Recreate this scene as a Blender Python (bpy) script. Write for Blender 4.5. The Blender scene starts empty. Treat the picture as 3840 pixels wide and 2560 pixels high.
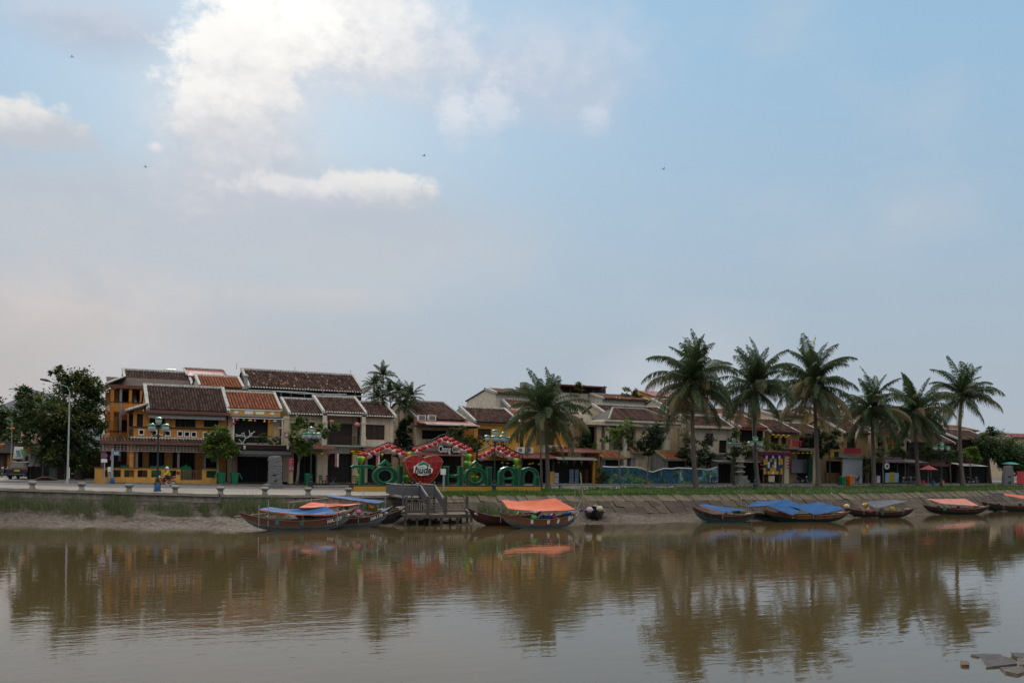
import bpy, math, random
from mathutils import Vector, Matrix
random.seed(11)
SC = bpy.context.scene
COL = SC.collection
PI = math.pi
# ---------------------------------------------------------------- camera
# world X runs along the street, Y away from the river, Z up; quay level is z = 0
FPX, PX0, PY0 = 3500.0, 1920.0, 1713.0      # focal length and principal point, in photograph pixels
ROLL = math.atan(.018)
CAM = Vector((-7.3, -81.0, 3.3))
TH = math.radians(26)
RT, FW = Vector((math.cos(TH), -math.sin(TH), 0)), Vector((math.sin(TH), math.cos(TH), 0))
cam = bpy.data.cameras.new('camera'); cam_o = bpy.data.objects.new('camera', cam); COL.objects.link(cam_o)
cam.sensor_width = 36; cam.lens = 36*FPX/3840; cam.shift_y = (PY0-1280)/3840
cam.clip_start = .5; cam.clip_end = 6000
rgt = RT*math.cos(ROLL)+Vector((0, 0, 1))*math.sin(ROLL)
up = Vector((0, 0, 1))*math.cos(ROLL)-RT*math.sin(ROLL)
mw = Matrix((rgt, up, -FW)).transposed().to_4x4(); mw.translation = CAM
cam_o.matrix_world = mw
SC.camera = cam_o
SC.view_settings.view_transform = 'Standard'; SC.view_settings.look = 'None'
SC.view_settings.gamma = 1; SC.view_settings.exposure = 0.98
SC.cycles.max_bounces = 6; SC.cycles.transparent_max_bounces = 6
SC.cycles.use_denoising = True


def ray(px, py):
    u, v = px-PX0, PY0-py
    a = (u*math.cos(ROLL)-v*math.sin(ROLL))/FPX
    b = (u*math.sin(ROLL)+v*math.cos(ROLL))/FPX
    return RT*a+FW+Vector((0, 0, b))


def at(px, py, w):
    d = ray(px, py)
    return CAM+d*((w-CAM.y)/d.y)


def gp(px, py, z):
    d = ray(px, py)
    return CAM+d*((z-CAM.z)/d.z)


def azel(px, py):
    d = ray(px, py).normalized()
    return math.degrees(math.atan2(d.x, d.y)), math.degrees(math.asin(d.z))


# ---------------------------------------------------------------- world: hazy evening sky with broken cloud, sun behind the cloud
SUN_AZ, SUN_EL = azel(1010, 150)
W = bpy.data.worlds.new('World'); SC.world = W; W.use_nodes = True
W.cycles.sampling_method = 'MANUAL'; W.cycles.sample_map_resolution = 512
nt = W.node_tree; nt.nodes.clear()


def N(t, **k):
    n = nt.nodes.new(t)
    for a, b in k.items():
        setattr(n, a, b)
    return n


def put(sock, v):
    if hasattr(v, 'is_output') or isinstance(v, bpy.types.NodeSocket):
        nt.links.new(v, sock)
    else:
        sock.default_value = v


def ma(op, a, b=0.0, c=0.0, cl=False):
    n = N('ShaderNodeMath', operation=op, use_clamp=cl)
    put(n.inputs[0], a); put(n.inputs[1], b)
    if op in ('MULTIPLY_ADD', 'COMPARE', 'SMOOTH_MAX', 'SMOOTH_MIN'):
        put(n.inputs[2], c)
    return n.outputs[0]


def sst(x, e0, e1, lo=0.0, hi=1.0):
    n = N('ShaderNodeMapRange', interpolation_type='SMOOTHSTEP')
    put(n.inputs[0], x); n.inputs[1].default_value = e0; n.inputs[2].default_value = e1
    n.inputs[3].default_value = lo; n.inputs[4].default_value = hi
    return n.outputs[0]


def mixc(f, a, b):
    n = N('ShaderNodeMix', data_type='RGBA')
    put(n.inputs[0], f); put(n.inputs[6], a if not isinstance(a, tuple) else (*a, 1)); put(n.inputs[7], b if not isinstance(b, tuple) else (*b, 1))
    return n.outputs[2]


def srgb(r, g, b, k=1.0):
    f = lambda c: ((c/255+.055)/1.055)**2.4 if c > 10 else c/255/12.92
    return (f(r)*k, f(g)*k, f(b)*k)


def build_sky():
    out = N('ShaderNodeOutputWorld'); bg = N('ShaderNodeBackground')
    nt.links.new(bg.outputs[0], out.inputs[0]); bg.inputs[1].default_value = .1
    sky = N('ShaderNodeTexSky', sky_type='NISHITA'); sky.sun_disc = False
    sky.sun_elevation = math.radians(SUN_EL); sky.sun_rotation = math.radians(SUN_AZ)
    sky.air_density = 1.0; sky.dust_density = 1.2; sky.ozone_density = 1.4; sky.altitude = 0
    tc = N('ShaderNodeTexCoord'); sp = N('ShaderNodeSeparateXYZ'); nt.links.new(tc.outputs['Generated'], sp.inputs[0])
    az = ma('MULTIPLY', ma('ARCTAN2', sp.outputs[0], sp.outputs[1]), 57.2958)
    el = ma('MULTIPLY', ma('ARCSINE', sp.outputs[2]), 57.2958)
    cb = N('ShaderNodeCombineXYZ'); put(cb.inputs[0], az); put(cb.inputs[1], ma('MULTIPLY', el, 1.35))

    def noise(scale, detail, rough, off):
        m = N('ShaderNodeVectorMath', operation='ADD'); put(m.inputs[0], cb.outputs[0]); m.inputs[1].default_value = off
        n = N('ShaderNodeTexNoise'); nt.links.new(m.outputs[0], n.inputs['Vector'])
        n.inputs['Scale'].default_value = scale; n.inputs['Detail'].default_value = detail; n.inputs['Roughness'].default_value = rough
        return n.outputs[0]
    nA = ma('SUBTRACT', noise(.16, 6, .56, (3, 7, 1)), .5)      # billows, about 6 degrees
    nB = ma('SUBTRACT', noise(.6, 8, .62, (13, 2, 5)), .5)     # fine edge structure
    nC = ma('SUBTRACT', noise(.045, 2, .5, (40, 21, 9)), .5)    # broad veil
    # clear sky, thinned and greyed by evening haze towards the horizon
    haze = sst(el, 34, -1, 0.0, 1.0)
    clear = mixc(.94, sky.outputs[0], tuple(c*5.15 for c in srgb(147, 186, 215)))
    hz = mixc(ma('POWER', haze, 1.5), clear, tuple(c*5.15 for c in srgb(171, 181, 191)))
    # warm low glow around the sun's side of the horizon
    dz = ma('ABSOLUTE', ma('SUBTRACT', az, SUN_AZ-16))
    warm = ma('MULTIPLY', sst(dz, 34, 4), sst(el, 15, 2))
    hz = mixc(ma('MULTIPLY', warm, .75), hz, tuple(c*5.15 for c in srgb(196, 186, 181)))
    # broad veil of thin high cloud everywhere
    veil = ma('MULTIPLY', sst(ma('ADD', nC, ma('MULTIPLY', nA, .35)), -.06, .20), .62)
    col = mixc(veil, hz, tuple(c*5.15 for c in srgb(196, 201, 208)))
    K = lambda r, g, b: tuple(c*5.45 for c in srgb(r, g, b))
    GREY, GREYW = K(176, 182, 196), K(196, 196, 200)

    def blob(col, px, py, rx, ry, soft, amp, base, top, t0=-.5, t1=.5, dens=1.0, fine=.5):
        a0, e0 = azel(px, py)
        a1, _ = azel(px+rx, py); _, e1 = azel(px, py-ry)
        ra, re = abs(a1-a0), abs(e1-e0)
        u = ma('DIVIDE', ma('SUBTRACT', az, a0), ra); v = ma('DIVIDE', ma('SUBTRACT', el, e0), re)
        r = ma('SQRT', ma('ADD', ma('MULTIPLY', u, u), ma('MULTIPLY', v, v)))
        d = ma('ADD', ma('SUBTRACT', 1.0, r), ma('ADD', ma('MULTIPLY', nA, amp), ma('MULTIPLY', nB, amp*fine)))
        mk = ma('MULTIPLY', sst(d, 0, soft), dens)
        tone = sst(ma('ADD', ma('ADD', v, ma('MULTIPLY', u, -.25)), ma('ADD', ma('MULTIPLY', nB, 1.6), ma('MULTIPLY', nA, 1.2))), t0, t1)
        return mixc(mk, col, mixc(tone, base, top))
    # grey cloud layers first, lit cumulus on top
    col = blob(col, 350, 90, 560, 190, 1.0, .9, GREY, K(196, 201, 212), dens=.75)
    col = blob(col, 200, 800, 1000, 420, .9, .8, K(190, 193, 198), K(184, 190, 199), dens=.85)
    col = blob(col, 1250, 900, 1150, 330, .8, .8, K(187, 192, 199), K(181, 189, 199), dens=.9)
    col = blob(col, 1900, 240, 900, 340, 1.1, .9, K(186, 194, 210), K(206, 210, 220), dens=.75)
    col = blob(col, 880, 560, 480, 560, .8, .7, K(190, 193, 202), K(214, 214, 216), dens=.85)
    col = blob(col, 1150, 1120, 560, 90, .9, .7, K(196, 192, 192), K(204, 198, 196), dens=.5)
    col = blob(col, 250, 1180, 620, 270, 1.0, .9, K(206, 192, 184), K(218, 202, 193), dens=.42)
    col = blob(col, 1310, 120, 620, 420, .75, .85, K(202, 205, 212), K(238, 237, 236), -.8, .5, .95, .8)
    col = blob(col, 880, 230, 300, 300, .38, 1.05, K(212, 213, 217), K(246, 244, 240), -.9, .3, 1.0, 1.0)
    col = blob(col, 740, 420, 150, 170, .5, 1.1, K(206, 207, 212), K(240, 238, 235), -.7, .6, .9, .9)
    col = blob(col, 1040, 120, 400, 260, .8, 1.1, K(230, 228, 227), K(255, 253, 248), -.9, .6, 1.0, .9)
    col = blob(col, 1400, 715, 290, 85, .45, 1.3, K(188, 193, 201), K(228, 226, 224), -.7, .7, .9, 1.0)
    col = blob(col, 1120, 720, 300, 80, .5, 1.1, K(190, 193, 205), K(222, 221, 222), -.5, .5, .8, .8)
    col = blob(col, 110, 470, 330, 110, .45, 1.2, K(188, 192, 200), K(230, 228, 224), -.4, .9, .9, 1.0)
    col = blob(col, 1720, 440, 90, 150, .9, 1.6, K(206, 210, 219), K(228, 229, 233), dens=.55, fine=1.1)
    col = blob(col, 1850, 430, 110, 180, 1.0, 1.7, K(204, 209, 218), K(222, 225, 230), dens=.5, fine=1.1)
    col = blob(col, 2235, 450, 75, 60, 1.0, 1.6, K(200, 207, 220), K(222, 224, 232), dens=.42, fine=1.1)
    col = blob(col, 585, 555, 45, 38, .9, 1.6, K(214, 214, 218), K(230, 228, 228), dens=.8)
    # bright warm cloud sheet added overhead, out of view, to light the facades
    deck = ma('MULTIPLY', sst(el, 27, 40), sst(ma('ADD', nC, ma('MULTIPLY', nA, .5)), -.2, .04))
    col = mixc(ma('MULTIPLY', deck, .95), col, mixc(sst(nA, -.15, .15), tuple(c*9.5 for c in srgb(232, 224, 213)), tuple(c*11.5 for c in srgb(255, 246, 231))))
    nt.links.new(col, bg.inputs[0])


build_sky()
sun = bpy.data.lights.new('sun', 'SUN'); sun.energy = 1.3; sun.angle = math.radians(14); sun.color = (1, .92, .82)
sun_o = bpy.data.objects.new('sun', sun); COL.objects.link(sun_o)
_a, _e = math.radians(SUN_AZ), math.radians(SUN_EL)
sd = Vector((math.sin(_a)*math.cos(_e), math.cos(_a)*math.cos(_e), math.sin(_e)))
sun_o.rotation_euler = (-sd).to_track_quat('-Z', 'Y').to_euler()
sun_o.location = (-30, 60, 60)


# ---------------------------------------------------------------- materials
MATS = {}


def mat(name, c, rough=.85, c2=None, ns=3.0, amt=1.0, vs=1.0, bump=0.0, bs=20.0, rnd=0.0, metal=0.0, spec=.3, emit=None, stain=0.0, alpha=None, trans=0.0, bd=.05):
    """procedural surface: two tones mixed by noise (vs squeezes it vertically), optional grime streaks, relief, per-piece tone"""
    if name in MATS:
        return MATS[name]
    m = bpy.data.materials.new(name); m.use_nodes = True; MATS[name] = m
    t = m.node_tree; p = t.nodes['Principled BSDF']
    p.inputs['Roughness'].default_value = rough; p.inputs['Metallic'].default_value = metal
    p.inputs['Specular IOR Level'].default_value = spec
    tc = t.nodes.new('ShaderNodeTexCoord'); mp = t.nodes.new('ShaderNodeMapping'); t.links.new(tc.outputs['Object'], mp.inputs[0])
    mp.inputs['Scale'].default_value = (1, 1, vs)
    no = t.nodes.new('ShaderNodeTexNoise'); t.links.new(mp.outputs[0], no.inputs['Vector'])
    no.inputs['Scale'].default_value = ns; no.inputs['Detail'].default_value = 6; no.inputs['Roughness'].default_value = .65
    c2 = c2 or tuple(v*.72 for v in c)
    mr = t.nodes.new('ShaderNodeMapRange'); t.links.new(no.outputs[0], mr.inputs[0]); mr.inputs[1].default_value = .35; mr.inputs[2].default_value = .65
    mr.inputs[4].default_value = amt
    mx = t.nodes.new('ShaderNodeMix'); mx.data_type = 'RGBA'; t.links.new(mr.outputs[0], mx.inputs[0])
    mx.inputs[6].default_value = (*c, 1); mx.inputs[7].default_value = (*c2, 1)
    col = mx.outputs[2]
    if stain:
        m2 = t.nodes.new('ShaderNodeMapping'); t.links.new(tc.outputs['Object'], m2.inputs[0]); m2.inputs['Scale'].default_value = (2.2, 2.2, .35)
        n2 = t.nodes.new('ShaderNodeTexNoise'); t.links.new(m2.outputs[0], n2.inputs['Vector']); n2.inputs['Scale'].default_value = 1.6; n2.inputs['Detail'].default_value = 8
        r2 = t.nodes.new('ShaderNodeMapRange'); t.links.new(n2.outputs[0], r2.inputs[0]); r2.inputs[1].default_value = .48; r2.inputs[2].default_value = .72; r2.inputs[4].default_value = stain
        x2 = t.nodes.new('ShaderNodeMix'); x2.data_type = 'RGBA'; t.links.new(r2.outputs[0], x2.inputs[0]); t.links.new(col, x2.inputs[6])
        x2.inputs[7].default_value = (.06, .05, .04, 1); col = x2.outputs[2]
    if rnd:
        oi = t.nodes.new('ShaderNodeObjectInfo'); ge = t.nodes.new('ShaderNodeNewGeometry')
        ad = t.nodes.new('ShaderNodeMath'); ad.operation = 'ADD'; t.links.new(oi.outputs['Random'], ad.inputs[0]); t.links.new(ge.outputs['Random Per Island'], ad.inputs[1])
        fr = t.nodes.new('ShaderNodeMath'); fr.operation = 'FRACT'; t.links.new(ad.outputs[0], fr.inputs[0])
        m3 = t.nodes.new('ShaderNodeMapRange'); t.links.new(fr.outputs[0], m3.inputs[0]); m3.inputs[3].default_value = 1-rnd; m3.inputs[4].default_value = 1+rnd
        vm = t.nodes.new('ShaderNodeVectorMath'); vm.operation = 'SCALE'; t.links.new(col, vm.inputs[0]); t.links.new(m3.outputs[0], vm.inputs['Scale']); col = vm.outputs[0]
    t.links.new(col, p.inputs['Base Color'])
    if bump:
        nb = t.nodes.new('ShaderNodeTexNoise'); t.links.new(tc.outputs['Object'], nb.inputs['Vector']); nb.inputs['Scale'].default_value = bs; nb.inputs['Detail'].default_value = 5
        bp = t.nodes.new('ShaderNodeBump'); bp.inputs['Strength'].default_value = bump; bp.inputs['Distance'].default_value = bd
        t.links.new(nb.outputs[0], bp.inputs['Height']); t.links.new(bp.outputs[0], p.inputs['Normal'])
    if emit:
        p.inputs['Emission Color'].default_value = (*emit[:3], 1); p.inputs['Emission Strength'].default_value = emit[3]
    if trans:
        p.inputs['Transmission Weight'].default_value = trans
    if alpha is not None:
        p.inputs['Alpha'].default_value = alpha
    return m


def leafmat(name, c, c2, tr=.3):
    m = bpy.data.materials.new(name); m.use_nodes = True; MATS[name] = m
    t = m.node_tree; p = t.nodes['Principled BSDF']; p.inputs['Roughness'].default_value = .55; p.inputs['Specular IOR Level'].default_value = .3
    ge = t.nodes.new('ShaderNodeNewGeometry'); mx = t.nodes.new('ShaderNodeMix'); mx.data_type = 'RGBA'
    t.links.new(ge.outputs['Random Per Island'], mx.inputs[0]); mx.inputs[6].default_value = (*c, 1); mx.inputs[7].default_value = (*c2, 1)
    t.links.new(mx.outputs[2], p.inputs['Base Color'])
    tl = t.nodes.new('ShaderNodeBsdfTranslucent'); t.links.new(mx.outputs[2], tl.inputs[0])
    ms = t.nodes.new('ShaderNodeMixShader'); ms.inputs[0].default_value = tr
    t.links.new(p.outputs[0], ms.inputs[1]); t.links.new(tl.outputs[0], ms.inputs[2]); t.links.new(ms.outputs[0], t.nodes['Material Output'].inputs[0])
    return m


# ---------------------------------------------------------------- mesh building
class MB:
    def __init__(s):
        s.v = []; s.f = []

    def poly(s, pts):
        n = len(s.v); s.v += [tuple(p) for p in pts]; s.f.append(tuple(range(n, n+len(pts)))); return s

    def box(s, x0, x1, y0, y1, z0, z1):
        n = len(s.v)
        s.v += [(x, y, z) for z in (z0, z1) for y in (y0, y1) for x in (x0, x1)]
        s.f += [tuple(n+i for i in q) for q in ((0, 2, 3, 1), (4, 5, 7, 6), (0, 1, 5, 4), (2, 6, 7, 3), (0, 4, 6, 2), (1, 3, 7, 5))]
        return s

    def prism(s, pts, d):
        """flat polygon pts extruded by vector d"""
        n = len(s.v); k = len(pts); d = Vector(d)
        s.v += [tuple(p) for p in pts]+[tuple(Vector(p)+d) for p in pts]
        s.f.append(tuple(range(n, n+k))); s.f.append(tuple(range(n+2*k-1, n+k-1, -1)))
        s.f += [(n+(i+1) % k, n+i, n+k+i, n+k+(i+1) % k) for i in range(k)]
        return s

    def tube(s, pts, r, n=6, cap=True):
        rs = r if isinstance(r, (list, tuple)) else [r]*len(pts)
        pts = [Vector(p) for p in pts]; b = len(s.v)
        for i, p in enumerate(pts):
            d = (pts[min(i+1, len(pts)-1)]-pts[max(i-1, 0)]).normalized()
            a = d.cross(Vector((0, 0, 1)) if abs(d.z) < .95 else Vector((1, 0, 0))).normalized(); c = d.cross(a)
            for j in range(n):
                t = 2*PI*j/n
                s.v.append(tuple(p+(a*math.cos(t)+c*math.sin(t))*rs[i]))
        for i in range(len(pts)-1):
            for j in range(n):
                s.f.append((b+i*n+j, b+i*n+(j+1) % n, b+(i+1)*n+(j+1) % n, b+(i+1)*n+j))
        if cap:
            s.f.append(tuple(b+j for j in range(n))[::-1]); s.f.append(tuple(b+(len(pts)-1)*n+j for j in range(n)))
        return s

    def lathe(s, c, prof, n=10, sx=1.0, sy=1.0):
        b = len(s.v); c = Vector(c)
        for r, z in prof:
            for j in range(n):
                t = 2*PI*(j+.5)/n
                s.v.append((c.x+r*math.cos(t)*sx, c.y+r*math.sin(t)*sy, c.z+z))
        for i in range(len(prof)-1):
            for j in range(n):
                s.f.append((b+i*n+j, b+i*n+(j+1) % n, b+(i+1)*n+(j+1) % n, b+(i+1)*n+j))
        s.f.append(tuple(b+j for j in range(n))[::-1]); s.f.append(tuple(b+(len(prof)-1)*n+j for j in range(n)))
        return s

    def ell(s, c, rx, ry, rz, n=10, k=6):
        return s.lathe(c, [(max(.02, math.sin(PI*i/k)), -math.cos(PI*i/k)*rz) for i in range(k+1)], n, rx, ry)

    def add(s, o, off=(0, 0, 0)):
        n = len(s.v); o0 = Vector(off)
        s.v += [tuple(Vector(v)+o0) for v in o.v]; s.f += [tuple(n+i for i in f) for f in o.f]
        return s

    # photograph rectangle (px0,py0)-(px1,py1) on the vertical plane y = w0, carried back to y = w1
    def rect(s, px0, py0, px1, py1, w0, w1):
        x0, x1, z0, z1 = R(px0, py0, px1, py1, w0)
        return s.box(x0, x1, w0, w1, z0, z1)


def R(px0, py0, px1, py1, w):
    my, mx = (py0+py1)/2, (px0+px1)/2
    return at(px0, my, w).x, at(px1, my, w).x, at(mx, py1, w).z, at(mx, py0, w).z


def world_loc(o):
    v = Vector(o.location)
    while o.parent:
        o = o.parent; v += Vector(o.location)
    return v


def tag(o, label=None, cat=None, group=None, kind=None):
    for k, v in (('label', label), ('category', cat), ('group', group), ('kind', kind)):
        if v:
            o[k] = v
    return o


def thing(name, loc, label, cat, group=None):
    o = bpy.data.objects.new(name, None); COL.objects.link(o); o.location = loc; o.empty_display_size = .3
    return tag(o, label, cat, group)


def part(name, mb, m, parent=None, loc=None, smooth=False, label=None, cat=None, group=None, kind=None):
    """one mesh object; vertices are given in street coordinates and stored relative to the object's own origin"""
    me = bpy.data.meshes.new(name)
    base = world_loc(parent) if parent else Vector((0, 0, 0))
    off = Vector(loc) if loc is not None else (base if parent else Vector((0, 0, 0)))
    me.from_pydata([(v[0]-off.x, v[1]-off.y, v[2]-off.z) for v in mb.v], [], mb.f)
    if smooth:
        me.polygons.foreach_set('use_smooth', [True]*len(me.polygons))
    me.materials.append(m)
    o = bpy.data.objects.new(name, me); COL.objects.link(o)
    if parent:
        o.parent = parent; o.location = off-base
    else:
        o.location = off
    return tag(o, label, cat, group, kind)


def dup(o, parent=None):
    c = o.copy(); COL.objects.link(c); c.parent = parent
    for ch in o.children:
        dup(ch, c)
    return c


def place(o, loc, rz=0.0, sc=1.0, label=None):
    o.location = loc; o.rotation_euler = (0, 0, rz); o.scale = (sc, sc, sc) if not isinstance(sc, tuple) else sc
    if label:
        o['label'] = label
    return o


def inst(name, mesh, parent, loc, rot=(0, 0, 0), scale=(1, 1, 1)):
    o = bpy.data.objects.new(name, mesh); COL.objects.link(o); o.parent = parent
    o.location = loc; o.rotation_euler = rot; o.scale = scale
    return o


def mesh_of(name, mb, m, smooth=False):
    me = bpy.data.meshes.new(name); me.from_pydata(mb.v, [], mb.f); me.materials.append(m)
    if smooth:
        me.polygons.foreach_set('use_smooth', [True]*len(me.polygons))
    return me


def text_mb(txt, size, depth=.01, bold=0.0, shear=0.0, font_scale=1.0):
    """lettering as mesh, in the x-z plane facing -y, centred on the origin"""
    cu = bpy.data.curves.new('lettering', 'FONT'); cu.body = txt; cu.size = size; cu.extrude = depth/2; cu.offset = bold; cu.shear = shear
    cu.align_x = 'CENTER'; cu.align_y = 'CENTER'; cu.resolution_u = 3
    o = bpy.data.objects.new('lettering', cu); COL.objects.link(o)
    dg = bpy.context.evaluated_depsgraph_get()
    me = bpy.data.meshes.new_from_object(o.evaluated_get(dg))
    b = MB(); b.v = [(v.co.x*font_scale, -v.co.z, v.co.y) for v in me.vertices]; b.f = [tuple(p.vertices) for p in me.polygons]
    bpy.data.objects.remove(o); bpy.data.curves.remove(cu); bpy.data.meshes.remove(me)
    return b


# palette (real base colours, apart from the painted room shade)
m_yel = mat('ochre_plaster', (.52, .215, .050), c2=(.42, .17, .04), ns=1.5, stain=.25, bump=.1)
m_yel2 = mat('bright_ochre_plaster', (.58, .295, .060), c2=(.47, .23, .05), ns=1.5, stain=.3)
m_cream = mat('cream_plaster', (.56, .44, .305), c2=(.47, .355, .24), ns=1.8, stain=.32, bump=.1)
m_cream2 = mat('pale_plaster', (.62, .545, .44), c2=(.50, .43, .335), ns=1.8, stain=.3)
m_white = mat('white_lime', (.56, .55, .52), c2=(.17, .16, .15), ns=5, amt=.85, bump=.2)
m_trim = mat('white_paint', (.70, .69, .66), c2=(.58, .56, .52), ns=5)
m_grey = mat('grey_cement', (.28, .27, .26), c2=(.19, .18, .17), ns=2.5, stain=.3, bump=.2)
m_dark = mat('painted_room_shade', (.020, .018, .017), c2=(.012, .011, .011), rough=.9)  # near-black panel colour standing in for the shade inside rooms
m_wood = mat('dark_stained_wood', (.045, .026, .018), c2=(.028, .017, .012), ns=8, vs=.2, rough=.6)
m_brown = mat('brown_fascia', (.155, .062, .040), c2=(.12, .05, .034), ns=3, rough=.6)
m_tile = mat('aged_yin_yang_tile', (.108, .055, .043), c2=(.042, .027, .024), ns=1.4, rnd=.55, rough=.9, bump=.15)
m_tileb = mat('aged_tile_bed', (.018, .013, .012), c2=(.012, .010, .009), ns=2)
m_torange = mat('orange_clay_tile', (.31, .105, .050), c2=(.20, .065, .036), ns=1.4, rnd=.30, rough=.85, bump=.15)
m_torangeb = mat('orange_tile_bed', (.05, .022, .016), c2=(.035, .018, .014), ns=2)
m_tred = mat('faded_red_tile', (.20, .088, .058), c2=(.12, .06, .045), ns=1.0, rnd=.3, rough=.9)
m_dull = mat('dull_ochre_plaster', (.36, .25, .115), c2=(.27, .18, .09), ns=1.5, stain=.5)
m_tpatch = mat('pale_replaced_tile', (.36, .17, .11), rnd=.2)
m_redmetal = mat('red_metal_sheet', (.23, .055, .045), c2=(.18, .045, .04), ns=2, rough=.5)
m_redbrown = mat('red_brown_sheet', (.17, .055, .045), c2=(.11, .042, .036), ns=2, rough=.6)
m_awning = mat('grey_awning_cloth', (.17, .165, .155), c2=(.13, .125, .12), ns=4)
m_blackaw = mat('charcoal_awning_cloth', (.055, .055, .057), c2=(.04, .04, .042), ns=4)
m_glass = mat('dark_window_glass', (.018, .020, .022), rough=.12, spec=.5)
m_green = mat('letter_green', (.020, .22, .085), c2=(.016, .18, .07), rough=.4)
m_dgreen = mat('letter_dark_green', (.006, .038, .021), c2=(.005, .032, .018), rough=.4)
m_lamp = mat('lamp_iron', (.016, .032, .030), rough=.45)
m_lgreen = mat('lamp_cap_green', (.03, .20, .085), rough=.35)
m_lglass = mat('frosted_lamp_glass', (.42, .43, .44), c2=(.34, .35, .36), rough=.35)
m_metal = mat('galvanised_steel', (.35, .36, .37), c2=(.27, .28, .29), rough=.45, metal=.3)
m_dmetal = mat('dark_steel', (.035, .035, .037), rough=.5)
m_red = mat('lantern_red', (.50, .035, .035), c2=(.38, .03, .03), rough=.5)
m_pinkl = mat('patterned_white_silk', (.72, .55, .56), c2=(.50, .20, .22), ns=22, rough=.5)
m_yell = mat('lantern_yellow', (.62, .36, .02), rough=.5)
m_lgrn = mat('lantern_green', (.04, .33, .05), rough=.5)
m_mag = mat('lantern_magenta', (.42, .05, .17), rough=.5)
m_org = mat('lantern_orange', (.60, .17, .03), rough=.5)
m_stone = mat('weathered_stone', (.27, .25, .215), c2=(.17, .155, .135), ns=3, bump=.35, rnd=.16)
m_bark = mat('grey_bark', (.12, .095, .075), c2=(.075, .06, .048), ns=6, vs=.3, bump=.5)
m_palmbark = mat('palm_bark', (.135, .105, .085), c2=(.08, .065, .055), ns=5, vs=2.5, bump=.5, bs=8)
m_leaf = leafmat('broad_leaf', (.028, .060, .018), (.075, .115, .032))
m_leaf2 = leafmat('fresh_leaf', (.070, .135, .020), (.15, .21, .040))
m_leafy = leafmat('olive_leaf', (.085, .105, .030), (.16, .165, .05))
m_leafd = leafmat('deep_green_leaf', (.014, .036, .016), (.030, .062, .022))
m_palm = leafmat('palm_leaflet', (.026, .048, .018), (.060, .082, .027))
m_palmy = leafmat('palm_leaflet_old', (.12, .10, .040), (.17, .125, .06))
m_grass = leafmat('river_grass', (.055, .078, .030), (.145, .160, .075))
m_grassd = leafmat('dry_reed', (.09, .075, .045), (.14, .115, .07))
m_lawn = leafmat('lawn_blade', (.042, .105, .014), (.090, .165, .030))
m_bark2 = mat('pale_bark', (.20, .165, .135), c2=(.12, .10, .08), ns=6, vs=.4, bump=.4)
m_bluet = mat('blue_tarpaulin', (.034, .105, .255), c2=(.026, .082, .205), ns=2, rough=.8, spec=.08)
m_oranget = mat('orange_tarpaulin', (.56, .15, .085), c2=(.48, .12, .07), ns=2, rough=.8, spec=.08)
m_greyt = mat('grey_tarpaulin', (.16, .165, .19), c2=(.12, .125, .145), ns=2, rough=.8, spec=.08)
m_tarpu = mat('maroon_tarp_underside', (.16, .035, .030), rough=.6)
m_bamboo = mat('bamboo', (.30, .24, .16), c2=(.20, .155, .10), ns=8)
m_plast = mat('bin_green_plastic', (.008, .13, .055), c2=(.007, .11, .05), rough=.45)
m_signr = mat('sign_red', (.46, .035, .05), rough=.5)
m_signb = mat('sign_blue', (.03, .13, .28), rough=.4)
m_black = mat('black_rubber', (.014, .014, .015), rough=.6)
m_slat = mat('lattice_wood', (.17, .13, .12), c2=(.12, .09, .085), ns=6)


# ================================================================ THE SETTING
def lerp_tab(tab, x):
    if x <= tab[0][0]:
        return tab[0][1]
    for (a, u), (b, v) in zip(tab, tab[1:]):
        if x <= b:
            return u+(v-u)*(x-a)/(b-a)
    return tab[-1][1]


EDGE = [(-70, 26), (-25, 9.5), (-9, 1.5), (-2.2, -2.1), (4.3, -5.0), (11.2, -5.2), (18.2, -5.5), (70, -5.5), (100, -1.4), (160, 9), (260, 30)]
WLINE = [(-70, 16), (-25, -1), (-10.7, -7.7), (-3.3, -10.6), (4.3, -14.0), (8.4, -14.6), (16.7, -12.6), (25, -14), (33, -15.0), (44.5, -14.4), (61, -14), (80, -9.8), (100, -5.4), (160, 6), (260, 27)]
ZA = [(-70, 0), (0, -.03), (15, -.12), (30, -.12), (65, -.02), (100, .15), (160, .4)]
ZB = [(-70, .27), (0, .27), (15, .06), (30, .10), (45, .34), (65, .42), (100, .50), (160, .65)]
KERB = [(-70, 14), (-8, 12.5), (0, 9.4), (8, 8.3), (16, 7.0), (36, 7.2), (50, 8.2), (110, 9.6), (160, 11)]
edge = lambda x: lerp_tab(EDGE, x)
wline = lambda x: lerp_tab(WLINE, x)
kerb = lambda x: lerp_tab(KERB, x)


pathw = lambda x: lerp_tab([(22, 1.5), (38, 1.5), (50, 5.6), (100, 7.2), (160, 9), (260, 26)], x)


def gz(x, w):
    a, b = lerp_tab(ZA, x), lerp_tab(ZB, x)
    return a+(b-a)*max(0, min(1, (w+5)/14))


def strip(name, xs, w0, w1, zf, n, m, kind='structure', label=None):
    b = MB()
    for x in xs:
        for j in range(n+1):
            w = w0(x)+(w1(x)-w0(x))*j/n
            b.v.append((x, w, zf(x, w)))
    k = n+1
    for i in range(len(xs)-1):
        for j in range(n):
            b.f.append((i*k+j, (i+1)*k+j, (i+1)*k+j+1, i*k+j+1))
    return part(name, b, m, kind=kind, smooth=True, label=label)


def frange(a, b, s):
    r = []
    while a < b:
        r.append(a); a += s
    return r+[b]


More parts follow.
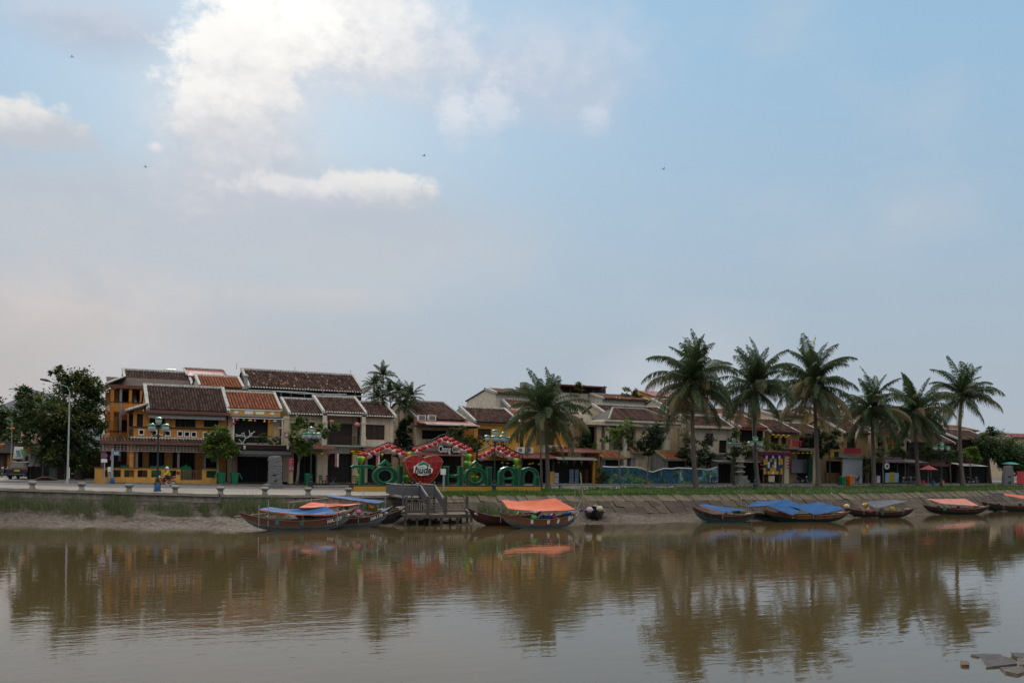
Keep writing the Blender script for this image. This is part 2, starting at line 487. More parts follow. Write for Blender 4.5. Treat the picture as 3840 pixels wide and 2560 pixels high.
m_pave = mat('pale_granite_paving', (.30, .27, .245), c2=(.24, .215, .195), ns=1.3, bump=.1)
m_road = mat('worn_asphalt', (.165, .158, .155), c2=(.125, .12, .118), ns=.8, bump=.2)
m_walk = mat('sidewalk_slabs', (.17, .155, .145), c2=(.12, .108, .10), ns=2.0, bump=.2)
m_mud = mat('wet_river_mud', (.125, .100, .082), c2=(.048, .039, .033), ns=3.2, rough=.8, bump=1.0, bs=2.2, spec=.12, bd=.3)
m_soil = mat('grass_soil', (.045, .055, .022), c2=(.06, .05, .03), ns=2)
m_gnd = mat('town_ground', (.06, .056, .05), ns=.3)
random.seed(3)
part('ground', MB().poly([(-2500, 26, -.35), (2500, 26, -.35), (2500, 4000, -.35), (-2500, 4000, -.35)]), m_gnd, kind='structure')
xsL, xsR = frange(-70, 22, 2), frange(22, 260, 3)
QW = lambda x: 3.2 if x < 16 else 3.2
strip('promenade', xsL, lambda x: edge(x)+.02, lambda x: max(3.2, edge(x)+5), gz, 4, m_pave)
strip('road', frange(-70, 22, 2), lambda x: max(3.2, edge(x)+5), lambda x: kerb(x), lambda x, w: gz(x, w)+.002, 4, m_road)
strip('riverside_path', xsR, lambda x: pathw(x), lambda x: kerb(x), gz, 4, m_road)
strip('sidewalk', frange(-70, 260, 3), kerb, lambda x: 27, lambda x, w: gz(x, w)+.12, 3, m_walk)
kb = MB()
for x in frange(-69, 160, 1.2):
    kb.prism([(x, kerb(x)-.22, gz(x, kerb(x))-.1), (x+1.17, kerb(x+1.17)-.22, gz(x, kerb(x))-.1), (x+1.17, kerb(x+1.17)+.02, gz(x, kerb(x))-.1), (x, kerb(x)+.02, gz(x, kerb(x))-.1)], (0, 0, .235))
part('kerb', kb, mat('kerb_stone', (.21, .195, .18), c2=(.14, .13, .12), ns=3, rnd=.1), kind='structure')


# ---- sloping mud, from the foot of the wall down under the water
def bank_top(x):
    if x < 20:
        return edge(x)+.1, -1.0-.25*math.sin(x*.7)*.3
    if x < 26:
        t = (x-20)/6
        return edge(x)+.1-2.6*t, -1.0-.65*t
    return edge(x)-2.5, -1.62+.12*math.sin(x*.4)


def hsh(i, j):
    return random.Random(i*7919+j*104729).random()-.5


mb_ = MB(); NJ = 30; xs = frange(-70, 210, .45)
for i, x in enumerate(xs):
    wt, zt = bank_top(x); wl = wline(x)+.5*math.sin(x*1.1)+.35*math.sin(x*2.7+1)
    for j in range(NJ+1):
        t = j/(NJ-9)
        w = wt+(wl-wt)*t
        z = zt+(-2.1-zt)*(t**.75 if t < 1 else t*1.0)
        amp = .24 if t < 1 else .02
        z += amp*hsh(i, j)*math.sin(min(1, t)*PI)**.5 if 0 < t < 1 else 0
        z += .09*math.sin(x*.9+3*math.sin(w*.7))*math.sin(min(1, t)*PI) if t < 1 else 0
        mb_.v.append((x, w, z-(.04 if t >= 1 else 0)))
k = NJ+1
for i in range(len(xs)-1):
    for j in range(NJ):
        mb_.f.append((i*k+j+1, i*k+j, (i+1)*k+j, (i+1)*k+j+1))
part('mud_bank', mb_, m_mud, kind='structure', smooth=True)

# ---- the river
wm = bpy.data.materials.new('river_water'); wm.use_nodes = True
t_ = wm.node_tree; p_ = t_.nodes['Principled BSDF']
p_.inputs['Base Color'].default_value = (.072, .053, .025, 1); p_.inputs['Roughness'].default_value = .02; p_.inputs['IOR'].default_value = 1.4
p_.inputs['Specular IOR Level'].default_value = .5
tc_ = t_.nodes.new('ShaderNodeTexCoord')


def wnoise(sc, scale, det, rot=TH):
    mp = t_.nodes.new('ShaderNodeMapping'); t_.links.new(tc_.outputs['Object'], mp.inputs[0]); mp.inputs['Scale'].default_value = sc; mp.inputs['Rotation'].default_value = (0, 0, rot)
    n = t_.nodes.new('ShaderNodeTexNoise'); t_.links.new(mp.outputs[0], n.inputs['Vector']); n.inputs['Scale'].default_value = scale; n.inputs['Detail'].default_value = det; n.inputs['Roughness'].default_value = .5
    return n.outputs[0]


def wmath(op, a, b):
    n = t_.nodes.new('ShaderNodeMath'); n.operation = op
    for s, v in zip(n.inputs, (a, b)):
        if isinstance(v, float):
            s.default_value = v
        else:
            t_.links.new(v, s)
    return n.outputs[0]


swell = wnoise((.30, 1.0, 1), 1.5, 3)          # long low wavelets, crests across the view
chop = wnoise((.55, 1.0, 1), 4.2, 3, TH*.6)
area = wnoise((.25, 1.0, 1), .055, 2)          # calm and ruffled stretches
mr_ = t_.nodes.new('ShaderNodeMapRange'); t_.links.new(area, mr_.inputs[0]); mr_.inputs[1].default_value = .42; mr_.inputs[2].default_value = .62
mr_.inputs[3].default_value = .12; mr_.inputs[4].default_value = 1.0
h_ = wmath('ADD', wmath('MULTIPLY', swell, .019), wmath('MULTIPLY', wmath('MULTIPLY', chop, .0085), mr_.outputs[0]))
bp_ = t_.nodes.new('ShaderNodeBump'); bp_.inputs['Strength'].default_value = .42; bp_.inputs['Distance'].default_value = 1.0
t_.links.new(h_, bp_.inputs['Height']); t_.links.new(bp_.outputs[0], p_.inputs['Normal'])
part('river_water', MB().poly([(-1500, -900, -2.1), (1500, -900, -2.1), (1500, 60, -2.1), (-1500, 60, -2.1)]), wm, kind='structure')

# ---- grass verge and its grass
xsG = frange(20.5, 200, 1.2)
strip('grass_verge', xsG, lambda x: edge(x)-.1, lambda x: pathw(x)+.05, lambda x, w: gz(x, w)-.02-max(0, -(w-edge(x)-1.2))*.06+.05*math.sin(x*.8+w), 8, m_soil)


def blades(name, spots, h0, h1, wd, lean, m, label, cat):
    b = MB()
    for x, y, z, k in spots:
        h = random.uniform(h0, h1)*k; a = random.uniform(0, 2*PI); l = random.uniform(0, lean)*h; c = random.uniform(0, 2*PI)
        dx, dy = math.cos(a)*wd, math.sin(a)*wd; lx, ly = math.cos(c)*l, math.sin(c)*l
        n = len(b.v)
        b.v += [(x-dx, y-dy, z), (x+dx, y+dy, z), (x+lx*.4+dx*.7, y+ly*.4+dy*.7, z+h*.6), (x+lx*.4-dx*.7, y+ly*.4-dy*.7, z+h*.6), (x+lx, y+ly, z+h)]
        b.f += [(n, n+1, n+2, n+3), (n+3, n+2, n+4)]
    return part(name, b, m, kind='stuff', label=label, cat=cat)


random.seed(5)
sp = []
while len(sp) < 34000:
    x = 20.5+130*random.random()**1.5; w = random.uniform(edge(x)-.15, pathw(x))
    if random.random() < .35:
        w = edge(x)+random.uniform(-.25, 1.2)
    if 15.9 < x < 36 and w > -.1:
        continue
    k = .55+.8*max(0, math.sin(x*.55)*math.sin(w*.9+x*.21))
    sp.append((x, w, gz(x, w)-.04, k))
blades('lawn_grass', sp, .12, .42, .035, .8, m_lawn, 'green grass growing along the verge above the stone revetment', 'grass')


def bank_z(x, w):
    wt, zt = bank_top(x); wl = wline(x)
    t = max(0, min(1, (w-wt)/(wl-wt)))
    return zt+(-2.1-zt)*t**.75


def clump_spots(cl, n):
    r = []
    for _ in range(n):
        px, pw, sx, sw, k = random.choice(cl)
        x = random.gauss(px, sx); w = edge(x)-.15-abs(random.gauss(pw, sw))
        r.append((x, w, bank_z(x, w)-.05, k*random.uniform(.6, 1.1)))
    return r


def cx(px, py=1900, w=-5):
    return at(px, py, w).x


CL0 = [(cx(30, w=0), .9, 1.0, .7, 1.0), (cx(150, w=0), 1.0, 1.2, .7, .85), (cx(270, w=-2), 1.3, 1.0, .9, 1.0), (cx(330, w=-2), 1.9, .5, .7, .75), (cx(425, w=-3), .7, .7, .6, 1.05), (cx(470, w=-3), 1.2, .5, .9, .95),
      (cx(600, w=-4), 1.1, 1.0, .5, .55), (cx(670, w=-4), 1.2, .7, .7, .6), (cx(760, w=-5), .3, .4, .3, .5), (cx(850, w=-5), .9, .8, .6, 1.0), (cx(930, w=-5), .8, 1.0, .7, 1.25), (cx(1010, w=-5), .9, .9, .7, 1.15), (cx(1130, w=-5), .8, 1.2, .4, .8), (cx(1390, w=-6), .6, 1.1, .4, .9),
      (cx(1800, w=-6), 1.0, .8, .9, 1.1), (cx(1860, w=-6), 1.3, .7, .9, .9), (cx(1780, w=-6), 2.4, .5, .8, .9)]
CL = [(a, b+.45, c*.45, d*1.6, e*1.05) for a, b, c, d, e in CL0]
blades('river_grass', clump_spots(CL, 13000), .35, 1.15, .017, .9, m_grass, 'tall tangled river grass along the foot of the quay wall', 'grass')
blades('dry_reed', clump_spots([(a, b+1.6, c, d*.8, e*.65) for a, b, c, d, e in CL[:12]], 5000), .3, .8, .014, .6, m_grassd, 'dry brown reeds at the muddy edge of the river grass', 'reed')


# ---- quay wall: cement core with dressed stones and a coping, each stone its own piece
def chamfer(l=1.0, d=1.0, h=1.0, c=.07):
    b = MB(); x, y, z = l/2, d/2, h/2
    ring = lambda yy, k: [(-x+k, yy, -z+k), (x-k, yy, -z+k), (x-k, yy, z-k), (-x+k, yy, z-k)]
    b.v = ring(-y, c*.6)+ring(-y+c*.6, 0)+ring(y, 0)
    b.f = [(0, 1, 2, 3)]+[(i, i+4, (i+1) % 4+4, (i+1) % 4) for i in range(4)]+[(i+4, i+8, (i+1) % 4+8, (i+1) % 4+4) for i in range(4)]
    return b


random.seed(8)
q = thing('quay_wall', (5, -5, -1.2), 'long low weathered stone quay wall below the promenade bollards', 'wall')
core = MB(); xq = frange(-70, 20.6, .8)
for a, b in zip(xq, xq[1:]):
    core.prism([(a, edge(a)+.12, -1.6), (b, edge(b)+.12, -1.6), (b, edge(b)+1.0, -1.6), (a, edge(a)+1.0, -1.6)], (0, 0, 1.6+gz(a, edge(a))-.02))
m_quay = mat('quay_stone', (.25, .205, .16), c2=(.13, .105, .083), ns=1.8, bump=.4, rnd=.22, stain=.35)
part('wall_core', core, mat('wall_mortar', (.10, .086, .07), c2=(.06, .052, .045), ns=3), q)
unit = mesh_of('stone', chamfer(), m_quay); cop = mesh_of('coping_stone', chamfer(1, 1, 1, .03), mat('coping_stone', (.30, .26, .215), c2=(.19, .165, .135), ns=2, bump=.3, rnd=.12, stain=.3))
ql = Vector(q.location)
for row in range(3):
    x = -32.0+row*.4
    while x < 20.2:
        L = random.uniform(.9, 1.6) if row < 2 else random.uniform(1.5, 2.1)
        x2 = min(x+L, 20.5)
        w0, w1 = edge(x), edge(x2); ang = math.atan2(w1-w0, x2-x); ln = math.hypot(w1-w0, x2-x)
        zt = gz(x, w0)
        if row == 2:
            inst('coping_stone', cop, q, Vector(((x+x2)/2, (w0+w1)/2+.32, zt-.10))-ql, (0, 0, ang), (ln-.02, .8, .21))
        else:
            inst('stone', unit, q, Vector(((x+x2)/2, (w0+w1)/2+.14+random.uniform(-.015, .015), zt-.47-row*.5))-ql, (0, 0, ang), (ln-.03, .2, .5-.03))
        x = x2
# ---- stone revetment on the right
rv = thing('stone_revetment', (60, -7, -1.7), 'sloping stone slab revetment below the grass verge', 'wall')
rl = Vector(rv.location); bed = MB(); xr = frange(20.6, 200, 1.5)
for a, b in zip(xr, xr[1:]):
    bed.poly([(a, edge(a)-2.66, -1.80), (b, edge(b)-2.66, -1.80), (b, edge(b)-.06, gz(b, edge(b))-.07), (a, edge(a)-.06, gz(a, edge(a))-.07)])
part('slope_bed', bed, mat('slope_mortar', (.12, .095, .07), c2=(.055, .05, .04), ns=2), rv)
m_rev = mat('revetment_stone', (.185, .145, .10), c2=(.10, .08, .058), ns=1.2, bump=.5, rnd=.2, stain=.55)
m_rev2 = mat('tide_stained_stone', (.095, .074, .055), c2=(.055, .045, .035), ns=1.0, bump=.5, rnd=.25, stain=.5)
slab_hi, slab_lo = mesh_of('slab', chamfer(1, 1, 1, .025), m_rev), mesh_of('tide_slab', chamfer(1, 1, 1, .03), m_rev2)
for row in range(3):
    x = 20.8+row*.5
    while x < 118:
        L = random.uniform(.8, 2.3)
        x2 = x+L; w0 = edge((x+x2)/2); zt = gz(x, w0)-.1
        t0, t1 = row/3, (row+1)/3
        top = Vector(((x+x2)/2-row*.22, w0-2.6*t0, zt+(-1.8-zt)*t0)); bot = Vector(((x+x2)/2-row*.22-.22, w0-2.6*t1, zt+(-1.8-zt)*t1))
        c = (top+bot)/2; sl = (top-bot).length; ang = math.atan2(abs(bot.y-top.y), top.z-bot.z)
        o = inst('stone', (slab_hi if row == 0 else slab_lo), rv, c-rl+Vector((0, -.02+random.uniform(-.02, .02), random.uniform(-.03, .03))), (-ang, random.uniform(-.05, .05)+.06, math.atan2(edge(x2)-edge(x), L)), (L-.015, .16, sl-.02))
        x = x2
# far hill and far tree line behind the street on the left
hb = MB(); prev = None
hp = [(-40, 0), (20, 1512), (70, 1492), (105, 1468), (135, 1463), (165, 1470), (190, 1484), (250, 1510), (330, 1560), (420, 1660)]
pts = [at(px, py if py else 1530, 1500) for px, py in hp]
for a, b in zip(pts, pts[1:]):
    hb.poly([(a.x, 1500, -5), (b.x, 1500, -5), tuple(b), tuple(a)]); hb.poly([tuple(a), tuple(b), (b.x, 1900, -5), (a.x, 1900, -5)])
part('hill', hb, mat('far_hill_hazed', (.30, .31, .34), c2=(.36, .365, .38), ns=.01), kind='structure')  # distance haze painted into the hill's colour, paled to blue-grey


# ================================================================ HOUSES
def proj(x, y, z):
    d = Vector((x, y, z))-CAM; dep = d.dot(FW); a = d.dot(RT)/dep; b = d.z/dep
    c, s = math.cos(ROLL), math.sin(ROLL)
    return PX0+FPX*(a*c+b*s), PY0-FPX*(-a*s+b*c)


def zat(x, w, py):
    px = proj(x, w, 5)[0]
    return at(px, py, w).z


def wall_grid(b, x0, x1, z0, z1, y, holes, rev=.22):
    """vertical wall on plane y with rectangular openings and their reveals"""
    xs = sorted({x0, x1, *[v for h in holes for v in (max(x0, min(x1, h[0])), max(x0, min(x1, h[1])))]})
    zs = sorted({z0, z1, *[v for h in holes for v in (max(z0, min(z1, h[2])), max(z0, min(z1, h[3])))]})
    for a, c in zip(xs, xs[1:]):
        for d, e in zip(zs, zs[1:]):
            mx, mz = (a+c)/2, (d+e)/2
            if not any(h[0] < mx < h[1] and h[2] < mz < h[3] for h in holes):
                b.poly([(a, y, d), (c, y, d), (c, y, e), (a, y, e)])
    for h in holes:
        a, c, d, e = h
        b.poly([(a, y, d), (a, y+rev, d), (a, y+rev, e), (a, y, e)]); b.poly([(c, y, d), (c, y, e), (c, y+rev, e), (c, y+rev, d)])
        b.poly([(a, y, e), (a, y+rev, e), (c, y+rev, e), (c, y, e)]); b.poly([(a, y, d), (c, y, d), (c, y+rev, d), (a, y+rev, d)])


def tile_mesh(name, w, l, m):
    b = MB(); n = 4
    for k, (yy, s, zz) in enumerate(((0, 1.0, .035), (l*1.12, .88, .0))):
        for i in range(n+1):
            a = PI*i/n
            b.v.append((-math.cos(a)*w*.36*s, yy, math.sin(a)*w*.36*s+zz))
    b.f = [(i, i+1, n+2+i, n+1+i) for i in range(n)]+[tuple(range(n, -1, -1))]
    return mesh_of(name, b, m, True)


def tile_roof(root, x0, x1, ye, ze, yr, zr, m, mbed, pitch=.27, row=.42, cap=290, verge=m_white, vw=.26, ridge=True, eave_white=False, back=None, name='roof', left=True, right=True, stuff_only=False, vh=.16):
    """front slope of clay tiles laid in columns, with bed, ridge, verges; each tile its own piece up to cap, the rest joined"""
    sl = math.hypot(yr-ye, zr-ze); ang = math.atan2(zr-ze, yr-ye)
    up_ = Vector((0, math.cos(ang), math.sin(ang))); nr = Vector((0, -math.sin(ang), math.cos(ang)))
    yb = back if back else 2*yr-ye
    zb = zr-(yb-yr)*math.tan(ang)
    E0, R0 = Vector((0, ye, ze)), Vector((0, yr, zr))
    bed = MB().prism([(x0, ye, ze), (x0, yr, zr), (x0, yb, zb), (x0, yb, zb-.12), (x0, yr, zr-.14), (x0, ye, ze-.12)], (x1-x0, 0, 0))
    rf = part(name, bed, mbed, root, loc=((x0+x1)/2, (ye+yr)/2, (ze+zr)/2))
    base = world_loc(rf)
    nc = max(2, round((x1-x0)/pitch)); nrw = max(2, round(sl/row)); pw, rw = (x1-x0)/nc, sl/nrw
    tm = tile_mesh('tile', pw, rw, m); rest = MB(); cnt = 0
    for j in range(nrw):
        for i in range(nc):
            p = E0+up_*(rw*j-.04)+nr*(.015+.005*(i % 2)); p.x = x0+pw*(i+.5)
            if cnt < cap and not stuff_only:
                inst('tile', tm, rf, p-base, (ang+random.uniform(-.03, .03), random.uniform(-.03, .03), random.uniform(-.02, .02))); cnt += 1
            else:
                n = len(rest.v); jz = random.uniform(-.01, .012)
                for v in tm.vertices:
                    q_ = p+up_*v.co.y+nr*(v.co.z+jz); rest.v.append((q_.x+v.co.x, q_.y, q_.z))
                rest.f += [tuple(n+k for k in pl.vertices) for pl in tm.polygons]
    if rest.f:
        part('tile', rest, m, rf, kind='stuff', smooth=True)
    if verge:
        for xx, on in ((x0, left), (x1-vw, right)):
            if on:
                o_ = -.06 if xx == x0 else .06
                part('verge', MB().prism([tuple(Vector((xx+o_, ye-.05, ze-.1))), (xx+o_, yr, zr-.14), (xx+o_, yr, zr+vh+.06), (xx+o_, ye-.05, ze+vh)], (vw, 0, 0)), verge, rf)
    if ridge:
        part('ridge_cap', MB().prism([(x0-.08, yr-.17, zr-.03), (x0-.08, yr-.11, zr+.2), (x0-.08, yr+.11, zr+.2), (x0-.08, yr+.17, zr-.03)], (x1-x0+.16, 0, 0)), verge or m, rf)
    if eave_white:
        em = mesh_of('drip_tile', MB().lathe((0, 0, 0), [(.09, -.06), (.11, 0), (.07, .06)], 6), m_trim)
        for i in range(nc):
            inst('drip_tile', em, rf, Vector((x0+pw*(i+.5), ye-.10, ze+.02))-base)
    return rf


class House:
    def __init__(s, name, label, pl, pr, pe, pr_, pb, wf, wr, wall, over=.45, z0=None, wb=None, group=None, mid=None):
        s.wf, s.wr, s.over = wf, wr, over
        s.x0, s.x1 = at(pl, pe, wf).x, at(pr, pe, wf).x
        xm = (s.x0+s.x1)/2
        s.z0 = z0 if z0 is not None else zat(xm, wf, pb)
        s.ze = zat(xm, wf-over, pe); s.zr = zat(xm, wr, pr_)
        s.tan = (s.zr-s.ze)/(wr-wf+over); s.zw = s.ze+over*s.tan-.12
        s.wb = wb if wb else 2*wr-wf
        s.wall = wall; s.holes = []
        s.root = thing(name, (xm, (wf+s.wb)/2, s.z0), label, 'house', group)

    def roof(s, m=None, bed=None, **k):
        return tile_roof(s.root, getattr(s, 'xg', s.x0)-.12, s.x1+.12, s.wf-s.over, s.ze, s.wr, s.zr, m or m_tile, bed or m_tileb, back=s.wb+.3, **k)

    def walls(s):
        b = MB(); wall_grid(b, s.x0, s.x1, s.z0, s.zw, s.wf, s.holes)
        zb = s.zr-(s.wb-s.wr)*s.tan-.14
        if hasattr(s, 'xg'):
            b.poly([(s.x0, s.wf, s.z0), (s.x0, s.wb, s.z0), (s.x0, s.wb, s.zw), (s.x0, s.wf, s.zw)]); b.poly([(s.x0, s.wf, s.zw), (s.xg, s.wf, s.zw), (s.xg, s.wb, s.zw), (s.x0, s.wb, s.zw)])
        for x in (getattr(s, 'xg', s.x0), s.x1):
            b.poly([(x, s.wf, s.z0), (x, s.wb, s.z0), (x, s.wb, zb), (x, s.wr, s.zr-.12), (x, s.wf, s.zw)])
        b.poly([(s.x0, s.wb, s.z0), (s.x1, s.wb, s.z0), (s.x1, s.wb, zb), (s.x0, s.wb, zb)])
        return part('wall', b, s.wall, s.root)

    def open(s, px0, py0, px1, py1, m=m_dark, frame=None, bars=(0, 0), name='window', rev=.2, fw=.07, barm=None):
        x0, x1, z0, z1 = R(px0, py0, px1, py1, s.wf); z0 = max(z0, s.z0+.02)
        s.holes.append((x0, x1, z0, z1))
        o = part(name, MB().poly([(x0, s.wf+rev-.004, z0), (x1, s.wf+rev-.004, z0), (x1, s.wf+rev-.004, z1), (x0, s.wf+rev-.004, z1)]), m, s.root)
        fr = frame or (barm if bars != (0, 0) else None)
        if frame:
            part('frame', frame_mb(x0, x1, z0, z1, s.wf-.03, s.wf+.06, fw), frame, o)
        if bars != (0, 0):
            b = MB()
            for i in range(1, bars[0]+1):
                xx = x0+(x1-x0)*i/(bars[0]+1); b.box(xx-.025, xx+.025, s.wf+rev-.06, s.wf+rev-.01, z0, z1)
            for i in range(1, bars[1]+1):
                zz = z0+(z1-z0)*i/(bars[1]+1); b.box(x0, x1, s.wf+rev-.055, s.wf+rev-.012, zz-.02, zz+.02)
            part('mullion', b, barm or m_wood, o)
        return o

    def slab(s, name, px0, py0, px1, py1, w0, w1, m):
        return part(name, MB().rect(px0, py0, px1, py1, w0, w1), m, s.root)


def frame_mb(x0, x1, z0, z1, y0, y1, f):
    b = MB()
    b.box(x0-f, x1+f, y0, y1, z1, z1+f); b.box(x0-f, x1+f, y0, y1, z0-f, z0); b.box(x0-f, x0, y0, y1, z0, z1); b.box(x1, x1+f, y0, y1, z0, z1)
    return b


def awning(root, px0, py0, px1, py1, w0, w1, m, name='awning', fringe=None):
    """sloped sheet: front edge at plane w0 (py1), back edge at plane w1 (py0)"""
    xm = (px0+px1)/2
    a, b = at(px0, py1, w0), at(px1, py1, w0); zt = at(xm, py0, w1).z; zl = at(xm, py1, w0).z
    mb = MB().prism([(a.x, w0, zl), (b.x, w0, zl), (b.x, w1, zt), (a.x, w1, zt)], (0, 0, -.05))
    o = part(name, mb, m, root)
    if fringe:
        f = MB(); n = max(6, int((b.x-a.x)/.25)); st = (b.x-a.x)/n
        for i in range(n):
            f.poly([(a.x+st*i, w0-.006, zl), (a.x+st*(i+1), w0-.006, zl), (a.x+st*(i+1), w0-.006, zl-.20), (a.x+st*(i+.5), w0-.006, zl-.26), (a.x+st*i, w0-.006, zl-.20)])
        part('valance', f, fringe, o)
    return o


def pxx(px, w, py=1700):
    return at(px, py, w).x


random.seed(21)
# ---------------------------------------------------------------- the ochre corner house
c = House('corner_house', 'ochre two storey corner house with tiled roof, porch and square balcony openings', 503, 852, 1538, 1449, 1812, 13, 16.4, m_yel, over=.7, z0=.35, wb=22.4)
c.xg = at(556, 1533, 12.3).x
rt = c.root
for a, b in ((508, 536), (562, 619), (658, 733), (765, 820)):
    c.open(a, 1562 if a > 550 else 1551, b, 1601, m_dark, None, (3, 1), barm=m_wood)
for a, b in ((517, 533), (559, 615), (648, 666), (672, 729), (771, 815)):
    c.open(a, 1694, b, 1806, m_dark, m_slat, (1 if b-a < 40 else 3, 0), name='door', fw=.06, barm=m_wood)
sq = [(530, 1620), (578, 1622), (629, 1624), (675, 1626), (701, 1627), (727, 1628), (771, 1629.5), (797, 1630.5), (823, 1631.5)]
for px, py in sq:
    o = c.open(px-7.5, py-7.5, px+7.5, py+7.5, m_dark, None, name='balcony_opening', rev=.2)
    h = c.holes[-1]; part('frame', frame_mb(*h, 12.93, 13.06, .085), m_trim, o)
c.walls()
c.roof(row=.44, verge=m_white, vw=.3)
# floor band, sill band, brown fascia and awning blind under the eave
x0, x1, zs = c.x0, c.x1, at(680, 1604, 13).z
part('sill_band', MB().box(x0-.1, x1+.02, 12.9, 13.02, zs-.06, zs+.05), m_wood, rt)
part('fascia', MB().box(c.xg-.2, x1+.1, 12.22, 12.34, c.ze-.36, c.ze-.06), m_brown, rt)
awning(rt, 557, 1546, 846, 1569, 12.3, 12.6, m_awning, 'rolled_awning')
for px in (506, 551, 650, 746, 836):
    xx = pxx(px, 13, 1580); part('pilaster', MB().box(xx-.16, xx+.16, 12.94, 13.1, zs, c.ze-.3), m_yel, rt)
# left side: skirt roof, parapet openings, side wall openings
zE = c.ze-.05
part('side_skirt_roof', MB().prism([(x0-.75, 12.3, zE-.25), (c.xg-.02, 12.3, zE+.55), (c.xg-.02, 12.3, zE+.43), (x0-.75, 12.3, zE-.37)], (0, 8.2, 0)), m_tile, rt)
part('side_fascia', MB().box(x0-.8, x0-.7, 12.25, 20.6, zE-.5, zE-.2), m_brown, rt)
part('hip_coping', MB().tube([(x0-.8, 12.28, zE-.14), (c.xg, 12.3, zE+.60)], .13, 6), m_white, rt)
zpb = at(680, 1645, 13).z
for i in range(5):
    y = 13.6+i*1.25
    part('balcony_opening', MB().box(x0-.03, x0+.01, y, y+.62, zpb+.3, zpb+.85), m_slat, rt)
    part('window', MB().box(x0-.02, x0+.005, y-.1, y+.85, zs+.1, c.ze-.5), m_dark, rt)
part('side_blind', MB().prism([(x0-.9, 13.2, zE-.5), (x0-1.9, 13.2, zE-1.1), (x0-1.9, 13.2, zE-1.06), (x0-.9, 13.2, zE-.46)], (0, 5, 0)), m_awning, rt)
# porch: skirt roof, fascia, lattice, posts, low wall
xa, xb = pxx(378, 10.3, 1655), pxx(888, 10.3, 1665)
zf = at(680, 1660, 10.3).z; zt = zpb-.02
pr = part('porch_roof', MB().prism([(xa, 10.3, zf+.02), (xa, 13.0, zt), (xa, 13.0, zt-.1), (xa, 10.3, zf-.08)], (xb-xa, 0, 0)), m_tileb, rt)
tmj = MB()
for i in range(int((xb-xa)/.27)):
    tmj.tube([(xa+.15+i*.27, 10.25, zf+.05), (xa+.15+i*.27, 12.95, zt+.03)], .075, 5)
part('tile', tmj, m_tile, pr, kind='stuff')
part('roof_flashing', MB().box(xa+2.6, x1-.3, 12.80, 12.99, zt-.02, zt+.11), m_trim, pr)
part('porch_fascia', MB().box(xa-.05, xb+.05, 10.18, 10.3, zf-.20, zf+.04), m_brown, rt)
part('porch_floor', MB().box(xa, xb, 10.45, 13, .2, .45), m_walk, rt)
part('porch_ceiling', MB().box(xa, xb, 10.5, 13, zf-.34, zf-.28), m_wood, rt)
zl0, zl1 = at(640, 1693, 10.45).z, at(640, 1668, 10.45).z
lm = mesh_of('lattice_bar', MB().box(-.03, .03, -.025, .025, 0, zl1-zl0), mat('lattice_pale', (.30, .245, .22)))
la = part('lattice', MB().box(xa+.1, xb-.1, 10.43, 10.47, zl0-.03, zl0+.04).box(xa+.1, xb-.1, 10.432, 10.468, zl1-.02, zl1+.05), mat('lattice_pale', (.30, .245, .22)), rt)
for i in range(int((xb-xa-.3)/.30)+1):
    inst('lattice_bar', lm, la, Vector((xa+.15+i*.30, 10.45, zl0))-world_loc(la))
for k_ in (1, 2):
    part('lattice_rail', MB().box(xa+.1, xb-.1, 10.434, 10.466, zl0+(zl1-zl0)*k_/3-.02, zl0+(zl1-zl0)*k_/3+.02), mat('lattice_pale', (.30, .245, .22)), la)
for px, m, wd in ((383, m_brown, .09), (392, m_slat, .07), (493, m_yel, .17), (513, m_slat, .1), (669, m_slat, .1), (768, m_slat, .1), (886, m_brown, .1), (874, m_slat, .06)):
    xx = pxx(px, 10.7); part('post', MB().box(xx-wd, xx+wd, 10.6, 10.6+2*wd, .3, zf-.3), m, rt)
lw0, lw1 = pxx(355, 10.4, 1780), pxx(822, 10.4, 1780)
ztop = at(600, 1756, 10.4).z
b = MB(); hs = [R(a, 1760, d, 1787, 10.4) for a, d in ((389, 404), (424, 453), (466, 502), (516, 553), (567, 605), (619, 661), (774, 812))]
hs = [(a, d, .85, ztop-.16) for a, d, _, _ in hs]; gx0, gx1 = pxx(677, 10.4, 1780), pxx(758, 10.4, 1780)
wall_grid(b, lw0, gx0, .2, ztop, 10.4, hs[:6]); wall_grid(b, lw0, gx0, .2, ztop, 10.6, hs[:6], .0); wall_grid(b, gx1, lw1, .2, ztop, 10.4, hs[6:]); wall_grid(b, gx1, lw1, .2, ztop, 10.6, hs[6:], 0)
b.box(gx0, gx1, 10.42, 10.6, .2, .62)
lwall = part('low_wall', b, m_yel2, rt)
part('coping', MB().box(lw0-.04, gx0+.02, 10.34, 10.66, ztop, ztop+.07).box(gx1-.02, lw1+.04, 10.34, 10.66, ztop, ztop+.07), m_brown, lwall)
bm = mesh_of('bar', MB().box(-.025, .025, -.02, .02, 0, 1), m_wood)
for h in hs:
    n = 5
    for i in range(n):
        inst('bar', bm, lwall, Vector((h[0]+(h[1]-h[0])*(i+.7)/(n+.4), 10.5, h[2]))-world_loc(lwall), scale=(1, 1, h[3]-h[2]))
g = part('gate', MB().box(gx0+.04, gx1-.04, 10.46, 10.5, .68, .76).box(gx0+.04, gx1-.04, 10.46, 10.5, ztop-.2, ztop-.12), m_brown, rt)
for i in range(11):
    inst('bar', mesh_of('gate_slat', MB().box(-.035, .035, -.015, .015, 0, 1), m_brown) if i == 0 else bpy.data.meshes['gate_slat'], g, Vector((gx0+.1+(gx1-gx0-.2)*i/10, 10.45, .64))-world_loc(g), scale=(1, 1, ztop-.72))
pl = part('number_plate', MB().rect(662, 1766, 675, 1778, 10.36, 10.39), m_redmetal, rt)
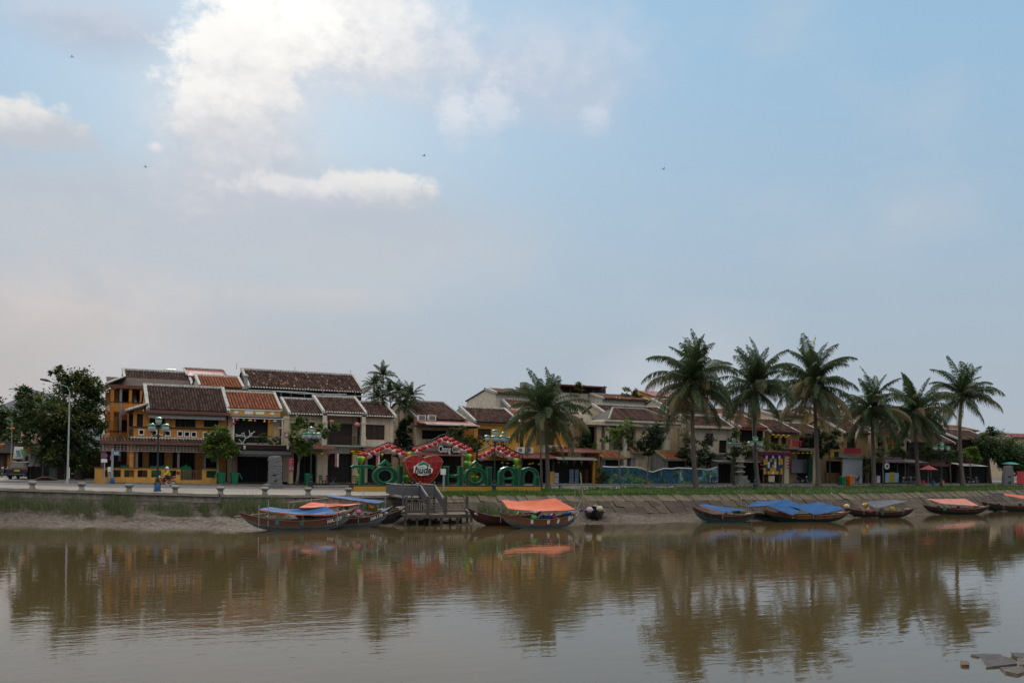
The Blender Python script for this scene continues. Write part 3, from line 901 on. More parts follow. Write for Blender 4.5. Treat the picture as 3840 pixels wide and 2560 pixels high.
tb = text_mb('43', .26, .01, .004); cpt = at(668.5, 1772, 10.35); part('lettering', MB().add(tb, cpt), mat('plate_brown', (.08, .02, .02)), pl)
cam1 = at(537, 1537, 12.7)
part('security_camera', MB().tube([cam1, cam1+Vector((0, -.3, -.05))], .06, 8).tube([cam1+Vector((0, 0, 0)), cam1+Vector((0, .25, .25))], .025), m_trim, rt)

# second gable just behind
c2 = House('rear_gable_wing', 'narrow ochre rear wing with white edged gable behind the corner house', 511, 640, 1524, 1467, 1700, 22.8, 26.2, m_yel, over=.3, z0=.35)
c2.walls(); c2.roof(row=.5, cap=0, stuff_only=True)
# taller rear block
d = House('rear_house', 'tall ochre three storey house with verandahs behind the corner house, beside the big tree', 470, 716, 1438, 1393, 1800, 25, 28.2, m_yel, over=.5, z0=.35, wb=34)
d.walls(); d.roof(row=.5, cap=280, eave_white=True)
rt = d.root; X0 = d.x0
za, zb_, zc = zat(X0, 24, 1445), zat(X0, 24, 1512), zat(X0, 24, 1620)
xv0, xv1 = pxx(414, 22.5, 1445), d.x1
part('verandah_roof', MB().prism([(xv0-.3, 22.2, za-.1), (xv0-.3, 25, za+.9), (xv0-.3, 25, za+.8), (xv0-.3, 22.2, za-.22)], (xv1-xv0, 0, 0)), m_tile, rt)
part('fascia', MB().box(xv0-.35, xv1, 22.1, 22.2, za-.42, za-.08), m_brown, rt)
part('side_fascia', MB().box(xv0-.45, xv0-.3, 22.1, 33, za-.42, za-.08), m_brown, rt)
part('side_roof', MB().prism([(xv0-.45, 22.2, za-.05), (X0, 22.2, za+.9), (X0, 22.2, za+.8), (xv0-.45, 22.2, za-.15)], (0, 11, 0)), m_tile, rt)
part('side_roof_coping', MB().tube([(xv0-.4, 22.15, za), (X0, 25, za+1.0)], .14, 6), m_white, rt)
for lv, (z0_, z1_) in enumerate(((zb_-.95, zb_), (zc-.9, zc))):
    ly = part('parapet', MB().box(xv0, xv1, 22.3, 22.45, z0_, z1_).box(xv0, xv0+.15, 22.45, 33, z0_, z1_), m_yel, rt)
    part('parapet_rail', MB().box(xv0-.06, xv1, 22.24, 22.5, z1_, z1_+.08).box(xv0-.06, xv0+.2, 22.5, 33, z1_, z1_+.08), m_wood, rt)
    for y in (23.2, 25.4, 27.6):
        part('balcony_opening', MB().box(xv0-.02, xv0, y, y+.55, z0_+.25, z0_+.75), m_trim, rt)
        part('balcony_pane', MB().box(xv0-.03, xv0-.018, y+.12, y+.43, z0_+.35, z0_+.65), m_dark, rt)
for k_, (px, wd) in enumerate(((421, .16), (453, .12), (489, .14), (530, .14))):
    xx = pxx(px, 22.4, 1480); part('column', MB().box(xx-wd, xx+wd, 22.26, 22.26+2*wd, zc-3, za-.3), m_yel if k_ != 1 else m_grey, rt)
for y in (26, 29.5, 33):
    part('column', MB().box(xv0-.02, xv0+.26, y, y+.28, zc-3, za-.3), m_yel, rt)
for px0, px1, zz in ((430, 448, zb_), (458, 482, zb_), (430, 482, zc)):
    part('doorway', MB().box(pxx(px0, 24.9, 1480), pxx(px1, 24.9, 1480), 24.9, 24.98, zz-.6, zz+1.6), m_dark, rt)
part('side_wall', MB().box(xv0+1.3, X0+.1, 24.7, 33.5, .3, za), m_yel, rt)
part('verandah_back', MB().box(xv0+.35, X0+.2, 24.55, 24.65, zc-1.5, za-.1), m_yel, rt)
for zz in (zb_, zc):
    part('doorway', MB().box(xv0+.9, xv0+1.9, 24.5, 24.548, zz-.9, zz+1.3).box(xv0+2.6, xv0+3.6, 24.5, 24.548, zz-.9, zz+1.3), m_dark, rt)
part('alley_dark_sheet', MB().rect(262, 1690, 425, 1803, 21.8, 22), m_wood, rt)  # dark sheet added to stand for the alley's shade, closing a bright gap
part('ground_wall', MB().box(xv0+.2, xv1, 22.6, 22.8, .3, zc-.9), m_wood, rt)

# ---------------------------------------------------------------- orange tiled shop house with plant balcony
e = House('orange_roof_shop', 'narrow shop house with orange tiled roof and lantern hung plant balcony', 856, 1050, 1533, 1472, 1814, 13, 16.2, m_cream, over=.3, z0=.33, wb=19)
e.open(880, 1562, 1004, 1660, m_dark, None, (3, 0), name='balcony_door', barm=m_wood)
e.open(886, 1712, 1078, 1812, m_dark, None, (4, 1), name='shop_front', barm=m_wood)
e.walls(); e.roof(m_torange, m_torangeb, row=.42, pitch=.3, cap=290, verge=m_white)
rt = e.root
fb = e.slab('frieze', 856, 1538, 1051, 1557, 12.62, 12.98, m_yel2)
part('cornice', MB().rect(854, 1534.5, 1052, 1538, 12.55, 12.98), m_trim, rt)
part('gutter', MB().rect(853, 1557.5, 1053, 1562, 12.5, 12.98), mat('pale_green_paint', (.30, .36, .31)), rt)
part('dark_beam', MB().rect(855, 1562, 1062, 1568, 12.2, 12.98), mat('maroon_beam', (.06, .025, .025)), rt)
for px, py in ((886, 1544.5), (1021, 1550)):
    a = at(px, py, 12.6); part('diamond', MB().prism([(a.x-.3, 12.6, a.z), (a.x, 12.6, a.z-.16), (a.x+.3, 12.6, a.z), (a.x, 12.6, a.z+.16)], (0, .04, 0)), m_trim, fb)
part('name_panel', MB().rect(917, 1541, 991, 1553, 12.58, 12.61), m_trim, fb)
a = at(954.5, 1547, 12.57); part('roundel', MB().prism([(a.x+.16*math.cos(t*PI/6), 12.57, a.z+.16*math.sin(t*PI/6)) for t in range(12)], (0, .03, 0)), m_yel2, fb)
part('balcony_floor', MB().rect(884, 1668, 1090, 1684, 10.8, 12.98), mat('maroon_board', (.035, .014, .014)), rt)
part('balcony_edge', MB().rect(884, 1666, 1090, 1668.5, 10.75, 10.95), m_grey, rt)
for px in (875, 1058):
    xx = pxx(px, 11.2, 1620); part('post', MB().tube([(xx, 11.2, at(px, 1672, 11.2).z), (xx, 11.2, at(px, 1567, 11.2).z)], .05, 6), m_trim, rt)
part('rail', MB().rect(884, 1635, 1056, 1639, 12.0, 12.1), m_grey, rt)
part('canopy_bar', MB().rect(870, 1567, 1064, 1569.5, 11.1, 11.25), m_trim, rt)
awning(rt, 890, 1685, 1095, 1702, 9.9, 11.2, m_blackaw, fringe=m_blackaw)
e.slab('yellow_shutter', 1006, 1576, 1026, 1634, 12.85, 12.99, m_yel2)
part('party_wall', MB().rect(1062, 1560, 1083, 1806, 12.4, 13.6), m_cream, rt)
part('corner_post', MB().rect(1082, 1766, 1099, 1812, 11.2, 11.6), m_cream, rt)

# ---------------------------------------------------------------- three weathered cream houses
f1 = House('cream_house', 'small cream house with dark mossy roof behind the leaning street tree', 1084, 1209, 1553, 1497, 1812, 13, 16.5, m_cream, z0=.33)
f1.open(1157, 1583, 1181, 1606, m_wood, None, (1, 0)); f1.open(1100, 1698, 1186, 1812, m_dark, None, (3, 0), name='shop_front', barm=m_dmetal)
f1.walls(); f1.roof(verge=m_white, eave_white=True, row=.44)
awning(f1.root, 1096, 1661, 1262, 1682, 10.4, 12.9, m_redbrown)
f2 = House('balcony_house', 'cream house with brown balcony railing between white columns under mossy tiles', 1211, 1366, 1547, 1490, 1812, 12.8, 16.6, m_cream2, z0=.33)
f2.open(1228, 1560, 1354, 1668, m_cream, None, name='loggia', rev=1.3)
f2.open(1228, 1700, 1322, 1812, m_dark, None, (4, 0), name='shop_front', barm=m_dmetal); f2.open(1342, 1700, 1366, 1812, m_dark, name='shop_front')
f2.walls(); f2.roof(verge=m_white, eave_white=True, row=.44); rt = f2.root
part('double_door', MB().rect(1234, 1588, 1320, 1668, 13.8, 14.05), m_wood, rt)
ba = part('balcony_slab', MB().rect(1204, 1669, 1372, 1674, 11.9, 12.79), mat('pale_green_paint', (.30, .36, .31)), rt)
rail = part('railing', MB().rect(1226, 1635, 1352, 1638, 12.0, 12.1), m_wood, rt)
for py in (1642, 1648, 1654, 1660, 1666):
    part('bar', MB().rect(1226, py-.8, 1352, py+.8, 12.03, 12.07), m_wood, rail)
for px in (1232, 1256, 1280, 1304, 1328):
    part('baluster', MB().rect(px-1.4, 1636, px+1.4, 1669, 11.99, 12.02), m_wood, rail)
for px in (1217, 1363):
    xx = pxx(px, 12.4, 1600); zb0 = at(px, 1670, 12.4).z; zb1 = f2.ze
    part('column', MB().box(xx-.2, xx+.2, 12.3, 12.7, zb0, zb1-.1).box(xx-.26, xx+.26, 12.24, 12.76, zb0, zb0+.95).box(xx-.26, xx+.26, 12.24, 12.76, zb1-1.1, zb1-.95), m_cream2, rt)
part('lintel', MB().rect(1205, 1553, 1372, 1559, 12.3, 12.79), m_cream2, rt)
part('pier', MB().rect(1188, 1702, 1226, 1812, 12.2, 12.78), m_cream, rt)
part('pier', MB().rect(1322, 1702, 1342, 1812, 12.4, 12.79), m_cream, rt)
f3 = House('shuttered_house', 'cream house end with one dark shuttered window and quoined right corner', 1371, 1476, 1561, 1510, 1812, 13, 16.4, m_cream, z0=.33)
f3.open(1371.5, 1592, 1443, 1648, m_wood, None, (2, 0), barm=m_wood); f3.open(1378, 1700, 1468, 1812, m_dark, None, (3, 0), name='shop_front', barm=m_dmetal)
f3.walls(); f3.roof(verge=m_white, eave_white=True, row=.44)
for i in range(9):
    f3.slab('quoin', 1461+(i % 2)*2, 1572+i*10.3, 1475, 1581+i*10.3, 12.94, 12.99, m_cream2)
awning(f3.root, 1371, 1676, 1476, 1692, 10.6, 12.9, m_redbrown)
f3.slab('window_panel', 1374, 1652, 1443, 1674, 12.96, 12.99, m_cream2)

# ---------------------------------------------------------------- back row seen over the front roofs
h = House('long_roof_house', 'long house with broad mottled brown tile roof above the row of shops', 932, 1356, 1461, 1397, 1700, 23, 27, m_wood, z0=2.0, over=.6)
h.open(960, 1474, 1040, 1505, m_dark); h.open(1060, 1476, 1180, 1508, m_dark); h.open(1200, 1478, 1340, 1510, m_dark)
h.walls(); h.roof(pitch=.3, row=.46, cap=290, eave_white=True)
for px in (968, 1010, 1052, 1090, 1140, 1210, 1270, 1330):
    xx = pxx(px, 22.3, 1480); h_ = part('prop', MB().tube([(xx, 22.2, at(px, 1466, 22.2).z), (xx+.2, 22.6, at(px, 1515, 22.2).z)], .05, 5), m_grey, h.root)
part('pipe', MB().tube([at(930, 1462, 21.5), at(1120, 1470, 21.5), at(1240, 1482, 21.5), at(1360, 1486, 21.5), at(1402, 1486, 21.5)], .07, 6), m_metal, h.root)
part('pipe', MB().tube([at(1000, 1464, 21.2), at(1130, 1476, 21.2), at(1300, 1478, 21.2)], .06, 6), m_metal, h.root)
rm = part('solar_rack', MB().tube([at(1005, 1390, 27.3), at(1040, 1389, 27.3), at(1130, 1394, 27.3), at(1252, 1405, 27.3)], .09, 5), m_grey, h.root)
for px, py, t in ((887, 1385, 1360), (1106, 1403, 1375), (1315, 1410, 1386)):
    part('lightning_rod', MB().tube([at(px, py, 27), at(px, t, 27)], .03, 5), m_metal, h.root)
k2 = at(985, 1442, 24.4); part('skylight', MB().box(k2.x-.45, k2.x+.45, 24.2, 24.5, k2.z-.05, k2.z+.35), m_tpatch, h.root)
for i in range(40):
    u, v = random.random(), random.random()*.9
    yy = 22.4+v*4.4; zz = h.ze+(yy-22.4)*h.tan
    part('replaced_tile', MB().prism([(h.x0+.5+u*(h.x1-h.x0-1), yy, zz+.10), (h.x0+.72+u*(h.x1-h.x0-1), yy, zz+.10), (h.x0+.72+u*(h.x1-h.x0-1), yy+.34, zz+.10+.34*h.tan), (h.x0+.5+u*(h.x1-h.x0-1), yy+.34, zz+.10+.34*h.tan)], (0, 0, .02)), m_tpatch, h.root)
ch = at(921, 1458, 21); part('chimney', MB().tube([(ch.x, 21, ch.z), (ch.x, 21, ch.z+1.3)], .2, 8).lathe((ch.x, 21, ch.z+1.3), [(.26, 0), (.3, .1), (.05, .35)], 8), m_metal, h.root)
s1 = House('small_orange_roof_house', 'small house with orange tile roof tucked behind the corner house', 748, 908, 1450, 1412, 1700, 19, 22, m_cream2, z0=2.5)
s1.walls(); s1.roof(m_torange, m_torangeb, row=.42, pitch=.3, cap=250)
s2 = House('red_metal_roof_house', 'house with red corrugated metal roof rising behind the orange tiled roofs', 706, 848, 1412, 1386, 1700, 27, 30, m_cream2, z0=2.5)
s2.walls(); rr = MB()
for i in range(36):
    x_ = s2.x0-.2+(s2.x1-s2.x0+.4)*i/36
    rr.prism([(x_, 26.5, s2.ze), (x_+.09, 26.5, s2.ze+.05), (x_+.19, 26.5, s2.ze)], Vector((0, 3.5, s2.zr-s2.ze)))
part('roof', MB().prism([(s2.x0-.2, 26.5, s2.ze), (s2.x1+.2, 26.5, s2.ze), (s2.x1+.2, 30, s2.zr), (s2.x0-.2, 30, s2.zr)], (0, 0, -.06)).add(rr), m_redmetal, s2.root)
part('verge', MB().tube([(s2.x1+.2, 26.5, s2.ze+.1), (s2.x1+.2, 30, s2.zr+.1), (s2.x0-.2, 30, s2.zr+.1), (s2.x0-.2, 26.5, s2.ze+.1)], .12, 5), m_white, s2.root)
tk = at(637, 1402, 29.2)
tt = thing('water_tank', (tk.x, 29.2, tk.z-.5), 'grey rounded steel water tank on the roof above the corner house', 'water tank')
part('barrel', MB().tube([(tk.x-.75, 29.2, tk.z), (tk.x-.55, 29.2, tk.z), (tk.x+.55, 29.2, tk.z), (tk.x+.75, 29.2, tk.z)], [.35, .58, .58, .35], 12), m_metal, tt, smooth=True)
part('stand', MB().box(tk.x-.6, tk.x+.6, 28.8, 29.6, tk.z-1.1, tk.z-.5), m_grey, tt)

# ---------------------------------------------------------------- right of the palms gap
g1 = House('awning_cafe', 'cafe house with red metal awning and two air conditioner boxes', 1562, 1740, 1572, 1508, 1812, 14, 20.5, m_cream, z0=.35, wb=24)
g1.open(1583, 1613, 1674, 1646, m_dark, None, (2, 0)); g1.open(1690, 1606, 1735, 1650, m_wood); g1.open(1575, 1705, 1730, 1812, m_dark, None, (6, 0), name='shop_front', barm=m_wood)
g1.walls(); g1.roof(pitch=.32, row=.62, cap=200, verge=m_grey); rt = g1.root
awning(rt, 1578, 1577, 1792, 1590, 11.4, 13.9, m_redmetal); part('gutter', MB().rect(1600, 1591, 1800, 1594.5, 11.3, 11.5), m_trim, rt)
awning(rt, 1500, 1690, 1745, 1706, 10.0, 13.9, m_redbrown, 'shop_awning')
part('soffit', MB().rect(1580, 1595, 1790, 1602, 11.6, 13.9), m_wood, rt)
sg = part('sign_board', MB().rect(1648, 1672, 1746, 1699, 11.0, 11.1), mat('black_sign', (.012, .012, .013)), rt)
tb = text_mb('Chang Chang', 1.0, .05, .012, font_scale=.55); tb.v = [(v[0], v[1], v[2]) for v in tb.v]
part('lettering', MB().add(tb, at(1693, 1685, 10.95)), mat('sign_letter_white', (.62, .62, .60)), sg)
for px in (1581, 1619):
    a = at(px, 1566, 12.2)
    ac = thing('air_conditioner', (a.x, 12.2, a.z-.28), 'white air conditioner box on the red awning roof, %s of the pair' % ('left' if px < 1600 else 'right'), 'air conditioner', 'air conditioners on the cafe awning')
    part('casing', MB().box(a.x-.42, a.x+.42, 12.0, 12.4, a.z-.28, a.z+.28), m_trim, ac); part('grille', MB().box(a.x-.36, a.x+.30, 11.97, 11.998, a.z-.22, a.z+.22), m_awning, ac)
y1 = House('yellow_house', 'bright yellow house with dark tile roof and pale green gable behind the letters', 1778, 1944, 1583, 1531, 1812, 14, 18, m_yel2, z0=.35)
y1.open(1792, 1607, 1842, 1646, m_wood, None, (1, 0)); y1.open(1936, 1612, 1943, 1660, m_dark); y1.open(1790, 1725, 1930, 1812, m_dark, None, (5, 0), name='shop_front', barm=m_wood)
y1.walls(); y1.roof(pitch=.32, row=.5, cap=220); y1.slab('cornice', 1776, 1586, 1946, 1590, 13.8, 13.99, m_trim)
part('gable_face', MB().prism([(y1.x0-.14, 13.6, y1.ze-.2), (y1.x0-.14, 18, y1.zr-.1), (y1.x0-.14, 22, y1.ze-.3)], (-.03, 0, 0)), mat('pale_green_plaster', (.42, .46, .40), c2=(.30, .33, .28), stain=.5), y1.root)
y2 = House('yellow_balcony_house', 'yellow house with white balustrade balcony directly behind the nearest palm', 1946, 2132, 1588, 1540, 1812, 14, 18.5, m_yel2, z0=.35)
y2.open(1950, 1612, 1964, 1676, m_dark); y2.open(2014, 1618, 2077, 1667, m_wood, m_redmetal, (2, 0)); y2.open(1960, 1722, 2070, 1812, m_dark, None, (4, 0), name='shop_front', barm=m_wood)
y2.walls(); y2.roof(m_torange, m_torangeb, pitch=.32, row=.5, cap=240); rt = y2.root
bl = part('balustrade', MB().rect(2023, 1669, 2114, 1672, 13.2, 13.4).rect(2023, 1691, 2114, 1695, 13.2, 13.4), m_trim, rt)
for i in range(15):
    part('baluster', MB().rect(2026+i*6, 1672, 2029+i*6, 1691, 13.25, 13.35), m_trim, bl)
awning(rt, 1880, 1697, 2120, 1716, 10.4, 13.9, m_redbrown, 'shop_awning')
for px in (1951, 1983):
    a = at(px, 1687, 13.2)
    ac = thing('air_conditioner', (a.x, 13.2, a.z-.35), 'white air conditioner with round fan on the yellow wall, %s of the pair' % ('left' if px < 1970 else 'right'), 'air conditioner', 'air conditioners on the yellow wall')
    part('casing', MB().box(a.x-.45, a.x+.45, 13.0, 13.6, a.z-.33, a.z+.33), m_trim, ac)
    part('fan', MB().prism([(a.x-.08+.24*math.cos(t*PI/6), 12.97, a.z+.24*math.sin(t*PI/6)) for t in range(12)], (0, .028, 0)), m_awning, ac)
    part('bracket', MB().box(a.x-.4, a.x+.4, 13.6, 13.98, a.z-.36, a.z-.3), m_grey, ac)
v1 = thing('low_shop', (pxx(2150, 12), 13, .35), 'single storey shop with grey sheet awning and pale doors right of the palm', 'shop')
part('roof', MB().prism([(pxx(2075, 12), 10.5, 4.0), (pxx(2236, 12), 10.5, 4.0), (pxx(2236, 12), 15, 4.75), (pxx(2075, 12), 15, 4.75)], (0, 0, -.1)), m_redbrown, v1)
awning(v1, 2092, 1713, 2243, 1723, 9.8, 10.6, m_awning)
part('back_wall', MB().rect(2078, 1722, 2232, 1815, 12.6, 12.7), m_dark, v1); part('side_wall', MB().box(pxx(2232, 12)-.1, pxx(2232, 12), 11, 15, .3, 4.1), m_yel2, v1)
part('post', MB().rect(2225, 1725, 2232, 1818, 10.6, 10.8), m_yel2, v1); part('post', MB().rect(2063, 1767, 2079, 1818, 11.2, 11.6), m_yel2, v1); part('post', MB().rect(2072, 1722, 2079, 1767, 11.25, 11.5), m_dmetal, v1)
for a, b_, mm in ((2080, 2095, m_trim), (2136, 2151, mat('pale_blue_door', (.26, .31, .38))), (2156, 2170, mat('pale_blue_door', (.26, .31, .38))), (2176, 2188, m_wood), (2193, 2207, m_redbrown), (2211, 2224, m_wood)):
    dr = part('door', MB().rect(a, 1759 if mm is not m_trim else 1772, b_, 1814, 12.5, 12.58), mm, v1)
    part('panel_line', MB().rect(a+1, 1787, b_-1, 1789, 12.48, 12.499), m_slat, dr)
# behind: big cream gable, concrete, timber roof deck, long white wall
b1 = House('cream_gable_house', 'large plain cream gable rising behind the yellow house', 1858, 2010, 1476, 1462, 1700, 24, 27, m_cream2, z0=2, wb=33)
b1.walls(); b1.roof(m_tred, m_torangeb, pitch=.4, row=.8, cap=0, stuff_only=True)
part('parapet', MB().rect(1902, 1455, 1926, 1476, 25, 26).rect(1962, 1432, 1978, 1470, 26, 27), m_grey, b1.root)
b2 = House('grey_gable_house', 'house with bare grey cement gable behind the nearest palm crown', 1935, 2120, 1560, 1502, 1700, 20, 24, m_grey, z0=2)
b2.walls(); b2.roof(m_tred, m_torangeb, pitch=.36, row=.6, cap=0, stuff_only=True)
b3 = thing('timber_roof_deck', (pxx(2200, 30), 31, 2), 'dark brown timber roof terrace on the skyline behind the palm', 'building')
part('wall', MB().rect(2100, 1475, 2275, 1620, 30.5, 36), m_cream2, b3); part('deck_roof', MB().rect(2094, 1444, 2276, 1449, 29.5, 36), m_redbrown, b3); part('shade', MB().rect(2100, 1452, 2272, 1476, 31, 35.5), m_wood, b3)
for px in (2100, 2140, 2180, 2225, 2268):
    part('post', MB().rect(px-2, 1447, px+2, 1476, 30.3, 30.5), m_redbrown, b3)
b4 = House('long_white_house', 'long pale house wall with thin red roof edge behind the villa', 2258, 2425, 1497, 1482, 1700, 27, 30, m_cream2, z0=2)
b4.walls(); b4.roof(m_tred, m_torangeb, pitch=.4, row=.8, cap=0, stuff_only=True)
b5 = House('yellow_shed', 'yellow gabled upper storey with red metal roof on the skyline', 2455, 2560, 1487, 1466, 1700, 32, 36, m_yel2, z0=2)
b5.walls(); part('roof', MB().prism([(b5.x0-.4, 31.5, b5.ze), (b5.x1+6, 31.5, b5.ze), (b5.x1+6, 36, b5.zr), (b5.x0-.4, 36, b5.zr)], (0, 0, -.1)), m_redmetal, b5.root)
b6 = House('white_gable_house', 'pale gable with red tiles between the villa roof and the tall palm', 2500, 2640, 1535, 1500, 1700, 22, 25.5, m_cream2, z0=2)
b6.walls(); b6.roof(m_tred, m_torangeb, pitch=.36, row=.6, cap=0, stuff_only=True)

b7 = House('passage_house', 'plain shaded house end in the passage between the low shop and the villa', 2120, 2200, 1580, 1545, 1815, 20.5, 23, m_cream, z0=.3)
b7.walls(); b7.roof(cap=0, stuff_only=True, pitch=.4, row=.8)

# ---------------------------------------------------------------- cream villa with hipped roof
v = House('cream_villa', 'cream villa with dark hipped roof and columned upper loggia', 2300, 2545, 1578, 1523, 1812, 17, 22, m_cream, z0=.4)
for a, b_, p0, p1 in ((2306, 2320, 1604, 1635), (2330, 2343, 1603, 1640), (2362, 2390, 1601, 1670), (2440, 2496, 1600, 1690)):
    v.open(a, p0, b_, p1, m_glass, m_cream2, (1, 0))
v.walls(); v.roof(pitch=.34, row=.55, cap=0, stuff_only=True); rt = v.root
xa, xb = pxx(2280, 13.8, 1575), pxx(2530, 13.8, 1575); zc0, zc1 = at(2400, 1577, 13.8).z, at(2400, 1535, 16.5).z
hp = part('hip_roof', MB().poly([(xa, 13.6, zc0), (xb, 13.6, zc0), (xb-2.6, 16.6, zc1), (xa+2.4, 16.6, zc1)]).poly([(xa, 13.6, zc0), (xa+2.4, 16.6, zc1), (xa, 20, zc0)]).poly([(xb, 13.6, zc0), (xb, 20, zc0), (xb-2.6, 16.6, zc1)]).poly([(xa+2.4, 16.6, zc1), (xb-2.6, 16.6, zc1), (xb, 20, zc0), (xa, 20, zc0)]), m_tileb, rt)
hb = MB(); n = int((xb-xa)/.3)
for i in range(n):
    xx = xa+.15+i*.3; t = min(1, (xx-xa)/2.4, (xb-xx)/2.6)
    hb.tube([(xx, 13.6, zc0+.04), (xx, 13.6+3*t, zc0+(zc1-zc0)*t+.04)], .09, 5, False)
part('tile', hb, m_tile, hp, kind='stuff')
for p, q_ in (((xa, 13.6), (xa+2.4, 16.6)), ((xb, 13.6), (xb-2.6, 16.6))):
    part('hip_cap', MB().tube([(p[0], p[1], zc0+.08), (q_[0], q_[1], zc1+.08)], .13, 5), m_grey, hp)
part('ridge_cap', MB().tube([(xa+2.4, 16.6, zc1+.08), (xb-2.6, 16.6, zc1+.08)], .13, 5), m_grey, hp)
co = part('cornice', MB().rect(2186, 1585, 2548, 1597, 13.4, 17).rect(2270, 1577, 2556, 1585, 13.2, 17), m_cream2, rt)
for px, wd in ((2245, .32), (2276, .26), (2345, .2), (2500, .4), (2412, 1.1)):
    xx = pxx(px, 14, 1640); part('column', MB().box(xx-wd, xx+wd, 13.9, 13.9+min(.6, 2*wd), .4, at(px, 1596, 14).z), m_cream if px in (2412, 2245) else m_cream2, rt)
part('dark_bay', MB().rect(2186, 1600, 2234, 1690, 15.2, 15.4), m_dark, rt); part('spandrel', MB().rect(2186, 1690, 2550, 1716, 13.95, 14.1), m_cream, rt)
part('left_flank', MB().rect(2186, 1598, 2300, 1815, 15.6, 16.9), m_cream, rt)
part('siding', MB().rect(2160, 1553, 2222, 1584, 18, 19), m_cream2, rt); part('attic_window', MB().rect(2166, 1567, 2186, 1584, 17.9, 17.98), m_glass, rt)
for nm, lb, pl_, pr_, pe, pg, wf, wr in (('gate_lodge', 'small grey lodge with short orange tile roof at the left end of the mural wall', 2252, 2338, 1719, 1692, 11.5, 13.2), ('gate_lodge', 'small lodge with orange tile roof behind the mural wall, in its middle', 2367, 2420, 1696, 1672, 14, 15.6), ('gate_lodge', 'grey lodge with the widest orange tile roof above the mural wall', 2487, 2580, 1723, 1692, 11.5, 13.4)):
    l_ = House(nm, lb, pl_, pr_, pe, pg, 1815, wf, wr, m_grey, over=.5, z0=.35, group='orange roofed lodges behind the mural wall')
    l_.open(pl_+18, pe+6, pr_-10, pe+34, m_dark, None, (1, 0)); l_.walls(); l_.roof(m_torange, m_torangeb, pitch=.3, row=.5, cap=90, verge=mat('olive_ridge_stone', (.22, .19, .11)), vw=.3, eave_white=False)
    part('eave_edge', MB().box(l_.x0-.2, l_.x1+.2, wf-.62, wf-.46, l_.ze-.12, l_.ze+.1), mat('olive_ridge_stone', (.22, .19, .11)), l_.root)
# mural wall with a wavy top
mu = bpy.data.materials.new('painted_mural'); mu.use_nodes = True; t = mu.node_tree; p = t.nodes['Principled BSDF']; p.inputs['Roughness'].default_value = .8
tc = t.nodes.new('ShaderNodeTexCoord'); n1 = t.nodes.new('ShaderNodeTexNoise'); n1.inputs['Scale'].default_value = .55; n1.inputs['Detail'].default_value = 4; n1.inputs['Distortion'].default_value = 1.2; t.links.new(tc.outputs['Object'], n1.inputs['Vector'])
cr = t.nodes.new('ShaderNodeValToRGB'); t.links.new(n1.outputs[0], cr.inputs[0]); cr.color_ramp.interpolation = 'EASE'
els = cr.color_ramp.elements
els[0].position = .3; els[0].color = (.015, .022, .03, 1); els[1].position = .74; els[1].color = (.42, .45, .48, 1)
for ps, cl in ((.38, (.015, .05, .06, 1)), (.43, (.02, .085, .12, 1)), (.46, (.02, .13, .27, 1)), (.49, (.02, .04, .04, 1)), (.55, (.03, .12, .09, 1)), (.585, (.20, .26, .04, 1)), (.61, (.03, .07, .07, 1)), (.68, (.09, .26, .36, 1))):
    el_ = els.new(ps); el_.color = cl
t.links.new(cr.outputs[0], p.inputs['Base Color'])
mw_ = thing('mural_wall', (pxx(2480, 10), 10, .25), 'garden wall with wavy top painted with a blue and green mural', 'wall')
top = [(2262, 1750), (2300, 1752), (2340, 1751), (2384, 1753), (2405, 1756), (2425, 1765), (2448, 1771), (2465, 1765), (2490, 1757), (2520, 1758), (2545, 1755), (2570, 1756), (2600, 1758), (2630, 1759), (2655, 1763), (2672, 1757), (2690, 1752)]
tp = [at(px, py, 10) for px, py in top]
part('wall', MB().prism([(tp[-1].x, 10, .2), (tp[0].x, 10, .2)]+[tuple(q_) for q_ in tp], (0, .22, 0)), mu, mw_)
part('coping', MB().tube([q_+Vector((0, .1, .02)) for q_ in tp], .10, 5), m_trim, mw_)

# ---------------------------------------------------------------- houses behind the palm row, right
n1_ = House('palm_row_cream_house', 'cream house with small balcony door just right of the mural wall', 2600, 2745, 1606, 1560, 1816, 14, 17, m_cream2, z0=.45)
n1_.open(2647, 1624, 2674, 1670, m_glass, m_cream, (1, 0)); n1_.open(2696, 1650, 2726, 1698, m_dark, m_cream2, (1, 0), name='balcony_door'); n1_.open(2694, 1738, 2742, 1816, m_dark, None, (3, 0), name='shop_front', barm=m_dmetal)
n1_.walls(); n1_.roof(cap=0, stuff_only=True, pitch=.36, row=.6); n1_.slab('cornice', 2598, 1596, 2748, 1606, 13.4, 13.99, m_cream2); n1_.slab('balcony_slab', 2680, 1700, 2745, 1706, 12.6, 13.99, m_grey)
n2 = House('palm_row_orange_roof_house', 'house with brick red tile roof and cream gable behind the second tall palm', 2771, 2868, 1604, 1557, 1816, 14, 18.5, m_cream2, z0=.45)
n2.open(2774, 1612, 2862, 1668, m_dark); n2.open(2760, 1730, 2864, 1816, m_dark, None, (4, 0), name='shop_front', barm=m_dmetal); n2.walls(); n2.roof(m_tred, m_torangeb, cap=0, stuff_only=True, pitch=.36, row=.6, verge=m_white)
n2.slab('red_fascia', 2768, 1606, 2870, 1610, 13.4, 13.6, m_signr); awning(n2.root, 2690, 1722, 2866, 1731, 10.6, 13.9, m_grey)
n3 = House('palm_row_hedge_house', 'dark tiled house with hedge balcony and yellow lanterns', 2884, 2990, 1622, 1572, 1816, 14, 18.5, m_dull, z0=.45)
n3.open(2890, 1632, 2921, 1672, m_dark); n3.open(2931, 1632, 2950, 1672, m_dark); n3.open(2880, 1735, 2960, 1816, m_dark, name='shop_front'); n3.walls(); n3.roof(cap=0, stuff_only=True, pitch=.36, row=.6)
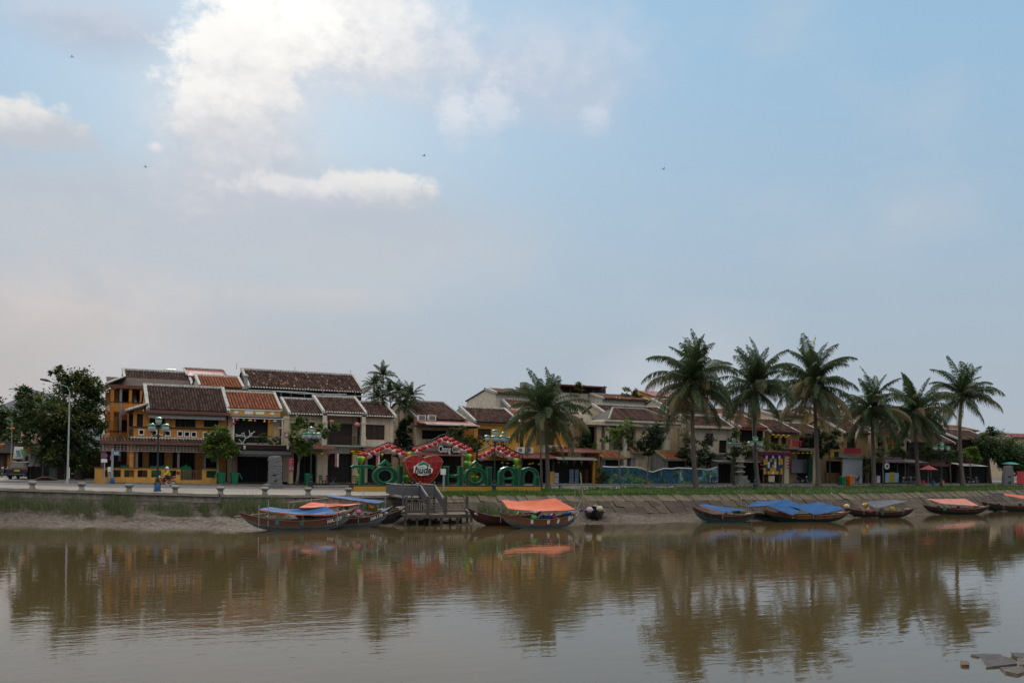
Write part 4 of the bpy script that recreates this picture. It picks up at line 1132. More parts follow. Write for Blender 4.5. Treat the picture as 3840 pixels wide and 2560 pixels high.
n3.slab('corner_pier', 2942, 1710, 2959, 1812, 11.2, 11.7, m_cream); n3.slab('balcony_floor', 2856, 1690, 2956, 1696, 11, 13.99, m_grey)
n4 = House('palm_row_sign_house', 'dark open fronted bar with red letters over a row of yellow lanterns', 2992, 3092, 1628, 1588, 1816, 14.5, 18.5, m_cream, z0=.45)
n4.open(2964, 1690, 3050, 1816, m_dark, name='shop_front'); n4.open(2996, 1640, 3084, 1680, m_dark); n4.walls(); n4.roof(cap=0, stuff_only=True, pitch=.36, row=.6)
n4.slab('marquee', 2960, 1679, 3056, 1684, 11.5, 14.4, m_grey); n4.slab('red_post', 2957, 1645, 2963, 1690, 11.8, 12.0, m_signr); n4.slab('green_jamb', 3032, 1716, 3046, 1800, 12.2, 12.4, mat('dark_green_paint', (.01, .05, .025))); n4.slab('side_pier', 3050, 1690, 3062, 1812, 12.0, 12.5, m_cream)
sc_ = n4.slab('projection_screen', 2968, 1722, 3029, 1772, 13.2, 13.3, mat('screen_grey', (.20, .20, .21)))
sb = part('sign_letters', MB().add(text_mb('BBT', 1.0, .08, .03), at(2990, 1664, 11.6)), m_signr, n4.root)
n5 = House('palm_row_banner_house', 'yellow house with white edged gable and red balcony banner', 3162, 3255, 1625, 1568, 1816, 14, 18.5, m_dull, z0=.5)
n5.open(3176, 1642, 3211, 1680, m_dark); n5.open(3100, 1728, 3155, 1772, m_dark, name='shop_front'); n5.open(3160, 1722, 3250, 1816, m_dark, name='shop_front'); n5.walls(); n5.roof(cap=0, stuff_only=True, pitch=.36, row=.6)
n5.slab('red_banner', 3167, 1679, 3228, 1700, 12.4, 12.45, m_signr); awning(n5.root, 3140, 1702, 3246, 1716, 10.6, 13.9, m_blackaw); n5.slab('counter', 3098, 1772, 3156, 1812, 12.2, 12.4, mat('ochre_counter', (.22, .12, .05))); n5.slab('kiosk_roof', 3088, 1716, 3160, 1722, 11.5, 13.9, m_grey)
part('white_screen', MB().rect(3160, 1719, 3234, 1812, 10.9, 11.0), mat('white_vinyl', (.46, .46, .46)), n5.root)
part('yellow_sign', MB().rect(3099, 1690, 3128, 1713, 11.4, 11.5), m_yell, n5.root); part('green_sign', MB().rect(3129, 1692, 3145, 1712, 11.4, 11.5), mat('dark_green_paint', (.01, .05, .025)), n5.root)
n6 = House('palm_row_pink_house', 'house with pink fascia and planted balcony between two palms', 3285, 3400, 1626, 1580, 1814, 14, 18, m_cream, z0=.55)
n6.open(3292, 1640, 3326, 1690, m_dark); n6.open(3352, 1640, 3378, 1690, m_dark); n6.open(3260, 1735, 3396, 1814, m_dark, None, (4, 0), name='shop_front', barm=m_wood); n6.walls(); n6.roof(cap=0, stuff_only=True, pitch=.38, row=.6)
n6.slab('pink_fascia', 3280, 1622, 3402, 1634, 13.2, 13.5, mat('dull_pink', (.30, .13, .13))); n6.slab('ochre_panel', 3328, 1637, 3352, 1680, 13.85, 13.98, m_yel); n6.slab('balcony_slab', 3280, 1712, 3400, 1720, 11.5, 13.98, m_grey); n6.slab('sign_strip', 3320, 1722, 3382, 1732, 11.3, 11.45, mat('pale_pink_sign', (.52, .30, .34)))
for px in (3329, 3362):
    n6.slab('poster', px-8, 1772, px+8, 1808, 11.5, 11.6, mat('pale_blue_poster', (.32, .50, .56)))
n6.slab('counter', 3338, 1770, 3354, 1808, 11.55, 11.7, m_yell)
n7 = House('palm_row_dark_shops', 'dark shop row with red fascia behind the pink umbrella', 3405, 3570, 1660, 1600, 1812, 14, 19, m_wood, z0=.6)
n7.open(3410, 1748, 3562, 1812, m_dark, None, (5, 0), name='shop_front', barm=m_wood); n7.open(3415, 1680, 3555, 1722, m_dark); n7.walls(); n7.roof(cap=0, stuff_only=True, pitch=.38, row=.6); n7.slab('red_fascia', 3440, 1733, 3566, 1747, 12.3, 12.6, m_redbrown); awning(n7.root, 3385, 1722, 3482, 1733, 11, 13.9, m_grey)
n8 = House('palm_row_end_shop', 'last shop with dark roof and pale awning beside the far trees', 3590, 3712, 1650, 1612, 1812, 14, 18, m_wood, z0=.65)
n8.open(3618, 1748, 3700, 1812, m_dark, name='shop_front'); n8.open(3610, 1670, 3690, 1715, m_dark); n8.walls(); n8.roof(cap=0, stuff_only=True, pitch=.4, row=.6); awning(n8.root, 3618, 1736, 3704, 1746, 11, 13.9, m_trim); n8.slab('red_signboard', 3612, 1696, 3684, 1732, 12.8, 13.0, mat('maroon_sign', (.16, .025, .04)))
for nm, lb, a, b_, pe, pg, wf, wr, wl, rf_ in (('back_row_house', 'cream back row house with red roof between the second and third tall palms', 2690, 2830, 1560, 1535, 24, 28, m_cream2, m_tred), ('back_row_house', 'cream back row house with a small dark window above the lantern balcony', 2900, 3010, 1560, 1538, 24, 28, m_cream, m_tile), ('back_row_house', 'peach back row house behind the third tall palm', 3060, 3190, 1560, 1530, 26, 30, m_dull, m_tred), ('back_row_house', 'pale back row house with red roof near the fourth palm', 3215, 3360, 1575, 1540, 24, 28, m_cream2, m_tred), ('back_row_house', 'pale back row house with dark roof near the fifth palm', 3390, 3520, 1610, 1580, 24, 28, m_cream2, m_tile), ('back_row_house', 'cream back row house with red roof right of the last palm', 3560, 3660, 1614, 1595, 26, 30, m_cream, m_tred), ('back_row_house', 'distant red roofed house at the right picture edge behind trees', 3790, 3960, 1642, 1626, 40, 46, m_cream, m_redmetal)):
    hh = House(nm, lb, a, b_, pe, pg, 1760, wf, wr, wl, z0=1.0, group='back row houses behind the palms')
    hh.open((a+b_)/2-14, pe+12, (a+b_)/2+14, pe+32, m_glass, m_trim); hh.walls(); hh.roof(rf_, m_torangeb if rf_ is not m_tile else m_tileb, cap=0, stuff_only=True, pitch=.42, row=.8)


# ================================================================ TREES AND PLANTS
def frond_mesh(name, L, e0, droop, m, seed, nl=52, lw=.050, ll=1.25, hang=1.0):
    """one feather leaf growing along +x from the origin; e0 start elevation, droop total bend"""
    rn = random.Random(seed); b = MB(); pts = []; p = Vector((0, 0, 0)); n = 12; tw = rn.uniform(-.25, .25)
    for i in range(n+1):
        pts.append(p.copy()); t = i/n; e = e0-droop*t**1.7
        p = p+Vector((math.cos(e), tw*t*.5, math.sin(e)))*(L/n)
    b.tube(pts, [.045*(1-.85*i/n) for i in range(n+1)], 4, False)
    for i in range(nl):
        t = .10+.89*i/(nl-1); k = t*n; j = min(int(k), n-1); q = pts[j].lerp(pts[j+1], k-j); d = (pts[j+1]-pts[j]).normalized()
        side = d.cross(Vector((0, 0, 1))).normalized(); upv = side.cross(d)
        l = ll*(math.sin(PI*(.16+.80*t))**.7)*rn.uniform(.8, 1.1)
        for s in (-1, 1):
            if rn.random() < .06:
                continue
            dr = (side*s*.75+d*.62+upv*.15+Vector((0, 0, -.25*hang))).normalized()
            mid = q+dr*l*.5; tip = q+dr*l*.9+Vector((0, 0, -hang*l*rn.uniform(.4, .8)))
            w = d*lw; c = len(b.v)
            b.v += [tuple(q-w*.6), tuple(q+w*.6), tuple(mid+w), tuple(mid-w), tuple(tip)]
            b.f += [(c, c+1, c+2, c+3), (c+3, c+2, c+4)]
    return mesh_of(name, b, m)


FR = []
for i, (e, dr, m) in enumerate(((82, 34, m_palm), (68, 62, m_palm), (50, 82, m_palm), (32, 94, m_palm), (12, 92, m_palm), (-8, 74, m_palm), (-34, 52, m_palm), (-50, 36, m_palmy))):
    FR.append([frond_mesh('frond', 5.6, math.radians(e+dx), math.radians(dr+dx), m if k < 3 or i < 4 else m_palmy, 10*i+k, hang=.7+.16*i) for k, dx in enumerate((0, 7, -6, 12))])
m_coco = mat('coconut_husk', (.14, .16, .05), c2=(.20, .15, .06), ns=4)


def palm(name, label, group, base, top, sc, r0, seed, n=(5, 6, 7, 8, 8, 8, 6, 3), nuts=True, xyk=1.0):
    rn = random.Random(seed)
    o = thing(name, base, label, 'palm tree', group)
    b0, t0 = Vector(base), Vector(top); pts = []; rs = []
    bow = Vector((rn.uniform(-.5, .5), rn.uniform(-.3, .3), 0))*min(1, sc)
    for i in range(15):
        t = i/14; pts.append(b0.lerp(t0, t)+bow*math.sin(PI*t)); rs.append(r0*(1.0-.38*t)*(1.5-.5*min(1, t*9)))
    tr = MB(); pp = []; rr = []
    for i in range(14):                                   # ringed trunk
        for s in range(3):
            f = s/3; pp.append(pts[i].lerp(pts[i+1], f)); rr.append((rs[i]+(rs[i+1]-rs[i])*f)*(1.05 if s == 0 else .97))
    part('trunk', tr.tube(pp+[pts[-1]], rr+[rs[-1]], 8), m_palmbark, o, smooth=True)
    loc = t0-b0; ph = 0
    for k, c in enumerate(n):
        for j in range(c):
            ph += 2.39996+rn.uniform(-.25, .25); s = sc*rn.uniform(.74, 1.06)
            inst('frond', rn.choice(FR[k]), o, loc+Vector((0, 0, -.04*k*sc)), (rn.uniform(-.3, .3), rn.uniform(-.12, .12), ph), (s*xyk, s*xyk, s))
    if nuts:
        cb = MB()
        for j in range(9):
            a = rn.uniform(0, 2*PI); cb.ell(t0+Vector((math.cos(a)*.42, math.sin(a)*.42, rn.uniform(-.75, -.3)))*1.0, .14, .14, .18, 7, 5)
        part('coconut_cluster', cb, m_coco, o, smooth=True)
    else:
        part('crown_shaft', MB().tube([t0+Vector((0, 0, -.7*sc*2)), t0], [r0*.8, r0*.6], 7), m_leafd, o)
    return o


random.seed(4)
for i, (bx, by, cx_, cy_, w, sc, lb) in enumerate((
        (2055, 1830, 2042, 1548, 2.2, .98, 'stocky leaning coconut palm beside the green letters, standing apart from the rest'),
        (2612, 1838, 2600, 1432, 3, 1.08, 'tall coconut palm in front of the mural wall, leftmost of the six in a row'),
        (2842, 1836, 2832, 1452, 3.6, 1.04, 'coconut palm beside the patterned lantern panel, second of the row'),
        (3070, 1828, 3052, 1440, 5.5, 1.14, 'tallest coconut palm, by the red letter sign, third of the row'),
        (3278, 1822, 3270, 1530, 6.5, 1.0, 'shorter coconut palm left of the pink house, fourth of the row'),
        (3445, 1818, 3432, 1545, 8.0, 1.0, 'drooping coconut palm beside the pink umbrella, fifth of the row'),
        (3612, 1822, 3606, 1484, 7.0, 1.02, 'slender coconut palm with open crown at the right end of the row'))):
    tp_ = at(cx_, cy_, w); bp = at(bx, by, w); bp.z = min(bp.z, gz(bp.x, w))-.05
    palm('coconut_palm', lb, 'coconut palms along the riverside', bp, tp_, sc, .29 if i else .25, 30+i, n=((5, 7, 7, 7, 7, 6, 4, 2), (5, 7, 8, 8, 9, 8, 7, 4), (6, 7, 6, 7, 7, 6, 6, 3), (5, 6, 9, 8, 8, 7, 7, 5), (4, 5, 6, 8, 8, 9, 5, 2), (5, 6, 5, 6, 8, 9, 9, 4), (3, 6, 7, 8, 6, 4, 3, 1))[i])
for i, (px, py, w, sc, lb) in enumerate(((1437, 1408, 18, .30, 'tallest slim areca palm above the shuttered house roof'), (1402, 1446, 17, .29, 'leftmost slim areca palm against the long roof'), (1462, 1470, 16, .31, 'slim areca palm in the middle of the gap between houses'), (1496, 1474, 17.5, .30, 'slim areca palm, second from right in the gap'), (1542, 1484, 16.5, .32, 'rightmost slim areca palm against the cafe roof'), (1418, 1492, 16, .27, 'low areca palm peeping over the shuttered house roof'), (1520, 1520, 15.5, .30, 'lowest areca palm in front of the grey cafe side wall'))):
    tp_ = at(px, py, w); palm('areca_palm', lb, 'areca palms in the gap between houses', (tp_.x+.2, w, .3), tp_, sc, .085, 60+i, n=(3, 4, 4, 4, 3, 3, 2, 0), nuts=False, xyk=1.25)


def leaf_crown(blobs, n, size, rn, flat=.8, long=1.7):
    b = MB(); tot = sum(r**2 for _, r in blobs)
    for c, r in blobs:
        k = int(n*r*r/tot); sub = []
        for _ in range(max(5, int(k/34))):
            d = Vector((rn.gauss(0, 1), rn.gauss(0, 1), rn.gauss(0, 1))).normalized()*r*rn.uniform(.45, 1.05)
            sub.append((c+Vector((d.x, d.y, d.z*flat)), r*rn.uniform(.16, .34)))
        for _ in range(k):
            sc_, sr = rn.choice(sub)
            p = sc_+Vector((rn.gauss(0, 1), rn.gauss(0, 1), rn.gauss(0, .7)))*sr*.7
            d = ((p-c).normalized()*.7+Vector((rn.uniform(-1, 1), rn.uniform(-1, 1), rn.uniform(-1, .3)))).normalized()
            s = d.cross(Vector((rn.uniform(-.4, .4), rn.uniform(-.4, .4), 1))).normalized()
            L = size*rn.uniform(.7, 1.3); W_ = L/long*.5; q = len(b.v); nrm = d.cross(s)
            b.v += [tuple(p), tuple(p+d*L*.5+s*W_-nrm*L*.08), tuple(p+d*L), tuple(p+d*L*.5-s*W_-nrm*L*.08)]
            b.f.append((q, q+1, q+2, q+3))
    return b


def tree(name, label, cat, base, w, blobs, n, size, m, r0=.16, bark=m_bark, seed=1, group=None, m2=None, limbs=True, dw=.8, trunk_top=None):
    """base, blobs in photograph pixels (blob: px, py, radius px); depth spread dw of the radius"""
    rn = random.Random(seed)
    bs = at(base[0], base[1], w); zg = gz(bs.x, w)+.1
    if base[1] > 1760:
        bs.z = min(bs.z, zg)
    sc = FPX/((bs-CAM).dot(FW))
    bl = [(at(px, py, w+rn.uniform(-1, 1)*r/sc*dw), r/sc) for px, py, r in blobs]
    o = thing(name, bs, label, cat, group)
    tb = MB(); top = at(*trunk_top, w) if trunk_top else sum((c for c, _ in bl), Vector())/len(bl)
    mid = bs.lerp(top, .55)+Vector((rn.uniform(-.1, .1), 0, 0))
    tb.tube([bs, bs.lerp(mid, .5)+Vector((.04, 0, 0)), mid, top], [r0*1.25, r0, r0*.8, r0*.4], 7)
    if limbs:
        for c, r in bl:
            s = mid.lerp(top, rn.uniform(0, .7)); k = s.lerp(c, .5)+Vector((0, 0, .15*r))
            tb.tube([s, k, c], [r0*.5, r0*.32, r0*.12], 5)
    part('trunk', tb, bark, o, smooth=True)
    part('crown', leaf_crown(bl, n, size, rn), m, o)
    if m2:
        part('crown', leaf_crown([(c+Vector((rn.uniform(-.3, .3), -.3, rn.uniform(-.2, .3)))*r, r*.8) for c, r in rn.sample(bl, max(1, len(bl)//2))], n//4, size, rn), m2, o)
    return o


tree('street_tree', 'large dense dark tree left of the corner house over the sheet metal stalls', 'tree', (300, 1806), 17.5, [(250, 1500, 85), (330, 1560, 60), (180, 1560, 75), (105, 1490, 42), (285, 1430, 58), (350, 1455, 45), (250, 1620, 85), (335, 1670, 58), (140, 1640, 58), (75, 1505, 28), (225, 1400, 28), (370, 1590, 34), (200, 1700, 55), (300, 1720, 50), (110, 1570, 50), (345, 1520, 50)], 17000, .34, m_leaf, .34, seed=2, m2=m_leafy)
tree('street_tree', 'small bright leafed tree behind the green bins in front of the ochre porch', 'tree', (817, 1806), 9.7, [(828, 1625, 30), (795, 1642, 22), (850, 1655, 30), (815, 1665, 34), (868, 1690, 24), (785, 1690, 20), (850, 1705, 22), (800, 1705, 18), (775, 1670, 16)], 3200, .30, m_leaf2, .11, bark=m_bark2, seed=3, m2=m_leafy)
tree('street_tree', 'leaning street tree with vivid green leaves before the cream houses', 'tree', (1112, 1814), 9.2, [(1122, 1575, 20), (1118, 1620, 32), (1150, 1650, 34), (1110, 1660, 26), (1135, 1690, 26), (1165, 1690, 20), (1108, 1600, 20), (1195, 1600, 20), (1215, 1625, 20), (1180, 1640, 22), (1255, 1600, 16), (1145, 1585, 18)], 3400, .27, m_leaf2, .13, bark=m_bark2, seed=4, m2=m_leaf, trunk_top=(1130, 1680))
tree('street_tree', 'olive leafed tree behind the middle lantern arch', 'tree', (1752, 1815), 11, [(1728, 1635, 28), (1758, 1660, 30), (1700, 1622, 22), (1785, 1676, 24), (1735, 1605, 16), (1800, 1650, 18)], 2200, .27, m_leafy, .1, seed=5)
tree('street_tree', 'thin pale trunked tree crossing the nearest palm trunk', 'tree', (2030, 1822), 4.5, [(2095, 1598, 22), (2065, 1610, 16), (2085, 1680, 12), (2075, 1630, 12)], 520, .26, m_leaf2, .12, bark=m_bark2, seed=6, trunk_top=(2032, 1600))
tree('street_tree', 'twin trunked light green street tree before the left half of the mural', 'tree', (2325, 1820), 8.3, [(2290, 1625, 26), (2340, 1605, 32), (2265, 1650, 22), (2362, 1640, 24), (2320, 1650, 22), (2350, 1580, 16)], 1700, .27, m_leaf2, .1, bark=m_bark2, seed=7, m2=m_leafy)
tree('street_tree', 'dark leafed street tree before the villa, over the dark part of the mural', 'tree', (2422, 1818), 8.6, [(2432, 1625, 34), (2410, 1668, 30), (2472, 1605, 30), (2462, 1650, 32), (2440, 1690, 22)], 2600, .27, m_leafd, .11, bark=m_bark2, seed=8, m2=m_leaf)
tree('garden_tree', 'bushy garden tree over the mural wall behind the tallest left palm', 'tree', (2590, 1800), 11.6, [(2590, 1665, 38), (2562, 1705, 30), (2640, 1705, 36), (2655, 1655, 28), (2610, 1730, 30), (2570, 1640, 26), (2650, 1740, 22)], 3000, .28, m_leafd, .12, seed=9, m2=m_leaf)
tree('garden_tree', 'dark shrub tree between the low shop and the cream villa', 'tree', (2195, 1800), 14, [(2190, 1640, 26), (2208, 1680, 26), (2175, 1665, 20), (2215, 1625, 18)], 1500, .28, m_leafd, .1, seed=10, m2=m_leaf2)
tree('shrub', 'green shrub at the left end of the mural wall', 'shrub', (2262, 1816), 9.5, [(2256, 1765, 16), (2268, 1785, 18), (2256, 1800, 16)], 900, .2, m_leaf, .05, seed=11)
tree('hedge', 'clipped green hedge along the balcony under yellow lanterns', 'hedge', (2903, 1690), 11.6, [(2870, 1668, 17), (2890, 1672, 16), (2910, 1673, 16), (2930, 1674, 16), (2945, 1675, 12), (2862, 1652, 14)], 1900, .17, m_leaf2, .05, seed=12)
tree('vine', 'leafy vine hanging from the balcony beside the second tall palm', 'vine', (2800, 1725), 11.8, [(2790, 1672, 20), (2812, 1690, 22), (2830, 1660, 16), (2795, 1705, 16)], 1300, .22, m_leafy, .05, seed=13, m2=m_leaf)
tree('garden_tree', 'dark round tree right of the red letter sign', 'tree', (3112, 1790), 11.2, [(3110, 1655, 32), (3130, 1628, 26), (3092, 1680, 24), (3138, 1668, 24), (3090, 1630, 20)], 2000, .28, m_leafd, .1, seed=14, m2=m_leaf)
tree('shrub', 'green shrub beside the white screen under the fourth palm', 'shrub', (3250, 1812), 10.5, [(3252, 1735, 22), (3245, 1760, 18), (3258, 1710, 16)], 900, .24, m_leaf, .05, seed=15)
tree('street_tree', 'slim street tree before the pink house balcony', 'tree', (3312, 1818), 8, [(3306, 1690, 26), (3292, 1715, 18), (3325, 1675, 18), (3318, 1650, 16)], 1100, .26, m_leafy, .1, bark=m_bark2, seed=16, m2=m_leaf)
tree('street_tree', 'bushy tree behind the last street lamp', 'tree', (3565, 1815), 9.5, [(3545, 1695, 30), (3570, 1715, 26), (3530, 1670, 24), (3585, 1690, 20)], 1500, .28, m_leaf, .1, seed=17, m2=m_leaf2)
for i, (bx, w, bl, m, lb) in enumerate(((2755, 11, [(2752, 1650, 22), (2765, 1690, 24), (2742, 1710, 18), (2760, 1620, 14)], m_leaf, 'leafy tree behind the carved stone pillar'), (3062, 12.5, [(3060, 1640, 22), (3045, 1668, 20), (3075, 1690, 22), (3070, 1612, 14)], m_leafd, 'dark tree squeezed behind the tallest palm trunk'), (3365, 11.8, [(3362, 1690, 20), (3380, 1700, 20), (3345, 1702, 16), (3372, 1668, 14)], m_leafy, 'bushy balcony plant at the right end of the pink house'), (3490, 10.5, [(3492, 1690, 26), (3470, 1705, 22), (3512, 1700, 24), (3480, 1665, 18)], m_leaf, 'broad green tree above the coral parasol'), (3640, 11, [(3640, 1690, 24), (3655, 1712, 20), (3622, 1706, 18)], m_leaf2, 'light green tree before the last shop'))):
    tree('street_tree', lb, 'tree', (bx, 1812), w, bl, 1700, .28, m, .09, seed=70+i, m2=m_leaf2)
for i, (bx, w, bl, lb) in enumerate(((3715, 12, [(3718, 1640, 34), (3695, 1680, 34), (3735, 1685, 36), (3665, 1705, 26), (3712, 1615, 18), (3680, 1650, 20)], 'tall far tree just right of the last shop'), (3785, 14, [(3775, 1680, 40), (3800, 1700, 40), (3762, 1715, 32), (3790, 1740, 34)], 'broad far tree above the grey monument'), (3850, 13, [(3835, 1690, 38), (3860, 1720, 46), (3830, 1745, 30), (3880, 1680, 40)], 'far tree cut by the right picture edge'))):
    tree('far_tree', lb, 'tree', (bx, 1812), w, [(a, b, r*1.25) for a, b, r in bl], 4600, .36, m_leaf, .16, seed=20+i, group='trees at the far right', m2=m_leafd)
for i, (bx, w, bl, lb) in enumerate(((20, 48, [(10, 1540, 45), (45, 1575, 45), (-20, 1560, 45), (20, 1610, 45)], 'far leafy tree at the left picture edge'), (95, 44, [(90, 1585, 42), (115, 1620, 45), (60, 1625, 40), (95, 1655, 40)], 'far leafy tree behind the hanging lanterns on the left'))):
    tree('far_tree', lb, 'tree', (bx, 1780), w, bl, 2600, .42, m_leaf, .2, seed=26+i, group='far trees up the left street', m2=m_leafy)
tree('bamboo_clump', 'dark bamboo clump in the gap beside the grey cafe side wall', 'bamboo', (1512, 1800), 15.2, [(1515, 1620, 22), (1524, 1575, 16), (1500, 1660, 20), (1530, 1650, 18), (1505, 1600, 14), (1490, 1690, 18), (1535, 1690, 18)], 2200, .36, m_leafd, .06, seed=29, m2=m_leaf)
for i, (px, py, r, w, lb) in enumerate(((2170, 1445, 14, 29.8, 'small potted tree on the timber roof deck'), (2352, 1468, 20, 28.5, 'bushy roof garden tree above the long white wall, taller one'), (2388, 1475, 15, 28.5, 'bushy roof garden tree above the long white wall, lower one'))):
    tree('roof_garden_tree', lb, 'tree', (px, py+26), w, [(px, py, r), (px-r*.6, py+r*.5, r*.7), (px+r*.7, py+r*.6, r*.7)], 420, .34, m_leafy, .06, seed=32+i, group='roof garden trees')
for i, (px, py, r, m, lb) in enumerate(((985, 1632, 12, m_leafy, 'tallest potted shrub on the lantern balcony'), (965, 1648, 12, m_leaf, 'low potted shrub left of the tallest one on the lantern balcony'), (1010, 1650, 14, m_leaf2, 'spreading potted shrub in the middle of the lantern balcony'), (1036, 1648, 14, m_leaf, 'potted shrub at the right end of the lantern balcony'), (910, 1648, 12, m_leafd, 'dark potted shrub behind the white branch ornament'))):
    tree('potted_shrub', lb, 'plant', (px, 1666), 11.6, [(px, py, r), (px+6, py+8, r*.7)], 330, .16, m, .04, seed=40+i, group='potted shrubs on the lantern balcony', limbs=False)


# ================================================================ STREET FURNITURE
def gpt(px, py, w):
    """foot of something standing on the street at plane w under photograph pixel px"""
    a = at(px, py, w); return Vector((a.x, w, gz(a.x, w)+(.12 if w > kerb(a.x) else 0)))


random.seed(9)
# ---- four-headed street lamps
def lamp_proto():
    o = thing('street_lamp', (0, 0, 0), 'x', 'street lamp', 'green capped street lamps')
    part('base', MB().lathe((0, 0, 0), [(.30, 0), (.30, .12), (.22, .2), (.2, .55), (.24, .6), (.15, .75), (.17, 1.0), (.1, 1.1)], 8), m_lamp, o)
    part('post', MB().tube([(0, 0, 1.0), (0, 0, 5.2)], [.085, .055], 8).lathe((0, 0, 4.3), [(.09, 0), (.14, .1), (.09, .2)], 8), m_lamp, o)
    for i in range(5):
        a = PI/4+i*PI/2; r = .72 if i < 4 else 0; c = Vector((math.cos(a)*r, math.sin(a)*r, 4.78 if i < 4 else 5.32))
        if i < 4:
            part('arm', MB().tube([(c.x*.08, c.y*.08, 4.55), (c.x*.45, c.y*.45, 4.42), (c.x*.85, c.y*.85, 4.5), (c.x, c.y, 4.75)], .035, 6).lathe(c+Vector((0, 0, -.06)), [(.06, 0), (.12, .06)], 8), m_lamp, o)
        hd = part('lamp_glass', MB().lathe(c, [(.13, 0), (.20, .10), (.25, .26), (.265, .42)], 10), m_lglass, o, smooth=True)
        part('lamp_cap', MB().lathe(c, [(.30, .42), (.31, .47), (.25, .55), (.12, .61), (.02, .63)], 10), m_lgreen, hd, smooth=True)
    return o


lp = lamp_proto()
for i, (px, py, w, k, lb) in enumerate(((590, 1843, -1.3, 1, 'green capped street lamp with blue sack at its foot, on the quay edge'), (1165, 1828, 6.2, .97, 'green capped street lamp beside the leaning tree and green bin'), (1853, 1841, .1, 1, 'green capped street lamp in front of the letter I near AN'), (1886, 1824, 9.2, .95, 'green capped street lamp half hidden behind the right lantern arch'), (2830, 1838, 1.0, 1, 'green capped street lamp before the patterned panel, near the second tall palm'), (2750, 1820, 8.5, .95, 'green capped street lamp by the carved stone pillar'), (3529, 1832, 3.5, 1, 'last green capped street lamp, right of the pink umbrella'))):
    o = lp if i == 0 else dup(lp)
    f = gpt(px, py, w); place(o, f, .25*i, k, lb)
f = gpt(590, 1843, -1.3)
bs = thing('blue_sack', f+Vector((0, -.3, 0)), 'crumpled blue plastic sack tied round the lamp foot', 'sack'); bg_ = MB().lathe(f+Vector((0, -.05, 0)), [(.24, 0), (.27, .2), (.25, .4), (.18, .52), (.12, .56)], 9)
bg_.v = [(v[0]+random.uniform(-.04, .04), v[1]+random.uniform(-.04, .04), v[2]) for v in bg_.v]; part('bag', bg_, m_bluet, bs)
part('tie', MB().lathe(f+Vector((0, -.05, .52)), [(.15, 0), (.17, .05)], 8), m_trim, bs)
# ---- tall white light poles on the left
for i, (px, pyb, pxt, pyt, w, hd, lb) in enumerate(((253, 1806, 262, 1470, 9.5, (-1.7, .9), 'tall pale roadside light pole in front of the big tree'), (41, 1770, 47, 1537, 32, (-2.2, .8), 'far grey roadside light pole up the left street'))):
    b0, t0 = at(px, pyb, w), at(pxt, pyt, w); b0.z = gz(b0.x, w)
    o = thing('light_pole', b0, lb, 'light pole', 'roadside light poles')
    part('pole', MB().tube([b0, b0+Vector((0, 0, .5)), t0], [.12, .085, .05], 8), m_grey if i else mat('pole_grey_paint', (.40, .40, .39)), o)
    part('arm', MB().tube([t0, t0+Vector((hd[0]*.12, 0, .45)), t0+Vector((hd[0]*.5, 0, hd[1]*.75)), t0+Vector((hd[0], 0, hd[1]))], .035, 6), m_metal, o)
    h0 = t0+Vector((hd[0], 0, hd[1])); part('lamp_head', MB().tube([h0+Vector((.15, 0, -.02)), h0+Vector((-.15, 0, .05)), h0+Vector((-.65, 0, .12))], [.06, .12, .07], 8), m_dmetal, o)
# ---- mushroom bollards
bp_ = thing('bollard', (0, 0, 0), 'x', 'bollard', 'mushroom shaped stone bollards on the quay edge')
part('shaft', MB().lathe((0, 0, 0), [(.25, 0), (.25, .06), (.21, .10), (.20, .34)], 10), m_stone, bp_, smooth=True)
part('cap', MB().lathe((0, 0, .34), [(.22, 0), (.33, .06), (.36, .14), (.33, .22), (.20, .27), (.02, .28)], 12), m_stone, bp_, smooth=True)
bl_lab = ['leftmost stone bollard, before the dark car', 'stone bollard before the white light pole, second from left', 'stone bollard just left of the blue sack, third from left', 'stone bollard below the motorcycle, fourth from left', 'stone bollard below the left green bin, fifth from left', 'stone bollard left of the carved stele, sixth from left', 'stone bollard below the lamp by the leaning tree, seventh from left', 'stone bollard at the left end of the letter plinth', 'stone bollard next to the pier steps, rightmost']
for i, px in enumerate((121, 306, 484, 657, 827, 993, 1155, 1307, 1469)):
    o = bp_ if i == 0 else dup(bp_)
    lo, hi = -12.0, 20.0
    for _ in range(40):
        m_ = (lo+hi)/2
        if proj(m_, edge(m_)+.35, 0)[0] < px: lo = m_
        else: hi = m_
    x = lo; w = edge(x)+.35
    place(o, (x, w, gz(x, w)), i, 1, bl_lab[i])
# ---- signs by the porch
a = gpt(420, 1812, 9.6); o = thing('street_sign', a, 'blue street name sign on a grey pole before the ochre porch', 'sign')
part('pole', MB().tube([a, (a.x, 9.6, at(420, 1682, 9.6).z)], .10, 8), m_metal, o)
sg = part('name_board', MB().rect(424, 1690, 449, 1705, 9.5, 9.53), m_signb, o)
part('lettering', MB().rect(427, 1693.5, 432, 1697, 9.485, 9.498).rect(434, 1694, 445, 1696.5, 9.485, 9.498).rect(427, 1699, 446, 1702, 9.485, 9.498), m_trim, sg)
part('bracket', MB().rect(418, 1688.5, 452, 1690, 9.5, 9.55).rect(418, 1705, 452, 1706.5, 9.5, 9.55), m_metal, o)
part('sticker', MB().rect(413, 1708, 419, 1724, 9.45, 9.48), mat('lilac_sticker', (.30, .20, .38)), o); part('blue_wrap', MB().lathe((a.x, 9.6, a.z), [(.2, 0), (.22, .3), (.12, .55)], 8), m_bluet, o)
a = gpt(409, 1812, 9.7); o = thing('meter_box', a, 'white utility meter box on a post beside the street sign', 'utility box')
